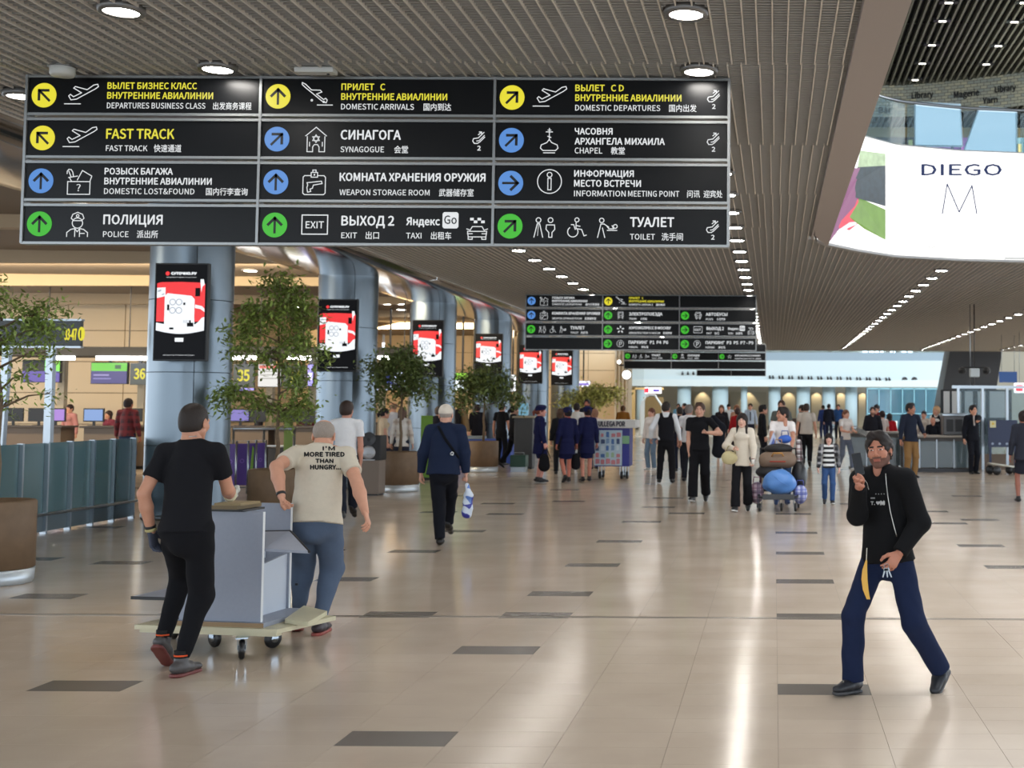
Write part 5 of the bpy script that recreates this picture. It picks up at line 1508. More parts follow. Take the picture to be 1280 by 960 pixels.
# canopies with tube lights, numbers and screens above the check-in desks
M_CAN = mat('canopy_dark', srgb(34, 33, 32), .6)
M_TUBE = mat('tube_glow', (1, .97, .92), emit=7)
def canopy(pxa, pxb, Y, label, tubes):
    a, b = at(pxa, 447, Y), at(pxb, 447, Y); q = thing('checkin_canopy', label, 'canopy', ((a.x + b.x) / 2, Y, a.z)); ox = (a.x + b.x) / 2
    MB().box(a.x - ox, b.x - ox, 0, 1.6, .06, .3).build('beam', M_CAN, q)
    for t0, t1 in tubes:
        MB().box(at(t0, 447, Y).x - ox, at(t1, 447, Y).x - ox, -.04, .04, -.05, .05).build('tube_light', M_TUBE, q)
    n_ = max(2, int((b.x - a.x) / 3))
    for k in range(n_):
        xx = a.x - ox + (k + .5) * (b.x - a.x) / n_
        MB().box(xx - .012, xx + .012, .7, .724, .3, LZ - a.z).build('hanger', M_DKMET, q)
    # posts down to the floor behind the desks
    for k in range(n_):
        xx = a.x - ox + (k + .5) * (b.x - a.x) / n_
        MB().box(xx - .09, xx + .09, 1.4, 1.58, -a.z, .06).build('post', mat('post_pale', srgb(170, 160, 140), .5), q)
    return q
canopy(-12, 196, 33.5, 'dark check-in canopy with tube lights left of the nearest column', [(68, 93), (121, 142), (143, 186)])
canopy(284, 394, 33.8, 'dark check-in canopy with tube lights between the first two columns', [(286, 304), (305, 320), (360, 388)])
canopy(440, 515, 37, 'dark check-in canopy between the second and third columns', [(470, 490)])
def number_board(px0, px1, py0, py1, Y, txt, label):
    a, b = at(px0, py1, Y), at(px1, py0, Y); W, H_ = b.x - a.x, b.z - a.z
    q = thing('hanging_number_sign', label, 'sign', (a.x, Y, a.z)); MB().bevbox(0, W, 0, .08, 0, H_, .01).build('panel', mat('gate_panel', srgb(58, 64, 66), .35), q)
    MB().box(W / 2 - .03, W / 2 + .03, .02, .06, H_, at(100, 447, 33.6).z + .055 - a.z).build('hanger', M_DKMET, q)
    T = MB(); put_text(T, txt, W / 2, H_ * .28, H_ * .46, W * .55, .012, y=-.006, align='c'); T.build('lettering', INK['Y'], q)
number_board(162, 187, 454, 481, 33.9, '36', 'dark number board reading 36 at the left edge of the nearest column')
number_board(291, 318, 455, 484, 34.2, '35', 'dark number board reading 35 just right of the nearest column')
number_board(354, 383, 457, 485, 34.2, '34', 'dark number board reading 34 half hidden by leaves near the second column')
def desk_screen(px0, px1, py0, py1, Y, label, cols):
    a, b = at(px0, py1, Y), at(px1, py0, Y); W, H_ = b.x - a.x, b.z - a.z
    q = thing('hanging_flight_screen', label, 'screen', (a.x, Y, a.z)); MB().bevbox(0, W, 0, .1, 0, H_, .01).build('casing', M_BLACK, q)
    MB().box(W / 2 - .03, W / 2 + .03, .03, .08, H_, (at(100, 447, 33.6).z + .055 if Y < 35 else LZ + .02) - a.z).build('hanger', M_DKMET, q)
    for (v0, v1, u0, u1, c_, e) in cols: MB().box(W * u0, W * u1, -.012 - .004 * (u0 > .05), -.002, H_ * (1 - v1), H_ * (1 - v0)).build('display', mat('disp_%d_%d_%d' % c_, srgb(*c_), .3, emit=e), q)
    return q
GP = [(.03, .40, .02, .98, (92, 176, 44), .8), (.40, .97, .02, .98, (52, 44, 110), .7), (.12, .3, .66, .82, (60, 100, 60), .5), (.55, .62, .08, .5, (140, 132, 180), .7), (.72, .78, .08, .56, (120, 112, 170), .7)]
desk_screen(113, 160, 453, 480, 33.9, 'green and violet flight screen left of the number 36', GP)
desk_screen(27, 76, 450, 478, 33.9, 'green and violet flight screen behind the steel gate posts', [(.03, .5, .6, .98, (110, 200, 60), .9), (.5, .97, .02, .98, (80, 60, 150), .7)])
desk_screen(322, 352, 455, 484, 34.2, 'white notice screen with red heading between the boards 35 and 34', [(.03, .97, .02, .98, (206, 204, 200), .7), (.06, .2, .06, .94, (206, 92, 80), .7), (.3, .34, .1, .9, (150, 146, 140), .6), (.45, .49, .1, .9, (150, 146, 140), .6), (.6, .64, .1, .9, (150, 146, 140), .6)])
desk_screen(384, 392, 455, 483, 34.2, 'narrow violet and white screen beside the second column', [(.03, .97, .05, .95, (150, 140, 220), .9), (.4, .7, .2, .8, (235, 235, 250), 1.0)])
desk_screen(465, 508, 462, 488, 44, 'blue and white screen behind the tree between second and third columns', [(.03, .97, .02, .98, (205, 214, 250), 1.1), (.2, .7, .2, .6, (60, 80, 200), .9), (.4, .9, .7, .9, (40, 44, 90), .6)])
desk_screen(566, 589, 466, 489, 44, 'green and white screen between the third and fourth columns', [(.03, .4, .02, .98, (150, 225, 60), 1.0), (.4, .97, .02, .98, (225, 238, 245), 1.1), (.55, .9, .7, .95, (60, 70, 100), .5)])
desk_screen(291, 318, 485, 488, 34.2, 'thin violet strip display under the number 35', [(.1, .9, .02, .98, (150, 140, 220), .8)])
desk_screen(636, 645, 468, 490, 52, 'small white screen with a black figure right of the fourth tree', [(.03, .97, .02, .98, (228, 230, 235), 1.1), (.2, .8, .3, .7, (40, 40, 44), .3)])
desk_screen(720, 738, 476, 484, 58, 'small white and violet lit sign on the beige end wall', [(.05, .95, .02, .98, (236, 232, 240), 1.1), (.35, .7, .1, .9, (120, 100, 190), .8)])
# check-in desks with monitors
DK = mat('checkin_front', srgb(112, 98, 84), .5); DT = mat('checkin_top', srgb(70, 62, 56), .4)
dl = ['brown check-in desk behind the glass fence, farthest left', 'brown check-in desk in front of the man in the red plaid shirt', 'brown check-in desk left of the nearest column', 'brown check-in desk right of the nearest column', 'brown check-in desk behind the second tree', 'low check-in desk between second and third columns']
for i, (a, b, Y) in enumerate(((-10, 76, 32.0), (100, 152, 32.0), (155, 182, 33.0), (286, 336, 33), (340, 398, 33), (455, 512, 39.6))):
    q = desk('checkin_desk', dl[i], a, b, Y, 1.12, DK, DT, .7)
    W = at(b, 500, Y).x - at(a, 500, Y).x
for i, (px, py, Y) in enumerate(((16, 530, 31.9), (48, 531, 31.9), (69, 531, 31.9), (117, 530, 31.9), (165, 530, 32.6), (300, 530, 33), (320, 531, 33), (360, 529, 33), (382, 529, 33))):
    p_ = at(px, py, Y + .4)
    q = thing('monitor', ['black monitor on the farthest left check-in desk', 'black monitor behind the second steel gate post', 'violet lit monitor right of the gate posts', 'blue lit monitor on the desk near the red plaid man', 'black monitor beside the nearest column',
                          'violet lit monitor on the desk right of the nearest column', 'black monitor left of the second tree trunk', 'black monitor right of the second tree trunk', 'black monitor next to the second column'][i], 'monitor', (p_.x, Y + .4, 1.12))
    MB().bevbox(-.26, .26, -.02, .03, .10, .44, .008).build('casing', M_BLACK, q)
    if i in (2, 3, 5): MB().box(-.23, .23, -.026, -.02, .13, .41).build('display', mat('mon_%d' % i, srgb(*[(150, 110, 190), (110, 140, 190), (110, 100, 170)][(2, 3, 5).index(i)]), .3, emit=.7), q)
    MB().box(-.03, .03, 0, .03, .01, .12).box(-.12, .12, -.08, .1, 0, .012).build('stand', M_BLACK, q)
    # conveyor cover behind the desk
# dark baggage belts behind the desks
for i, (a, b, Y, lb) in enumerate(((20, 100, 31.0, 'black baggage scale in front of the left check-in desks'), (284, 330, 32.2, 'dark baggage belt beside the nearest column'), (335, 392, 31.6, 'dark baggage belt behind the second potted tree'))):
    x0, x1 = at(a, 560, Y).x, at(b, 560, Y).x
    q = thing('baggage_belt', lb, 'conveyor', ((x0 + x1) / 2, Y, 0)); W = (x1 - x0) / 2
    MB().bevbox(-W, W, 0, .6, .06, .62, .03).build('body', mat('belt_black', srgb(30, 28, 28), .5), q)
    MB().tube([(-W, -.04, .66), (W, -.04, .66)], .03, 8).build('rail', M_BRUSH, q); MB().box(-W + .05, W - .05, .05, .5, 0, .06).build('plinth', M_DKMET, q)
# queue rail and purple banners
q = thing('queue_rail', 'steel queue handrail above the purple banners', 'railing', (at(320, 540, 26).x, 26, 0))
x0 = at(292, 540, 26).x - q.location.x; x1 = at(368, 540, 26).x - q.location.x
MB().tube([(x0, 0, 1.2), (x1, 0, 1.2)], .03, 8).build('handrail', M_STEEL, q)
for k in range(3): MB().tube([(x0 + (x1 - x0) * k / 2, 0, 0), (x0 + (x1 - x0) * k / 2, 0, 1.2)], .025, 8).build('post', M_STEEL, q)
M_PUR = mat('banner_purple', srgb(76, 50, 130), .5)
for i, (a, b) in enumerate(((283, 294), (297, 309), (311, 319), (321, 331))):
    Y = 24.2 + i * .25
    x0, x1 = at(a, 570, Y).x, at(b, 570, Y).x
    q = thing('banner_barrier', ['purple barrier banner against the nearest column', 'second purple barrier banner from the nearest column', 'purple barrier banner with a green figure', 'purple barrier banner by the second tree pot'][i], 'barrier', ((x0 + x1) / 2, Y, 0))
    W = (x1 - x0) / 2
    MB().box(-W, W, -.01, .01, .16, .95).build('banner', M_PUR, q)
    MB().tube([(-W - .02, 0, 0), (-W - .02, 0, 1.0), (W + .02, 0, 1.0), (W + .02, 0, 0)], .018, 8).tube([(-W - .02, 0, .12), (W + .02, 0, .12)], .015, 6).build('frame', M_STEEL, q)
    if i == 2: MB().poly([(-W * .7, -.02, .2), (W * .5, -.02, .2), (W * .7, -.02, .85), (W * .2, -.02, .9)], (0, .008, 0)).build('print', mat('banner_green', srgb(126, 170, 70), .5), q)
    else:
        T = MB(); disc(T, 0, .62, W * .45, -.013, 14, W * .3); T.build('print', mat('banner_lilac', srgb(120, 92, 176), .5), q)
q = thing('green_banner', 'green roll-up banner left of the bald man', 'banner', (at(360, 560, 27).x, 27, 0)); MB().box(-.09, .09, -.01, .01, .5, 1.35).build('banner', mat('lime', srgb(120, 146, 56), .5), q); MB().box(-.2, .2, -.06, .06, 0, .06).build('base', M_DKMET, q); MB().tube([(0, .03, .03), (0, .03, 1.4)], .015, 6).build('pole', M_STEEL, q)
q = thing('green_banner', 'bright green roll-up banner behind the man in the white cap', 'banner', (at(533, 560, 29).x, 29, 0)); MB().box(-.13, .13, -.01, .01, .06, 1.45).build('banner', mat('lime2', srgb(106, 148, 52), .5), q); MB().box(-.14, .14, -.06, .06, 0, .06).build('base', M_DKMET, q); MB().tube([(0, .03, .03), (0, .03, 1.5)], .015, 6).build('pole', M_STEEL, q)
# loudspeaker on its box
Yq = 24.3
a_ = at(464, 612, Yq)
q = thing('speaker_stand', 'grey-brown box plinth under the black loudspeaker', 'plinth', (at(463, 600, Yq).x, Yq, 0))
zt_ = at(463, 575, Yq).z
MB().bevbox(-.2, .22, -.2, .2, .03, zt_, .01).build('body', mat('plinth_grey', srgb(120, 108, 98), .6), q); MB().box(-.18, .2, -.18, .18, 0, .03).build('plinth', M_DKMET, q)
q2 = thing('loudspeaker', 'black loudspeaker with two round cones on a grey-brown box', 'speaker', (at(464, 600, Yq).x, Yq, zt_))
MB().bevbox(-.22, .22, -.2, .2, 0, at(464, 544, Yq).z - zt_, .012).build('cabinet', mat('speaker_black', srgb(20, 20, 22), .5), q2)
MB().lathe([(.001, -.21), (.05, -.215), (.07, -.205), (.12, -.225), (.13, -.20)], 24, c=(0, .15), axis='Y', closed=True).build('cone', mat('cone_light', srgb(170, 172, 176), .35, .5), q2)
MB().lathe([(.001, -.195), (.06, -.205), (.11, -.215), (.135, -.215), (.14, -.20)], 24, c=(0, .39), axis='Y', closed=True).build('cone', mat('cone_dark', srgb(50, 52, 56), .4), q2)
MB().box(-.12, .12, -.205, -.2, .0, .02).build('label_plate', mat('cone_light', srgb(170, 172, 176), .35, .5), q2)

# kiosks and boxes in the middle distance, left
p_ = fl(657, 592)
q = thing('info_kiosk', 'grey self-service kiosk with a small blue display, left of the first uniformed woman', 'kiosk', (at(652, 590, 34).x, 34, 0))
MB().bevbox(-.22, .28, 0, .4, .05, 1.35, .03).build('body', mat('kiosk_grey', srgb(58, 60, 64), .45), q)
MB().bevbox(-.1, .16, -.05, .0, 1.42, 1.74, .02).build('display', mat('kiosk_blue', srgb(110, 160, 180), .3, emit=.5), q)
MB().box(-.26, .32, -.04, .44, 1.35, 1.4).build('shelf', mat('kiosk_top', srgb(160, 150, 130), .5), q); MB().box(.0, .06, .0, .05, 1.38, 1.5).box(-.2, .26, .02, .38, 0, .05).build('stem', M_DKMET, q)
q = thing('green_crate', 'dark green crate on the floor beside the kiosk', 'crate', (at(651, 575, 33).x, 32.6, 0)); MB().bevbox(-.2, .2, 0, .4, .12, .42, .02).build('body', mat('crate_green', srgb(36, 72, 62), .5), q)
MB().box(-.18, .18, .03, .37, 0, .12).build('base', M_BRUSH, q)
MB().tube([(-.12, .2, .42), (-.12, .2, .48), (.12, .2, .48), (.12, .2, .42)], .012, 6).build('handle', M_BRUSH, q)
q = thing('blue_counter', 'blue and grey low counter behind the fourth tree pot', 'counter', (at(594, 560, 36.4).x, 36.4, 0)); MB().bevbox(-.5, 1.0, 0, .5, .02, .72, .02).build('body', mat('ctr_blue', srgb(50, 80, 170), .5), q); MB().box(-.55, .2, -.03, .53, .72, .80).build('worktop', mat('ctr_grey', srgb(120, 136, 150), .5), q); MB().box(-.45, .95, .02, .48, 0, .02).build('plinth', M_DKMET, q)

# poster-covered luggage trolley stack
Yt = 29.6
x0, x1 = at(743, 580, Yt).x, at(786.5, 580, Yt).x
q = thing('poster_cart', 'cart wrapped in blue and white poster panels beside the uniformed women', 'cart', ((x0 + x1) / 2, Yt, 0)); W = (x1 - x0) / 2
z0, z1 = .30, 1.18
MB().box(-W, W, 0, .7, z0, z1).build('body', mat('cart_navy', srgb(40, 44, 130), .45), q)
MB().box(-W, W * .58, -.012, 0, z0 + .02, z1 - .05).build('poster', mat('poster_pale', srgb(176, 198, 214), .5), q)
r = random.Random(11)
for i in range(5):
    for j in range(5):
        c_ = r.choice([(70, 110, 170), (200, 215, 225), (120, 150, 190), (190, 120, 130), (60, 80, 120), (150, 180, 150)])
        u = -W * .94 + i * W * .30; v = z0 + .05 + j * .155; dw, dh = W * .25 * r.uniform(.6, 1), .12 * r.uniform(.6, 1)
        MB().add([(u, -.018, v), (u + dw, -.018, v + r.uniform(-.01, .02)), (u + dw, -.018, v + dh), (u + dw * .4, -.018, v + dh * 1.1), (u, -.018, v + dh)], [(0, 1, 2, 3, 4)]).build('print', mat('pr_%d_%d_%d' % c_, srgb(*c_), .5), q)
MB().box(W * .62, W * .98, -.014, 0, z0 + .02, z0 + .5).build('print', mat('cart_blue', srgb(38, 46, 140), .45), q); MB().box(W * .60, W * .99, -.016, 0, z0 + .52, z0 + .70).build('print', mat('cart_green', srgb(130, 180, 140), .5), q)
MB().bevbox(-W - .05, W + .15, -.08, .78, z1, z1 + .19, .02).build('top_tray', mat('cart_white', srgb(208, 208, 206), .5), q)
T = MB(); put_text(T, 'ULLEGA POR', -W * .75, z1 + .04, .11, W * 1.5, .01, y=-.088); T.build('lettering', mat('cart_ink', srgb(70, 70, 80), .5), q)
for x, y in ((-W * .7, .1), (W * .55, .1), (-W * .7, .6), (W * .55, .6), (W * .85, .1)):
    MB().lathe([(.001, -.03), (.08, -.03), (.095, 0), (.08, .03), (.001, .03)], 14, axis='X', closed=True).build('wheel', M_BLACK, q, loc=(x, y, .095)); MB().box(x - .045, x - .032, y - .03, y + .03, .09, .32).box(x + .032, x + .045, y - .03, y + .03, .09, .32).build('fork', M_BRUSH, q)

# ================================================================ potted trees
M_POT = mat('pot_brown', srgb(112, 90, 68), .6, noise=.25, scale=9, bump=.2)
M_POTB = mat('pot_base', srgb(196, 204, 210), .35, .5)
M_SOIL = mat('pebbles', srgb(150, 140, 126), .9, noise=.5, scale=30, bump=.6)
M_BARK = mat('bark', srgb(110, 92, 72), .8, noise=.3, scale=20, bump=.5)
def leafmat(name, c):
    m = mat(name, c, .45, spec=.4); nt = m.node_tree; b = nt.nodes['Principled BSDF']
    g = nt.nodes.new('ShaderNodeNewGeometry'); mx = nt.nodes.new('ShaderNodeMix'); mx.data_type = 'RGBA'
    mx.inputs[6].default_value = tuple(v * .55 for v in c) + (1,); mx.inputs[7].default_value = tuple(min(1, v * 1.7) for v in c) + (1,)
    nt.links.new(g.outputs['Random Per Island'], mx.inputs[0]); nt.links.new(mx.outputs[2], b.inputs['Base Color'])
    b.inputs['Subsurface Weight'].default_value = .0; return m
M_LEAF = leafmat('leaf_green', srgb(118, 136, 66)); M_LEAFD = leafmat('leaf_dark', srgb(92, 106, 58)); M_LEAFY = leafmat('leaf_yellow', srgb(170, 170, 96))
def potted_tree(label, px, Y, top, clusters, nleaf, L, lm, seed, pot_top=.78, pot_r=.38, shrub=False, scale_px=None):
    """clusters in photo px: (x, y, rx, ry, weight)"""
    X = at(px, 560, Y).x
    q = thing('potted_tree', label, 'plant', (X, Y, 0))
    MB().lathe([(.001, 0), (pot_r - .02, 0), (pot_r - .01, .02), (pot_r, .14), (pot_r, .14), (.001, .14)], 36, closed=True).build('pot_base', M_POTB, q)
    MB().lathe([(pot_r - .02, .14), (pot_r, .15), (pot_r, pot_top - .015), (pot_r - .015, pot_top), (pot_r - .05, pot_top), (pot_r - .06, pot_top - .06), (.001, pot_top - .06)], 36, closed=True).build('pot', M_POT, q)
    s_ = MB().lathe([(.001, pot_top - .03), (pot_r * .5, pot_top - .035), (pot_r - .055, pot_top - .05)], 24, closed=True).build('pebbles', M_SOIL, q); s_['kind'] = 'stuff'
    r = random.Random(seed)
    tops = [Vector((at(c[0], c[1], Y).x - X, r.uniform(-.25, .25), at(c[0], c[1], Y).z)) for c in clusters]
    zb = pot_top - .05; zm = min(t_.z for t_ in tops); zM = max(t_.z for t_ in tops)
    k_ = max(range(len(tops)), key=lambda i: tops[i].z)
    tr = [Vector((0, 0, zb)), Vector((.015, .01, zb + .4)), Vector((-.01, .02, (zb + zm) / 2 + .1)), Vector((.02, 0, zm)), tops[k_] * .5 + Vector((0, 0, zm)) * .5, tops[k_]]
    MB().tube(tr, [.035, .03, .027, .024, .016, .006], 8).build('trunk', M_BARK, q)
    br = MB()
    for t_ in tops:
        zz = max(zm - .25, min(t_.z - .15, zM - .2)); a = Vector((0, 0, zz))
        br.tube([a, a * .4 + t_ * .6 + Vector((0, 0, .04)), t_], [.014, .009, .003], 5)
    f = MB()
    kf = Y / 1600
    tot = sum(c[4] for c in clusters)
    for c, t_ in zip(clusters, tops):
        n_ = int(nleaf * c[4] / tot); sub = []
        for _ in range(max(5, n_ // 28)):
            g = Vector((r.gauss(0, .45) * c[2] * kf, r.gauss(0, .4) * c[2] * kf, r.gauss(0, .45) * c[3] * kf)); sub.append(t_ + g)
            br.tube([t_, t_ + g], [.006, .002], 4)
        for i in range(n_):
            s0_ = r.choice(sub); ctr = s0_ + Vector((r.gauss(0, .10), r.gauss(0, .10), r.gauss(0, .09) - .02)) * (L / .1)
            d = Vector((r.gauss(0, 1), r.gauss(0, 1), r.gauss(-.35, .7))).normalized(); sd = d.cross(Vector((r.gauss(0, .4), r.gauss(0, .4), 1))).normalized() * L * .19
            l_ = L * r.uniform(.7, 1.15); up_ = d.cross(sd).normalized() * L * .05
            f.add([ctr, ctr + d * l_ * .4 + sd + up_, ctr + d * l_, ctr + d * l_ * .4 - sd + up_, ctr + d * l_ * .45], [(0, 1, 4), (1, 2, 4), (2, 3, 4), (3, 0, 4)])
    me = bpy.data.meshes.new('foliage'); me.from_pydata([tuple(v) for v in f.v], [], f.f); me.materials.append(lm); me.update()
    o_ = obj('foliage', me, q); o_['kind'] = 'stuff'
    br.build('branches', M_BARK, q)
    return q
potted_tree('potted tree at the left edge in a brown round pot', -4, 12.4, 357, [(5, 375, 25, 22, 3), (30, 392, 26, 22, 3), (45, 410, 20, 14, 2), (10, 425, 22, 14, 1.5), (55, 440, 14, 10, .6), (30, 470, 18, 10, .6), (8, 500, 14, 12, .4), (50, 492, 10, 6, .3), (-30, 400, 30, 40, 3)], 2100, .075, M_LEAF, 1, .79, .36)
potted_tree('tallest potted tree, right of the nearest column', 346, 18.6, 340, [(342, 350, 16, 12, 2.2), (355, 372, 22, 16, 3), (340, 395, 26, 18, 3), (315, 415, 20, 14, 2), (362, 420, 20, 16, 2.2), (375, 395, 14, 14, 1.2), (296, 438, 12, 8, .8), (345, 440, 24, 12, 1.6), (288, 488, 16, 8, 1.4), (282, 500, 14, 6, .8), (315, 497, 16, 10, 1.2), (370, 462, 16, 12, 1.2), (385, 480, 14, 12, 1.2), (375, 505, 18, 12, 1.6), (350, 512, 16, 10, 1), (385, 445, 14, 8, .7)], 5200, .105, M_LEAF, 2)
potted_tree('potted tree with drooping crown right of the second column', 500, 25.3, 420, [(500, 452, 20, 14, 3), (520, 462, 18, 18, 3), (480, 462, 18, 14, 3), (505, 480, 26, 14, 3), (478, 485, 8, 12, 1), (530, 485, 8, 12, 1), (478, 500, 6, 6, .4), (505, 440, 12, 8, 1)], 3800, .12, M_LEAFD, 3)
potted_tree('potted tree with rounded dark crown below the fourth screen', 604, 32.5, 455, [(605, 470, 18, 12, 3), (590, 478, 16, 12, 2.5), (622, 476, 16, 12, 2.5), (610, 490, 24, 10, 3), (580, 495, 12, 8, 1), (635, 492, 10, 10, 1.2), (646, 500, 6, 8, .6), (577, 503, 6, 4, .4)], 3400, .14, M_LEAFD, 4)
potted_tree('farthest potted tree, behind the uniformed women', 742, 45.3, 478, [(742, 492, 14, 7, 3), (725, 494, 12, 6, 2), (758, 492, 12, 6, 2.4), (768, 489, 6, 4, .8), (708, 500, 9, 6, 1.5), (735, 500, 14, 6, 1.6)], 2400, .17, M_LEAFY, 5)

# ================================================================ the wooden dolly with the desk carcass
Zp = .205
FLc, FRc, BRc = fl(168, 781, Zp), fl(346, 787, Zp), fl(409, 763, Zp)
ux = (FRc - FLc); uy = (BRc - FRc)
Wd = ux.length; ang = math.atan2(ux.y, ux.x); dep = .95
q = thing('wooden_dolly', 'low pale plywood dolly on swivel castors pushed by two men', 'dolly', (FLc.x, FLc.y, 0), ang)
Minv = (Matrix.Translation((FLc.x, FLc.y, 0)) @ Matrix.Rotation(ang, 4, 'Z')).inverted()
M_PLY = mat('plywood', srgb(205, 198, 168), .5, noise=.15, scale=5)
M_PLYE = mat('plywood_edge', srgb(150, 124, 92), .6)
loc_ = lambda p_: Minv @ Vector(p_)
br_ = loc_(BRc)
f = MB().poly([(0, 0, Zp - .03), (Wd, 0, Zp - .03), (Wd + .12, dep * .62, Zp - .03), (0.06, dep, Zp - .03)], (0, 0, .03)); f.build('deck_board', M_PLY, q)
f = MB().poly([loc_(fl(a, b, Zp + .03)) - Vector((0, 0, .028)) for a, b in ((356, 774), (385, 778), (409, 764), (380, 757))], (0, 0, .03)); f.build('deck_board', M_PLY, q)
MB().box(.02, Wd - .02, .03, .10, Zp - .055, Zp - .03).box(.02, Wd - .02, dep * .6, dep * .6 + .07, Zp - .055, Zp - .03).build('batten', M_PLY, q)
M_CHR = mat('chrome', srgb(190, 205, 220), .15, 1.0)
for i, (px, py) in enumerate(((302, 824), (268, 809), (341, 810), (217, 799))):
    c_ = loc_(fl(px, py)); r_w = .068
    cs = thing('castor_tmp', None, None) if False else None
    wz = MB().lathe([(.001, -.017), (r_w - .012, -.019), (r_w, -.008), (r_w, .008), (r_w - .012, .019), (.001, .017)], 22, axis='X', closed=True)
    a_ = (.5, 1.1, -.4, .9)[i]
    fk = MB().poly([(-.03, -.03, r_w), (-.03, .02, r_w), (-.03, .04, Zp - .06), (-.03, -.035, Zp - .06)], (.006, 0, 0)).poly([(.024, -.03, r_w), (.024, .02, r_w), (.024, .04, Zp - .06), (.024, -.035, Zp - .06)], (.006, 0, 0)).box(-.04, .04, -.045, .045, Zp - .062, Zp - .055)
    o_ = fk.build('castor', M_CHR, q, loc=(c_.x, c_.y, 0)); o_.rotation_euler = (0, 0, a_)
    o2 = wz.build('wheel', M_BLACK, o_, loc=(0, 0, r_w))
    o3 = MB().lathe([(.001, -.026), (.026, -.026), (.028, .026), (.001, .026)], 16, axis='X', closed=True).build('hub', M_CHR, o_, loc=(0, 0, r_w))
# desk carcass on it
M_GB = mat('carcass_grey', srgb(148, 154, 168), .5, noise=.05, scale=40)
M_EDGE = mat('carcass_edge', srgb(214, 216, 218), .5)
M_DKE = mat('dark_edge', srgb(22, 22, 24), .5)
Zb = Zp + .03
A = loc_(fl(255, 776, Zb + .0)); Y1 = .07
gx0 = loc_(at(236, 700, FLc.y + .12)).x; gx1 = loc_(at(328, 700, FRc.y + .1)).x
zt1 = at(328, 640, FRc.y + .1).z
q2 = thing('desk_carcass', 'blue-grey chipboard desk carcass standing open on the plywood dolly', 'furniture', (FLc.x, FLc.y, Zp), ang)
def B2(nm, m, *a_, mb=None):
    f = MB(); f.box(*a_); return f.build(nm, m, q2)
zz = zt1 - Zp
B2('side_panel', M_GB, gx0, gx1, Y1, Y1 + .022, .032, zz)
B2('panel_edge', M_EDGE, gx1, gx1 + .004, Y1 - .001, Y1 + .023, .032, zz)
Y2 = Y1 + .60
gx2 = loc_(at(369, 640, FRc.y + Y2 + .1)).x; gx3 = loc_(at(300, 640, FRc.y + Y2)).x
zz2 = at(369, 628.5, FRc.y + Y2 + .1).z - Zp
B2('side_panel', M_GB, gx3, gx2, Y2, Y2 + .022, .032, zz2)
B2('panel_edge', M_EDGE, gx2, gx2 + .004, Y2 - .001, Y2 + .023, .032, zz2)
f = MB().box(gx0 - .02, gx1 + .04, Y1 - .03, Y2 + .03, .0, .030); f.build('bottom_board', M_GB, q2)
MB().box(gx0 - .022, gx1 + .042, Y1 - .035, Y1 - .03, .0, .030).build('board_edge', M_PLYE, q2)
f = MB().poly([(gx1 - .15, Y1 + .023, .03), (gx1 - .15, Y2 - .001, .03), (gx1 - .15, Y2 - .001, .43), (gx1 - .15, Y1 + .023, .36)], (-.02, 0, 0)); f.build('back_panel', mat('carcass_pale', srgb(186, 194, 206), .5), q2)
lq = [loc_(at(a, b, FRc.y + c)) - Vector((0, 0, Zp)) for a, b, c in ((322, 667, .52), (363, 666, .52), (387, 692, .24), (330, 689, .16))]
f = MB().poly(lq, (0, 0, .018)); f.build('loose_shelf', M_GB, q2)
f = MB(); f.tube([v + Vector((0, -.004, .012)) for v in lq[:3]], .010, 6); f.build('dark_edge', M_DKE, q2)
B2('fitting', M_DKE, gx1 - .08, gx1 - .06, Y2 - .006, Y2, .2, .215)
B2('strip', mat('silver_strip', srgb(220, 226, 232), .3), gx2 - .20, gx2 - .19, Y2 - .012, Y2, zz2 - .40, zz2 - .30)
lft = loc_(at(172, 745, FLc.y + .2))
q3 = thing('loose_board', 'thin grey board with a dark edge sticking out left of the dolly load', 'board', (FLc.x, FLc.y, Zp), ang)
zb_ = at(172, 747, FLc.y + .2).z - Zp
MB().box(lft.x, gx0 - .006, .12, .60, zb_, zb_ + .018).build('board', M_GB, q3); MB().box(lft.x - .003, gx0 - .006, .114, .12, zb_ - .002, zb_ + .020).build('dark_edge', M_DKE, q3)
MB().box(gx0 - .12, gx0 - .025, .15, .5, .001, zb_).build('block', M_DKE, q3)
q4 = thing('board_offcuts', 'small stack of brown board offcuts on top of the carcass, under the gloved hand', 'boards', (FLc.x, FLc.y, zt1), ang)
cx0, cx1 = loc_(at(264, 640, FRc.y + .15)).x, loc_(at(309, 640, FRc.y + .15)).x
MB().box(cx0, cx1, Y1 - .02, Y1 + .26, .0, .014).build('board', M_DKE, q4); MB().box(cx0, cx1 - .05, Y1 - .01, Y1 + .3, .014, .04).build('board', mat('offcut_brown', srgb(122, 104, 74), .6), q4); MB().box(cx0 + .02, cx1 - .03, Y1 + .0, Y1 + .25, .04, .056).build('board', mat('offcut_tan', srgb(150, 130, 92), .6), q4)
DOLLY_Z = zt1 + .056
# ================================================================ people
def V3(*a): return np.array(a, float)
D = math.radians
BLK = (24, 24, 28)
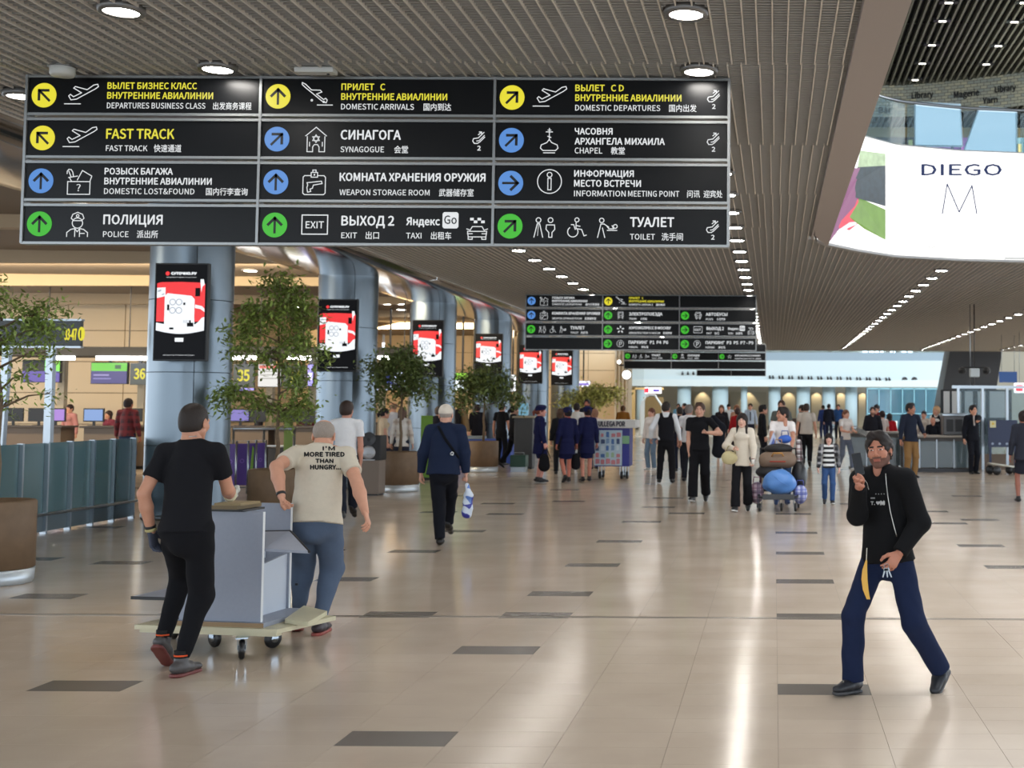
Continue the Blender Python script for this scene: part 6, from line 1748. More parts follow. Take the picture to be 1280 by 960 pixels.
# ---- the man in black pushing the dolly (seen from behind, left)
Y1_ = fl(222, 846).y + .06
def ex1(R):
    k = R['k']
    strap_on(R, R['body'], [(236, 546), (246, 545)], .003, mat('silver_chain', srgb(190, 185, 180), .3, 1.0), 'necklace')
    for i in (0,):
        w_ = R['WR'][i] + (R['EL'][i] - R['WR'][i]) * .10; w2 = R['WR'][i] + (R['EL'][i] - R['WR'][i]) * .02; w3 = R['WR'][i] + (R['EL'][i] - R['WR'][i]) * .16
        MB().tube([tuple(w3 * k), tuple(w_ * k)], .037, 14).build('watch_strap', M_BLACK, R['root']); MB().tube([tuple(w_ * k), tuple(w2 * k)], .036, 14).build('glove_cuff', cloth(190, 180, 130), R['root'])
    w_ = R['WR'][1] + (R['EL'][1] - R['WR'][1]) * .04; w2 = R['WR'][1] + (R['EL'][1] - R['WR'][1]) * .2
    MB().tube([tuple(w2 * k), tuple(w_ * k)], [.034, .042], 14).build('glove_cuff', cloth(214, 208, 178), R['root'])
    for i in (0, 1):
        a = R['AN'][i]
        MB().tube([tuple((a + V3(0, 0, .075)) * k), tuple((a + V3(0, 0, .03)) * k)], .046, 12).build('sock', cloth(40, 38, 38), R['root'])
        MB().tube([tuple((a + V3(0, 0, .050)) * k), tuple((a + V3(0, 0, .040)) * k)], .0475, 12).build('sock_stripe', cloth(220, 90, 50), R['root'])
person('man in black T-shirt and black joggers, from behind, pushing the dolly with grey gloves', 234, Y1_, yaw=D(-4), H=1.78, head_scale=1.0, res=.0085, build=1.04, hair=('buzz', (44, 36, 32)), tone=(196, 142, 116),
       feet=(('px', 203, 836, .09, 38), ('px', 226, 845, 0, 2)), hips=(.02, 0, -.02), lean=(-.01, .05), hands=(('px', 189, 664, Y1_ + .02), ('px', 288, 620, Y1_ + .42)), elbows=((-.35, -1, 0), (.5, -1, 0)),
       hand_pose=('relaxed', 'hold'), gloves=((74, 78, 92), (205, 205, 196)), head=(-6, -6, 0), top_wear=('tee', BLK, -.04), bottom=('joggers', (20, 20, 24)), shoes=(74, 70, 70), sole=(110, 52, 48), extra=ex1)
# ---- the man with the lettered T-shirt
Y2_ = fl(400, 796).y + .02
M_INK = mat('print_black', srgb(24, 24, 26), .8)
def ex2(R):
    print_on(R, R['top'], [("I'M", 411, 562.8, 4.6, 15, .35), ('MORE TIRED', 405.5, 570.5, 5.2, 50, .5), ('THAN', 405.5, 578.5, 4.8, 22, .45), ('HUNGRY...', 407, 586.5, 5.2, 38, .5)], M_INK, 'lettering')
    k = R['k']; w_ = R['WR'][0]; e = R['EL'][0]
    MB().tube([tuple((w_ + (e - w_) * .13) * k), tuple((w_ + (e - w_) * .05) * k)], .034, 14).build('watch_strap', M_BLACK, R['root'])
    d = nrm(e - w_)
person('bald man from behind in cream T-shirt lettered I\'M MORE TIRED THAN HUNGRY and grey joggers', 398, Y2_, yaw=D(6), H=1.77, res=.0085, build=1.22, head_scale=1.0, head_off=(.035, -.035), hair=('fringe', (150, 138, 128)), tone=(206, 152, 126),
       feet=(('px', 372, 788, .0, 12), ('px', 399, 793, 0, 0)), hips=(.0, 0, -.07), lean=(.0, .13), hands=(('px', 352, 621, Y2_ - .30), ('px', 459, 648, Y2_ - .16)), elbows=((-.45, -1, .1), (.5, -1, .1)),
       hand_pose=('grip', 'relaxed'), head=(4, -14, 0), top_wear=('tee', (208, 198, 180), -.06), bottom=('joggers', (84, 98, 120)), shoes=(52, 44, 50), sole=(150, 74, 66), extra=ex2)
# ---- white T-shirt man beyond
Y3_ = 18.2
person('man in plain white T-shirt and navy trousers walking away behind the bald man', 433, Y3_, yaw=D(8), H=1.78, res=.012, build=1.02, hair=('short', (52, 38, 32)), tone=(196, 140, 118),
       feet=(('px', 428, 662, 0, 0), ('px', 441, 653, .07, 40)), lean=(0, .03), hands=(None, ('px', 451, 590, Y3_ + .1)), elbows=((-.5, -1, 0), (.6, -1, 0)), head=(-8, 0, 0), top_wear=('tee', (224, 224, 226)), bottom=('trousers', (28, 32, 44)), shoes=(22, 22, 24))
# ---- white cap man
Y4_ = fl(556, 682).y
def ex4(R):
    strap_on(R, R['top'], [(548, 533), (556, 548), (566, 562), (573, 572)], .018, cloth(14, 16, 24), 'bag_strap')
    T = MB(); 
    strap_on(R, R['top'], [(563, 567), (565, 565), (567, 566), (566, 569), (563, 568)], .006, mat('strap_logo', srgb(220, 222, 224), .4), 'strap_mark', off=.022)
R4 = person('man in white cap, navy jacket and dark trousers walking away with a plastic bag', 556, Y4_, yaw=D(4), H=1.74, res=.0105, build=1.12, hair=('fringe', (160, 150, 142)), hat=('cap', (214, 204, 190)), tone=(202, 152, 130),
       feet=(('px', 550, 682, 0, 0), ('px', 560, 676, .05, 35)), lean=(0, .06), hands=(('px', 524, 602, Y4_ + .05), ('px', 584, 603, Y4_ + .1)), elbows=((-1, -.7, 0), (1, -.7, 0)), hand_pose=('relaxed', 'grip'),
       head=(0, -4, 0), top_wear=('jacket', (28, 38, 62), -.08), bottom=('trousers', (20, 22, 30)), shoes=(18, 18, 20), extra=ex4)
# the bag he carries
p_ = at(584, 606, Y4_ + .1)
q = thing('plastic_bag', 'blue and white printed plastic bag in the hand of the man in the white cap', 'bag', tuple(p_))
G = Field((-.1, -.08, -.46), (.1, .08, .02), .011); G.cone((0, 0, 0), (.02, 0, -.12), .02, .05, .02); G.cone((.02, 0, -.12), (.0, 0, -.36), .065, .06, .03, wide=(1, 0, 0), flat=.55); G.wrinkle(.010, 30, 4)
V, Q = G.surf()
mb_ = mat('bag_blue', srgb(62, 70, 168), .3, noise=.0); nt = mb_.node_tree; n_ = nt.nodes.new('ShaderNodeTexVoronoi'); n_.inputs['Scale'].default_value = 14; r_ = nt.nodes.new('ShaderNodeValToRGB')
r_.color_ramp.interpolation = 'CONSTANT'; r_.color_ramp.elements[0].color = (*srgb(52, 54, 150), 1); r_.color_ramp.elements[1].color = (*srgb(210, 220, 236), 1); r_.color_ramp.elements[1].position = .62
e_ = r_.color_ramp.elements.new(.35); e_.color = (*srgb(96, 130, 200), 1)
tc = nt.nodes.new('ShaderNodeTexCoord'); nt.links.new(tc.outputs['Object'], n_.inputs['Vector']); sx = nt.nodes.new('ShaderNodeSeparateColor'); nt.links.new(n_.outputs['Color'], sx.inputs[0]); nt.links.new(sx.outputs[0], r_.inputs[0]); nt.links.new(r_.outputs[0], nt.nodes['Principled BSDF'].inputs['Base Color'])
obj('sack', make_mesh('sack', [(V, Q, 0)], [mb_]), q)
# ---- man with the phone
Y5_ = fl(1118, 866).y
M_ZIP = mat('zip_silver', srgb(190, 186, 178), .3, .9)
def ex5(R):
    tp = R['top']
    # the dark T-shirt showing between the open jacket fronts, with its print
    strap_on(R, tp, [(1107, 592), (1108, 605), (1110, 622), (1113, 640), (1117, 656), (1121, 671)], .0028, M_ZIP, 'zip')
    strap_on(R, tp, [(1081, 600), (1084, 604), (1086, 612)], .0022, M_ZIP, 'zip')
    print_on(R, tp, [('••••', 1100, 619, 3.0, 11, .4), ('▄▄', 1091, 623, 2.0, 5, .3)], mat('print_grey', srgb(150, 150, 150), .7), 'print')
    print_on(R, tp, [('T.', 1091, 631, 4, 5, .3), ('♥', 1097.5, 631, 4, 5, .1), ('M', 1103, 631, 4.6, 4.5, .8)], mat('print_white', srgb(205, 205, 205), .7), 'print')
R5 = person('man with beard in open black jacket and blue jeans striding and holding up a phone', 1115, Y5_, yaw=D(146), H=1.645, head_scale=.98, res=.0078, build=.98, hair=('thick', (34, 25, 22)), beard=True, tone=(186, 126, 102),
       feet=(('px', 1176, 862, .055, 30), ('px', 1066, 866, 0.0, -4)), hips=(.03, 0, -.045), lean=(.03, .03), hands=(('px', 1124, 692, Y5_ - .20), ('px', 1074, 608, Y5_ - .25)),
       elbows=((-.8, -.9, -.3), (.3, -.4, -1)), palm=(V3(.3, .5, 1), V3(-.5, .3, .2)), hand_pose=('relaxed', 'grip'), head=(16, 2, 6), top_wear=('jacket', (18, 18, 20), -.06), bottom=('trousers', (26, 36, 64)), loose=1.08, shoes=(34, 36, 42), sole=(60, 60, 62), extra=ex5)
def world(R, p):
    root = R['root']; return Matrix.Translation(root.location) @ Matrix.Rotation(root.rotation_euler[2], 4, 'Z') @ Vector(tuple(np.array(p) * R['k']))
hw = world(R5, R5['WR'][1])
p_ = at(1072.5, 580, hw.y - .03)
q = thing('phone', 'dark phone held up in the hand of the bearded man', 'phone', tuple(p_), D(-25)); q.rotation_euler = (D(-8), D(-8), D(38))
MB().bevbox(-.034, .034, -.005, .005, -.066, .066, .004).build('body', M_BLACK, q); MB().box(-.030, .030, -.0062, -.005, -.061, .061).build('display', mat('phone_glass', srgb(16, 17, 20), .3, spec=.2), q); MB().box(.012, .030, .005, .008, .038, .06).build('camera_bump', M_STEEL, q)
hw = world(R5, R5['WR'][0])
p_ = at(1108, 712, hw.y - .10)
q = thing('key_ring', 'silver keys hanging from the fingers of the man with the phone', 'keys', tuple(p_))
MB().tube([(.014 * math.cos(a), 0, .02 + .014 * math.sin(a)) for a in np.linspace(0, 2 * PI, 15)], .0018, 6).build('ring', M_STEEL, q)
for i, a in enumerate((-.35, .1, .5)): MB().poly([(-.005 + a * .02, .002 * i, .005), (.005 + a * .02, .002 * i, .005), (.004 + a * .06, .002 * i, -.045), (-.003 + a * .06, .002 * i, -.045)], (0, .0018, 0)).lathe([(.001, 0), (.010, 0), (.010, .002), (.001, .002)], 12, c=(a * .02, .0), axis='Y', closed=True).build('key', M_STEEL, q)
# strap hanging from his belt
hp = world(R5, R5['HP'][1])
Ys = hp.y - .17
pts = [at(x, y, Ys) for x, y in ((1083, 700), (1081, 712), (1080.5, 724), (1082, 737), (1085.5, 749))]
o0_ = pts[0]
q = thing('yellow_strap', 'yellow strap hanging from the waist of the man with the phone', 'strap', tuple(o0_))
f = MB(); vs = []
for i, p_ in enumerate(pts):
    w_ = (.004, .014, .018, .017, .010)[i]; c_ = p_ - o0_
    vs += [(c_.x - w_, c_.y, c_.z), (c_.x + w_, c_.y - .01, c_.z)]
f.add(vs, [(2 * i, 2 * i + 1, 2 * i + 3, 2 * i + 2) for i in range(4)], True); f.add([(v[0], v[1] + .003, v[2]) for v in vs], [(2 * i, 2 * i + 2, 2 * i + 3, 2 * i + 1) for i in range(4)], True)
f.build('band', mat('strap_yellow', srgb(226, 176, 78), .6), q)
MB().tube([(0, 0, .0), (.004, .02, .07)], .003, 6).build('cord', mat('cord_white', srgb(220, 214, 200), .6), q)

# ---- middle group, right of centre
P = person
ST = ((-.10, .0, 0, 0), (.10, .0, 0, 0))
def walkf(s_=1, L=.28): return ((-.09, L * s_, 0, 0 if s_ > 0 else 30), (.09, -L * s_, 0 if s_ < 0 else .05, 30 if s_ > 0 else 0))
def walkb(s_=1, L=.26):
    return ((-.09, L, 0, -8), (.09, -L, .06, 32)) if s_ > 0 else ((-.09, -L, .06, 32), (.09, L, 0, -8))
Ya = fl(410 + 468, 627).y
Rj = P('man in black T-shirt walking towards the camera, jacket over his shoulder', 875, Ya, yaw=D(176), H=1.78, res=.012, build=1.12, hair=('thick', (70, 50, 40)), tone=(205, 156, 134), feet=walkb(-1, .2), hands=(('px', 884, 541, Ya - .18), ('px', 861, 574, Ya - .02)),
    elbows=((-1.2, -.2, -.8), (.8, -1, 0)), hand_pose=('grip', 'relaxed'), top_wear=('tee', (22, 22, 26)), bottom=('wide', (20, 20, 24)), shoes=(26, 26, 28), sole=(224, 224, 222))
p_ = world(Rj, Rj['SH'][0])
q = thing('jacket_over_shoulder', 'dark jacket hanging over the shoulder of the man in the black T-shirt', 'jacket', (p_.x + .12, p_.y + .20, p_.z))
G = Field((-.25, -.12, -1.0), (.25, .15, .15), .016); G.cone((-.06, -.08, .06), (.04, .02, -.15), .05, .11, .04, wide=(1, 0, 0), flat=.5); G.cone((.04, .02, -.15), (.02, .02, -.55), .12, .11, .04, wide=(1, 0, 0), flat=.45); G.wrinkle(.014, 14, 5)
V, Q = G.surf(); obj('cloth', make_mesh('cloth', [(V, Q, 0)], [cloth(26, 28, 36)]), q)
Yb_ = fl(930, 639).y
Rw = P('woman with long dark hair in cream top and wide black trousers carrying a beige bag', 928, Yb_, yaw=D(174), H=1.60, res=.012, female=True, hair=('loose', (34, 26, 24)), tone=(216, 172, 152), feet=walkb(-1, .17), hands=(('px', 942, 582, Yb_ - .22), ('px', 918, 561, Yb_ - .2)),
    elbows=((-1, -.6, 0), (1, -.6, -.4)), hand_pose=('hold', 'grip'), top_wear=('sweater', (216, 206, 190), -.14), bottom=('wide', (22, 22, 26)), shoes=(30, 30, 30), sole=(230, 230, 228))
p_ = at(912, 570, Yb_ - .16)
q = thing('shoulder_bag', 'soft beige half-round bag at the arm of the long-haired woman', 'bag', tuple(p_))
G = Field((-.16, -.08, -.16), (.16, .08, .16), .012); G.ell((0, 0, -.03), (.13, .055, .11), .02); G.wrinkle(.006, 30, 3); V, Q = G.surf(); obj('body', make_mesh('body', [(V, Q, 0)], [cloth(196, 184, 142)]), q)
MB().tube([(-.08, 0, .04), (-.02, 0, .16), (.06, 0, .16), (.10, 0, .04)], .010, 6).build('handle', cloth(170, 156, 118), q)
q = thing('cup', 'small light cup in the hand of the long-haired woman', 'cup', tuple(at(941, 577, Yb_ - .30))); MB().lathe([(.001, -.04), (.026, -.04), (.034, .04), (.001, .04)], 14, closed=True).build('body', mat('cup_white', srgb(216, 212, 206), .4), q); MB().lathe([(.036, .04), (.036, .05), (.001, .052)], 14, closed=True).build('lid', mat('cup_lid', srgb(120, 60, 50), .4), q)
# trolley with luggage
Yt2 = fl(973, 640).y
tx = at(973, 600, Yt2).x
P('man in white T-shirt looking aside while pushing the loaded luggage trolley', 978, Yt2 + 1.42, yaw=D(180), H=1.72, res=.013, hair=('thick', (34, 26, 24)), tone=(190, 136, 112), feet=walkb(1, .2), hands=((-.16, .46, 1.02), (.16, .46, 1.02)), elbows=((-1, -.5, -.5), (1, -.5, -.5)), hand_pose=('grip', 'grip'),
  head=(-62, 0, 0), lean=(0, .08), top_wear=('tee', (232, 226, 224)), bottom=('trousers', (40, 60, 90)), shoes=(50, 70, 110))
q = thing('luggage_trolley', 'dark airport luggage trolley loaded with bags, coming towards the camera', 'trolley', (tx, Yt2, 0))
MT = mat('trolley_metal', srgb(70, 72, 78), .35, .8)
MB().tube([(-.30, -.02, .24), (.30, -.02, .24), (.36, .75, .30), (-.36, .75, .30), (-.30, -.02, .24)], .022, 8).tube([(-.1, 0, .24), (-.1, .75, .3)], .018, 6).tube([(.1, 0, .24), (.1, .75, .3)], .018, 6).build('platform', MT, q)
MB().tube([(-.30, .75, .28), (-.30, .86, 1.0), (.30, .86, 1.0), (.30, .75, .28)], .022, 8).build('push_handle', MT, q)
MB().bevbox(-.26, .26, -.06, -.03, .20, .29, .01).build('bumper', mat('trolley_bumper', srgb(60, 62, 66), .5), q)
for x, y in ((-.30, .04), (.28, .04), (-.34, .74), (.34, .74), (.05, .1)):
    MB().lathe([(.001, -.02), (.06, -.02), (.075, 0), (.06, .02), (.001, .02)], 14, axis='X', closed=True).build('wheel', M_BLACK, q, loc=(x, y, .075))
    MB().box(x - .035, x - .026, y - .025, y + .025, .07, .25).box(x + .026, x + .035, y - .025, y + .025, .07, .25).build('fork', MT, q)
def blob(name, label, cat, px, py, Y, r, m, wr=.008, res=.014, tilt=0, extra=None, box=False):
    c = at(px, py, Y); q = thing(name, label, cat, (c.x, c.y, c.z))
    R0 = max(r) + .05; G = Field((-r[0] - .05, -r[1] - .05, -r[2] - .05), (r[0] + .05, r[1] + .05, r[2] + .05), res)
    if box:
        G.cone((-r[0] * .62, 0, 0), (r[0] * .62, 0, 0), r[2], r[2], .02, wide=(0, 0, 1), flat=r[1] / r[2], cut=(False, False))
    else: G.ell((0, 0, 0), r, .02)
    if wr: G.wrinkle(wr, 16, int(px))
    V, Q = G.surf(); obj('body', make_mesh('body', [(V, Q, 0)], [m]), q)
    if extra: extra(q, r)
    return q
M_BLB = mat('sack_blue', srgb(88, 138, 206), .4, bump=.4, scale=10)
blob('blue_bundle', 'big bright blue wrapped bundle at the front of the luggage trolley', 'bag', 974.5, 602, Yt2 + .22, (.262, .20, .205), M_BLB, .03, extra=lambda q, r: MB().tube([(-.1, -r[1] + .0, .1), (0, -r[1] - .01, .02), (.13, -r[1] + .01, -.05)], .006, 6).build('tie', M_BLB, q))
def plaid(name, c1, c2, c3, sc=9.0):
    m = mat(name, c1, .7); nt = m.node_tree; tc = nt.nodes.new('ShaderNodeTexCoord'); sp = nt.nodes.new('ShaderNodeSeparateXYZ'); nt.links.new(tc.outputs['Object'], sp.inputs[0])
    last = None
    rgb = nt.nodes.new('ShaderNodeRGB'); rgb.outputs[0].default_value = (*c1, 1); cur = rgb.outputs[0]
    for ax, cc, f_ in ((0, c2, sc), (2, c2, sc), (0, c3, sc * .5), (2, c3, sc * .5)):
        mu = nt.nodes.new('ShaderNodeMath'); mu.operation = 'MULTIPLY'; mu.inputs[1].default_value = f_; nt.links.new(sp.outputs[ax], mu.inputs[0])
        fr = nt.nodes.new('ShaderNodeMath'); fr.operation = 'FRACT'; nt.links.new(mu.outputs[0], fr.inputs[0])
        gt = nt.nodes.new('ShaderNodeMath'); gt.operation = 'LESS_THAN'; gt.inputs[1].default_value = .38; nt.links.new(fr.outputs[0], gt.inputs[0])
        ml = nt.nodes.new('ShaderNodeMath'); ml.operation = 'MULTIPLY'; ml.inputs[1].default_value = .6; nt.links.new(gt.outputs[0], ml.inputs[0])
        mx = nt.nodes.new('ShaderNodeMix'); mx.data_type = 'RGBA'; nt.links.new(ml.outputs[0], mx.inputs[0]); nt.links.new(cur, mx.inputs[6]); mx.inputs[7].default_value = (*cc, 1); cur = mx.outputs[2]
    nt.links.new(cur, nt.nodes['Principled BSDF'].inputs['Base Color']); return m
hnd = lambda c_: (lambda q, r: MB().tube([(-.06, 0, r[2] * .9), (-.05, 0, r[2] + .07), (.05, 0, r[2] + .07), (.06, 0, r[2] * .9)], .008, 6).build('handle', cloth(*c_), q))
blob('checked_bag', 'red and brown checked bag at the left side of the luggage trolley', 'bag', 946, 616, Yt2 + .35, (.12, .18, .19), plaid('plaid_red', srgb(170, 150, 160), srgb(110, 60, 84), srgb(70, 60, 80), 14), .01, extra=hnd((110, 60, 84)))
blob('checked_bag', 'blue and white checked bag at the right side of the luggage trolley', 'bag', 1000, 618, Yt2 + .35, (.12, .18, .16), plaid('plaid_blue', srgb(196, 200, 224), srgb(96, 106, 190), srgb(60, 70, 140), 14), .01, extra=hnd((90, 100, 170)))
blob('dark_suitcase', 'black wheeled suitcase standing on the right of the luggage trolley', 'bag', 999, 595, Yt2 + .62, (.13, .16, .25), mat('case_black', srgb(26, 26, 30), .4), .004, extra=hnd((20, 20, 22)))
blob('black_bag', 'black bag under the brown duffel on the luggage trolley', 'bag', 962, 590, Yt2 + .62, (.24, .16, .12), mat('bag_black', srgb(30, 28, 30), .6), .008, extra=hnd((20, 20, 22)))
def duf(q, r):
    MB().tube([(-.10, -r[1] * .8, .06), (-.07, -r[1] - .03, .12), (.07, -r[1] - .03, .12), (.10, -r[1] * .8, .06)], .014, 6).build('handle', cloth(196, 146, 84), q)
    MB().tube([(-.22, -r[1] * .72, -.02), (-.1, -r[1] - .01, -.02), (.1, -r[1] - .01, -.02), (.22, -r[1] * .72, -.02)], .009, 6).build('piping', cloth(170, 60, 44), q)
    for sx in (-1, 1): MB().lathe([(.001, sx * .262), (.05, sx * .258), (.08, sx * .235), (.085, sx * .22)], 14, axis='X', closed=True).build('end_cap', cloth(190, 66, 44), q)
blob('duffel_bag', 'brown duffel bag with tan handle and red ends on the luggage trolley', 'bag', 972, 575, Yt2 + .62, (.30, .15, .135), mat('duffel_brown', srgb(126, 104, 86), .6), .006, box=True, extra=duf)
blob('black_backpack', 'black backpack on top of the brown duffel', 'bag', 973, 561, Yt2 + .72, (.24, .13, .085), mat('bag_black', srgb(30, 28, 30), .6), .008, extra=hnd((190, 150, 90)))
blob('blue_pouch', 'small bright blue pouch at the top of the luggage load', 'bag', 981, 549, Yt2 + .80, (.115, .07, .07), mat('pouch_blue', srgb(48, 96, 190), .5), .008, extra=hnd((40, 70, 150)))
c_ = at(967, 553, Yt2 + .8)
q = thing('paper_bag', 'pointed white and blue gift bag beside the blue pouch', 'bag', (c_.x, c_.y, c_.z - .08)); MB().poly([(-.10, 0, 0), (.09, 0, 0), (.0, 0, .26)], (0, .06, 0)).build('body', mat('gift_white', srgb(196, 206, 232), .5), q); MB().poly([(-.05, -.006, .04), (.045, -.006, .04), (0, -.006, .16)], (0, .005, 0)).build('print', mat('gift_blue', srgb(96, 116, 190), .5), q)
# striped suitcase edge
c_ = at(1000, 566, Yt2 + .7)
q = thing('patterned_bag', 'narrow red, white and black patterned bag at the right of the load', 'bag', (c_.x, c_.y, c_.z - .2)); G = Field((-.1, -.1, -.05), (.1, .1, .46), .014); G.cone((0, 0, .05), (-.02, 0, .38), .06, .05, .02); V, Q = G.surf(); obj('body', make_mesh('body', [(V, Q, 0)], [plaid('plaid_rwb', srgb(210, 205, 205), srgb(120, 34, 44), srgb(24, 24, 30), 12)]), q)
MB().tube([(-.03, 0, .42), (-.02, 0, .48), (.02, 0, .48), (.03, 0, .42)], .008, 6).build('handle', M_BLACK, q)
# boy
Yc = fl(1036, 630).y
def stripes(name, c1, c2, f_):
    m = mat(name, c1, .85); nt = m.node_tree; tc = nt.nodes.new('ShaderNodeTexCoord'); sp = nt.nodes.new('ShaderNodeSeparateXYZ'); nt.links.new(tc.outputs['Object'], sp.inputs[0])
    mu = nt.nodes.new('ShaderNodeMath'); mu.operation = 'MULTIPLY'; mu.inputs[1].default_value = f_; nt.links.new(sp.outputs[2], mu.inputs[0]); fr = nt.nodes.new('ShaderNodeMath'); fr.operation = 'FRACT'; nt.links.new(mu.outputs[0], fr.inputs[0])
    gt = nt.nodes.new('ShaderNodeMath'); gt.operation = 'GREATER_THAN'; gt.inputs[1].default_value = .5; nt.links.new(fr.outputs[0], gt.inputs[0]); mx = nt.nodes.new('ShaderNodeMix'); mx.data_type = 'RGBA'; nt.links.new(gt.outputs[0], mx.inputs[0])
    mx.inputs[6].default_value = (*c1, 1); mx.inputs[7].default_value = (*c2, 1); nt.links.new(mx.outputs[2], nt.nodes['Principled BSDF'].inputs['Base Color']); return m
Rb = P('boy in black and white striped shirt and jeans walking beside the luggage trolley', 1036, Yc, yaw=D(180), H=1.24, res=.010, build=1.0, hair=('bob', (28, 22, 22)), tone=(222, 176, 160), feet=walkb(1, .08), top_wear=('shirt', stripes('shirt_stripes', srgb(226, 226, 226), srgb(22, 22, 26), 12), -.06), bottom=('trousers', (56, 84, 130)), shoes=(40, 40, 44), sole=(225, 225, 222))
rt_ = Rb['root']; 
for i, sx in ((0, -1), (1, 1)):
    k = Rb['k']; a, b = Rb['SH'][i], Rb['EL'][i]; c = Rb['WR'][i]
    G = Field(np.minimum(np.minimum(a, b), c) - .12, np.maximum(np.maximum(a, b), c) + .12, .014); G.cone(a, b, .078, .064, .03); G.cone(b, b * .1 + c * .9, .064, .05, .02, cut=(False, True)); G.wrinkle(.006, 30, 3); V, Q = G.surf()
    obj('sleeve', make_mesh('sleeve', [(V * k, Q, 0)], [plaid('boy_check', srgb(40, 40, 46), srgb(200, 200, 205), srgb(20, 20, 24), 10)]), rt_)
# vest man and neighbours
def vest(col):
    def f(R):
        k = R['k']; G = Field(R['pel'] - .35, R['neckb'] + .25, .014); ch = R['pel'] + R['up'] * .34
        G.cone(ch, R['pel'] + R['up'] * .12, .168, .164, .03, wide=R['rt'], flat=.80); G.cone(R['pel'] + R['up'] * .12, R['pel'] - R['up'] * .04, .164, .182, .02, wide=R['rt'], flat=.84, cut=(False, True))
        [G.cone(ch + R['rt'] * sx * .08, R['neckb'] - R['up'] * .05 + R['rt'] * sx * .09, .10, .078, .03) for sx in (-1, 1)]
        V, Q = G.surf(); obj('vest', make_mesh('vest', [(V * k, Q, 0)], [cloth(*col)]), R['root'])
    return f
P('man from behind in white shirt, black waistcoat and black trousers', 833, fl(833, 604).y, yaw=D(0), H=1.80, res=.015, build=1.08, hair=('short', (40, 32, 30)), tone=(196, 140, 118), feet=((-.14, 0, 0, 0), (.14, 0, 0, 0)), head=(-20, 0, 0), top_wear=('shirt', (222, 226, 232)), bottom=('trousers', (22, 22, 26)), shoes=(18, 18, 20), hands=((-.34, .1, .95), (.30, .12, .9)), extra=vest((24, 24, 30)))
P('woman in white sweater and light jeans left of the waistcoated man', 815, 33.5, yaw=D(150), H=1.64, res=.018, female=True, hair=('bun', (96, 56, 44)), tone=(214, 164, 144), top_wear=('sweater', (226, 220, 218)), bottom=('trousers', (112, 134, 158)), shoes=(200, 200, 198))
P('grey-haired man in white shirt half hidden behind the man in the black T-shirt', 861, 28.9, yaw=D(-15), H=1.74, res=.018, hair=('short', (120, 112, 108)), tone=(198, 146, 124), top_wear=('polo', (222, 222, 226)), bottom=('trousers', (34, 36, 44)), shoes=(20, 20, 22), feet=ST)
P('man in dark navy shirt between the waistcoated man and the grey-haired man', 850, 33.0, yaw=D(20), H=1.68, res=.02, hair=('short', (34, 28, 26)), top_wear=('shirt', (34, 38, 52)), bottom=('trousers', (28, 32, 46)))
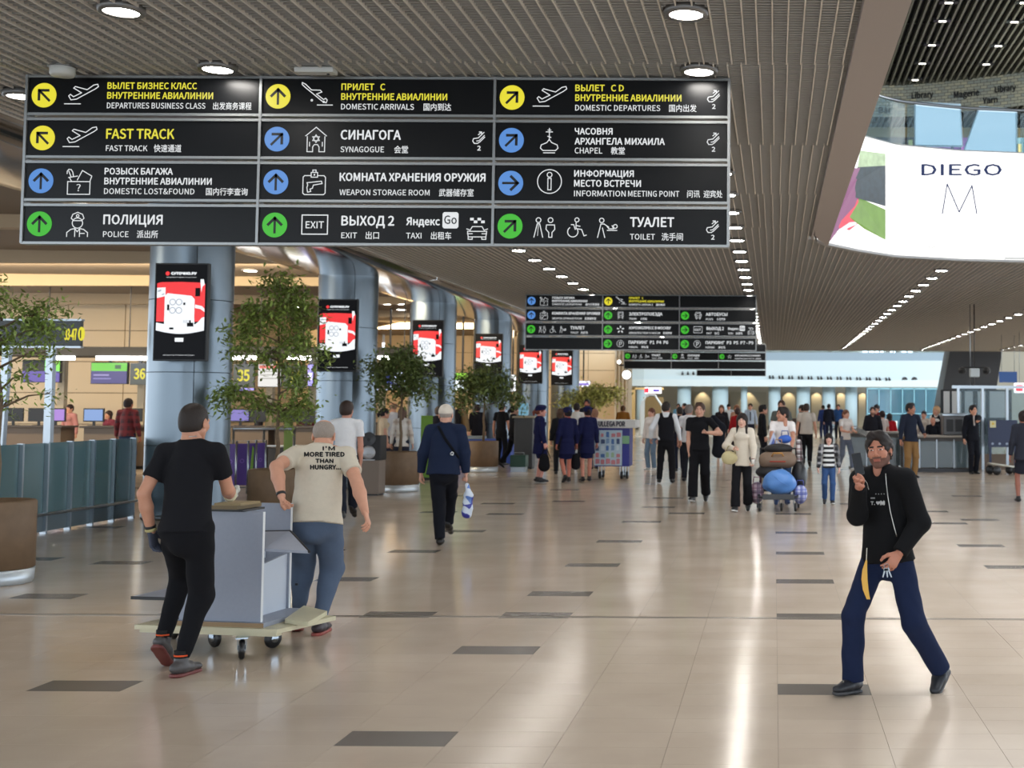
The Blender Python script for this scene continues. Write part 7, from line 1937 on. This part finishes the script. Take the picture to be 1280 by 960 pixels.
# back row, centre
BR = [('woman in dark jacket and long brown dress right of the jacket carrier', 902, 506, 44, 1.72, dict(female=True, hair=('long', (96, 66, 50)), top_wear=('jacket', (34, 32, 38)), bottom=('dress', (126, 104, 92)), yaw=D(178))),
      ('person in dark cap and white shirt far behind the woman in the brown dress', 911, 507, 58, 1.75, dict(hat=('cap', (24, 26, 34)), hair=('short', (30, 26, 24)), top_wear=('shirt', (200, 206, 212)), bottom=('trousers', (30, 32, 40)), yaw=D(180))),
      ('woman with light brown hair and beige top behind the woman in red', 921, 505, 46, 1.72, dict(female=True, hair=('bob', (128, 86, 62)), top_wear=('sweater', (178, 140, 120)), bottom=('trousers', (70, 60, 62)), yaw=D(170))),
      ('woman in red top seen from behind', 922, 514, 38, 1.64, dict(female=True, hair=('tail', (50, 30, 28)), top_wear=('shirt', (150, 28, 34)), bottom=('trousers', (40, 34, 42)), yaw=D(10))),
      ('guard in pale shirt and dark tie far behind the woman in red', 938, 504, 52, 1.78, dict(hair=('short', (34, 28, 26)), top_wear=('shirt', (176, 192, 212)), bottom=('trousers', (28, 32, 48)), yaw=D(180))),
      ('man in black shown in profile to the left of the grey-shirted man', 953, 506, 34, 1.74, dict(hair=('thick', (24, 20, 20)), top_wear=('shirt', (24, 26, 32)), bottom=('trousers', (26, 28, 36)), yaw=D(-80))),
      ('tall man in grey-green T-shirt behind the trolley pusher', 977, 498, 33, 1.86, dict(build=1.12, hair=('short', (60, 42, 34)), top_wear=('tee', (92, 96, 92)), bottom=('trousers', (50, 54, 62)), yaw=D(168))),
      ('man in cream shirt and black trousers walking away right of the luggage trolley', 1008, 504, fl(1008, 583).y, 1.78, dict(build=1.15, hair=('short', (52, 40, 36)), top_wear=('polo', (196, 188, 180)), bottom=('trousers', (22, 22, 28)), yaw=D(0), feet=walkf(1, .12))),
      ('person in black with raised arms behind the cream-shirted man', 1003, 508, 41, 1.74, dict(hair=('short', (36, 28, 26)), top_wear=('jacket', (30, 30, 36)), bottom=('trousers', (30, 30, 36)), yaw=D(60))),
      ('first of three distant travellers in blue standing under the gallery', 1029, 503, 66, 1.72, dict(hair=('short', (30, 26, 24)), top_wear=('jacket', (40, 58, 110)), bottom=('trousers', (36, 46, 80)), yaw=D(20))),
      ('middle of three distant travellers, in black, under the gallery', 1036, 502, 62, 1.78, dict(hair=('short', (30, 26, 24)), top_wear=('jacket', (26, 30, 44)), bottom=('trousers', (30, 36, 60)), yaw=D(-20))),
      ('last of three distant travellers, in blue and black, under the gallery', 1048, 502, 64, 1.76, dict(hair=('short', (30, 26, 24)), top_wear=('jacket', (38, 70, 120)), bottom=('trousers', (26, 28, 40)), yaw=D(170))),
      ('woman in white T-shirt and grey leggings carrying a flat grey panel', 1057, 512, 33.5, 1.62, dict(female=True, res=.016, hair=('tail', (110, 70, 52)), top_wear=('tee', (216, 210, 206)), bottom=('trousers', (96, 104, 120)), shoes=(215, 215, 215), yaw=D(-150), feet=walkb(1, .24), hands=((-.08, .38, 1.12), (.14, .36, 1.12)))),
      ('man in dark jacket over red top with glasses, left behind the phone man', 1091, 510, 36.2, 1.70, dict(hair=('short', (46, 36, 34)), beard=True, top_wear=('jacket', (34, 34, 42)), bottom=('trousers', (40, 40, 48)), yaw=D(178))),
      ('man in black cap behind the man in the dark jacket and red top', 1096, 506, 39, 1.76, dict(hat=('cap', (22, 24, 30)), hair=('short', (30, 26, 24)), top_wear=('shirt', (120, 40, 52)), bottom=('trousers', (40, 40, 48)), yaw=D(150))),
      ('woman with dark hair and pale top between the two red-dressed travellers', 1103, 516, 36.5, 1.58, dict(female=True, hair=('bun', (50, 30, 28)), top_wear=('tee', (206, 190, 184)), bottom=('trousers', (60, 50, 60)), yaw=D(30))),
      ('traveller in bright red jacket at the counter', 1112, 524, 37.5, 1.5, dict(female=True, hair=('long', (40, 30, 30)), top_wear=('jacket', (168, 26, 36)), bottom=('trousers', (50, 40, 50)), yaw=D(10))),
      ('man in dark navy shirt and tan trousers standing at the glass desk', 1138, 504, 30.5, 1.80, dict(res=.015, build=1.1, hair=('thick', (34, 28, 30)), tone=(178, 126, 104), top_wear=('shirt', (34, 40, 56), -.10), bottom=('trousers', (136, 104, 66)), yaw=D(200), hands=((-.26, .2, 1.02), None), head=(35, 0, 0))),
      ('woman with dark bun in white blouse far behind the glass desk', 1155, 516, 38.5, 1.58, dict(female=True, hair=('bun', (34, 30, 40)), top_wear=('shirt', (196, 188, 180)), bottom=('trousers', (50, 50, 60)), yaw=D(160))),
      ('blond woman in black waistcoat and white sleeves behind the glass desk', 1171, 507, 36.6, 1.72, dict(female=True, hair=('bob', (190, 150, 112)), top_wear=('shirt', (214, 210, 206)), bottom=('trousers', (30, 30, 36)), yaw=D(150), extra=vest((26, 26, 34)))),
      ('bald man in black sitting low behind the glass desk', 1166, 527, 35.3, 1.42, dict(hair=('fringe', (140, 110, 96)), tone=(214, 150, 126), top_wear=('shirt', (24, 26, 34)), bottom=('trousers', (26, 26, 32)), yaw=D(180))),
      ('man in black suit with light tie standing right of the glass desk', 1216, 506, fl(1216, 593).y, 1.76, dict(res=.015, hair=('thick', (24, 20, 22)), tone=(214, 160, 134), top_wear=('suit', (22, 24, 32)), bottom=('trousers', (20, 22, 30)), yaw=D(-165), hands=(('px', 1219, 535, 31.2), None), head=(10, 0, 0), feet=((-.07, 0, 0, 0), (.07, .02, 0, 0)))),
      ('person in dark grey suit and skirt cut by the right edge', 1279, 515, fl(1275, 628).y, 1.66, dict(res=.014, female=True, hair=('bun', (40, 30, 30)), tone=(150, 96, 80), top_wear=('suit', (44, 46, 56), -.14), bottom=('skirt', (34, 36, 46)), shoes=(20, 20, 24), yaw=D(0))),
      # left of centre: uniformed women and others
      ('first uniformed woman in navy dress and beret, standing in profile', 675, 507, fl(673, 603).y, 1.70, dict(res=.014, female=True, hair=('tail', (110, 54, 40)), hat=('beret', (26, 28, 66)), tone=(212, 150, 136), top_wear=('suit', (24, 28, 66), -.30), bottom=('skirt', (24, 28, 66)), shoes=(20, 20, 26), yaw=D(-60), head=(-25, 0, 0), feet=((-.11, 0, 0, 0), (.11, 0, 0, 0)))),
      ('second uniformed woman in navy dress, walking away, red collar', 710, 511, fl(709, 603).y, 1.66, dict(res=.014, female=True, hair=('bun', (30, 24, 30)), hat=('beret', (26, 28, 66)), tone=(196, 120, 100), top_wear=('suit', (24, 28, 66), -.30), bottom=('skirt', (24, 28, 66)), shoes=(20, 20, 26), yaw=D(30), feet=((-.08, -.1, .05, 30), (.08, .1, 0, 0)))),
      ('third uniformed woman in navy dress, beside the poster cart', 735, 510, fl(736, 602).y, 1.68, dict(res=.014, female=True, hair=('bun', (40, 24, 24)), hat=('beret', (26, 28, 66)), tone=(206, 140, 120), top_wear=('suit', (24, 28, 66), -.30), bottom=('skirt', (24, 28, 66)), shoes=(20, 20, 26), yaw=D(25), feet=((-.10, 0, 0, 0), (.09, .12, 0, 0)))),
      ('woman with curly brown hair in black left of the second uniformed woman', 701, 513, 31.5, 1.62, dict(female=True, hair=('loose', (72, 50, 38)), top_wear=('jacket', (26, 28, 34)), bottom=('trousers', (26, 28, 34)), yaw=D(10))),
      ('man in white shirt with back turned, behind the uniformed women', 721, 503, 36, 1.76, dict(hair=('short', (30, 22, 22)), top_wear=('shirt', (214, 212, 210)), bottom=('trousers', (30, 32, 44)), yaw=D(0))),
      ('bearded man in dark jacket behind the uniformed women, farther and taller', 734, 497, 40, 1.88, dict(hair=('short', (28, 22, 22)), beard=True, tone=(176, 110, 92), top_wear=('jacket', (30, 34, 46)), bottom=('trousers', (34, 34, 40)), yaw=D(178))),
      ('fair-haired person in pale top right of the third uniformed woman', 744, 514, 34, 1.60, dict(female=True, hair=('bob', (150, 110, 90)), top_wear=('shirt', (200, 178, 176)), bottom=('trousers', (70, 76, 96)), yaw=D(40))),
      ('person in mustard brown jacket far off by the end wall', 779, 507, 46, 1.68, dict(hair=('short', (80, 54, 36)), top_wear=('jacket', (128, 84, 34)), bottom=('trousers', (50, 46, 50)), yaw=D(10))),
      ('man in black T-shirt beside the information kiosk', 627, 504, fl(630, 582).y, 1.76, dict(res=.016, hair=('short', (26, 22, 24)), tone=(196, 140, 118), top_wear=('tee', (24, 26, 32)), bottom=('trousers', (22, 24, 30)), yaw=D(-20), feet=ST)),
      ('woman in black cardigan striding right beside the black T-shirt man', 642, 507, fl(640, 582).y - 1.2, 1.68, dict(res=.016, female=True, hair=('tail', (30, 22, 24)), top_wear=('sweater', (42, 42, 46)), bottom=('trousers', (20, 20, 26)), yaw=D(-70), feet=((-.07, -.33, .07, 40), (.07, .22, 0, 0)))),
      ('traveller in olive jacket with black backpack behind the white cap man', 577, 503, 38, 1.76, dict(female=True, hair=('tail', (96, 56, 40)), top_wear=('jacket', (122, 104, 78)), bottom=('trousers', (60, 70, 90)), yaw=D(-30))),
      ('person in dark coat left of the fourth tree trunk', 597, 508, 39.3, 1.70, dict(hair=('thick', (40, 30, 30)), top_wear=('coat', (26, 26, 34)), bottom=('trousers', (30, 30, 36)), yaw=D(20))),
      ('person in dark clothes just behind the shoulder of the white cap man', 548, 510, 31, 1.66, dict(hair=('short', (90, 80, 74)), top_wear=('jacket', (34, 34, 44)), bottom=('trousers', (34, 34, 40)), yaw=D(-10))),
      ('woman with dark ponytail in cream top by the third tree pot', 480, 514, 29.5, 1.62, dict(res=.016, female=True, hair=('tail', (28, 22, 26)), top_wear=('tee', (214, 196, 168)), bottom=('trousers', (34, 40, 62)), yaw=D(-60))),
      ('woman with long brown hair in pale plaid shirt behind the third tree pot', 503, 512, 28.3, 1.64, dict(res=.016, female=True, hair=('long', (92, 70, 60)), top_wear=('shirt', plaid('plaid_pale', srgb(214, 206, 196), srgb(170, 150, 136), srgb(226, 224, 220), 7), -.12), bottom=('trousers', (40, 44, 60)), yaw=D(5))),
      ('bald man in white shirt behind the plaid shirt woman', 492, 505, 30.6, 1.76, dict(hair=('fringe', (150, 120, 100)), tone=(214, 160, 130), top_wear=('shirt', (206, 206, 210)), bottom=('trousers', (50, 50, 60)), yaw=D(60))),
      ('man in red plaid shirt and jeans at the check-in desk', 160, 500, 29.8, 1.82, dict(res=.016, build=1.15, hair=('short', (40, 30, 30)), tone=(170, 110, 90), top_wear=('shirt', plaid('plaid_darkred', srgb(96, 22, 30), srgb(40, 20, 30), srgb(130, 34, 40), 12), -.06), bottom=('trousers', (44, 56, 80)), yaw=D(-5))),
      ('check-in clerk in red and white behind the desks, near the left screens', 88, 505, 34.8, 1.66, dict(female=True, hair=('bun', (40, 26, 26)), top_wear=('shirt', (170, 120, 120)), bottom=('trousers', (60, 70, 90)), yaw=D(170))),
      ('seated clerk in maroon behind the monitor near the red plaid man', 137, 517, 33.6, 1.50, dict(female=True, hair=('long', (40, 26, 26)), top_wear=('shirt', (110, 50, 66)), bottom=('trousers', (60, 50, 60)), yaw=D(160))),
      ('clerk in black behind the desks right of the nearest column', 324, 505, 35.0, 1.72, dict(female=True, hair=('long', (26, 22, 24)), top_wear=('jacket', (30, 28, 34)), bottom=('trousers', (30, 30, 36)), yaw=D(120))),
      ('second clerk behind the desks beside the second column, partly hidden by the tree', 384, 508, 35.0, 1.68, dict(female=True, hair=('bun', (80, 40, 34)), top_wear=('jacket', (70, 30, 44)), bottom=('trousers', (30, 30, 36)), yaw=D(190))),
      ('traveller in dark blue far behind the waistcoated man', 848, 500, 60, 1.76, dict(hair=('short', (24, 22, 26)), top_wear=('shirt', (110, 170, 210)), bottom=('trousers', (30, 34, 50)), yaw=D(180))),
      ('traveller in black far behind, right of the one in light blue', 856, 500, 58, 1.78, dict(hair=('short', (24, 22, 26)), top_wear=('jacket', (34, 40, 60)), bottom=('trousers', (30, 34, 50)), yaw=D(120)))]
RR = {}
for lb, px, py, Y, H, kw in BR:
    kw = dict(kw); kw.setdefault('res', .02); kw.setdefault('tone', (208, 156, 134)); kw.setdefault('feet', ST)
    RR[lb] = person(lb, px, Y, H=H, **kw)
# things some of them carry
def rel(lb_start): return next(v for k_, v in RR.items() if k_.startswith(lb_start))
R = rel('woman in white T-shirt and grey leggings'); p_ = world(R, (R['WR'][0] + R['WR'][1]) / 2)
q = thing('flat_panel', 'flat grey panel held by the woman in the white T-shirt', 'board', (p_.x + .18, p_.y - .12, p_.z + .02), 0); q.rotation_euler = (D(18), D(26), D(10))
MB().bevbox(-.05, .75, -.25, .25, -.015, .03, .006).build('board', mat('panel_grey', srgb(96, 98, 98), .5), q); MB().tube([(-.05, -.25, .03), (.75, -.25, .03)], .008, 6).build('edge_trim', mat('panel_trim', srgb(150, 150, 148), .5), q)
def handbag(R, i, label, col, w_=.17, h_=.22, gap=.16):
    p_ = world(R, R['WR'][i] + nrm(R['WR'][i] - R['EL'][i]) * .09)
    q = thing('handbag', label, 'bag', (p_.x, p_.y, p_.z - gap - h_))
    G = Field((-w_ - .04, -.1, -.04), (w_ + .04, .1, h_ + .06), .014); G.cone((-w_ * .12, 0, .08), (-w_ * .1, 0, h_ - .04), w_ * .6, w_ * .48, .03, wide=(1, 0, 0), flat=.45); V, Q = G.surf(); obj('body', make_mesh('body', [(V, Q, 0)], [cloth(*col)]), q)
    MB().tube([(-w_ * .5, 0, h_ * .85), (-.02, 0, h_ + gap), (.02, 0, h_ + gap), (w_ * .5, 0, h_ * .85)], .009, 6).build('handle', cloth(*col), q)
handbag(rel('first uniformed'), 1, 'black handbag in the hand of the first uniformed woman', (22, 22, 26), .22, .28, .2)
handbag(rel('second uniformed'), 1, 'black bag between the second and third uniformed women', (24, 24, 28), .18, .3)
R = rel('traveller in olive jacket'); p_ = world(R, R['pel'] + R['up'] * .34 - R['fw'] * .18)
q = thing('backpack', 'black backpack on the back of the traveller in olive', 'bag', (p_.x, p_.y, p_.z - .2), D(-30)); G = Field((-.2, -.15, -.05), (.2, .15, .5), .014); G.cone((0, 0, .05), (0, 0, .34), .14, .12, .03, wide=(1, 0, 0), flat=.6); V, Q = G.surf(); obj('body', make_mesh('body', [(V, Q, 0)], [cloth(26, 26, 30)]), q)
MB().bevbox(-.09, .09, -.12, -.06, .02, .18, .02).build('pocket', cloth(36, 36, 40), q)
def tie(R, col, a, b):
    try: strap_on(R, R['top'], [a, ((a[0] + b[0]) / 2, (a[1] + b[1]) / 2), b], .022, cloth(*col), 'tie')
    except Exception: pass
tie(rel('guard in pale'), (24, 26, 40), (938, 515), (938, 526)); tie(rel('man in black suit'), (196, 190, 190), (1217, 519), (1218, 532))
for nm_, c_ in (('first uniformed', (170, 30, 44)), ('second uniformed', (170, 30, 44)), ('third uniformed', (170, 30, 44))):
    R = rel(nm_); k = R['k']; c = (R['neckb'] + R['up'] * .015) * k
    MB().lathe([(.058, -.012), (.064, 0), (.058, .014)], 18, closed=True).build('neck_scarf', cloth(*c_), R['root'], loc=tuple(c))
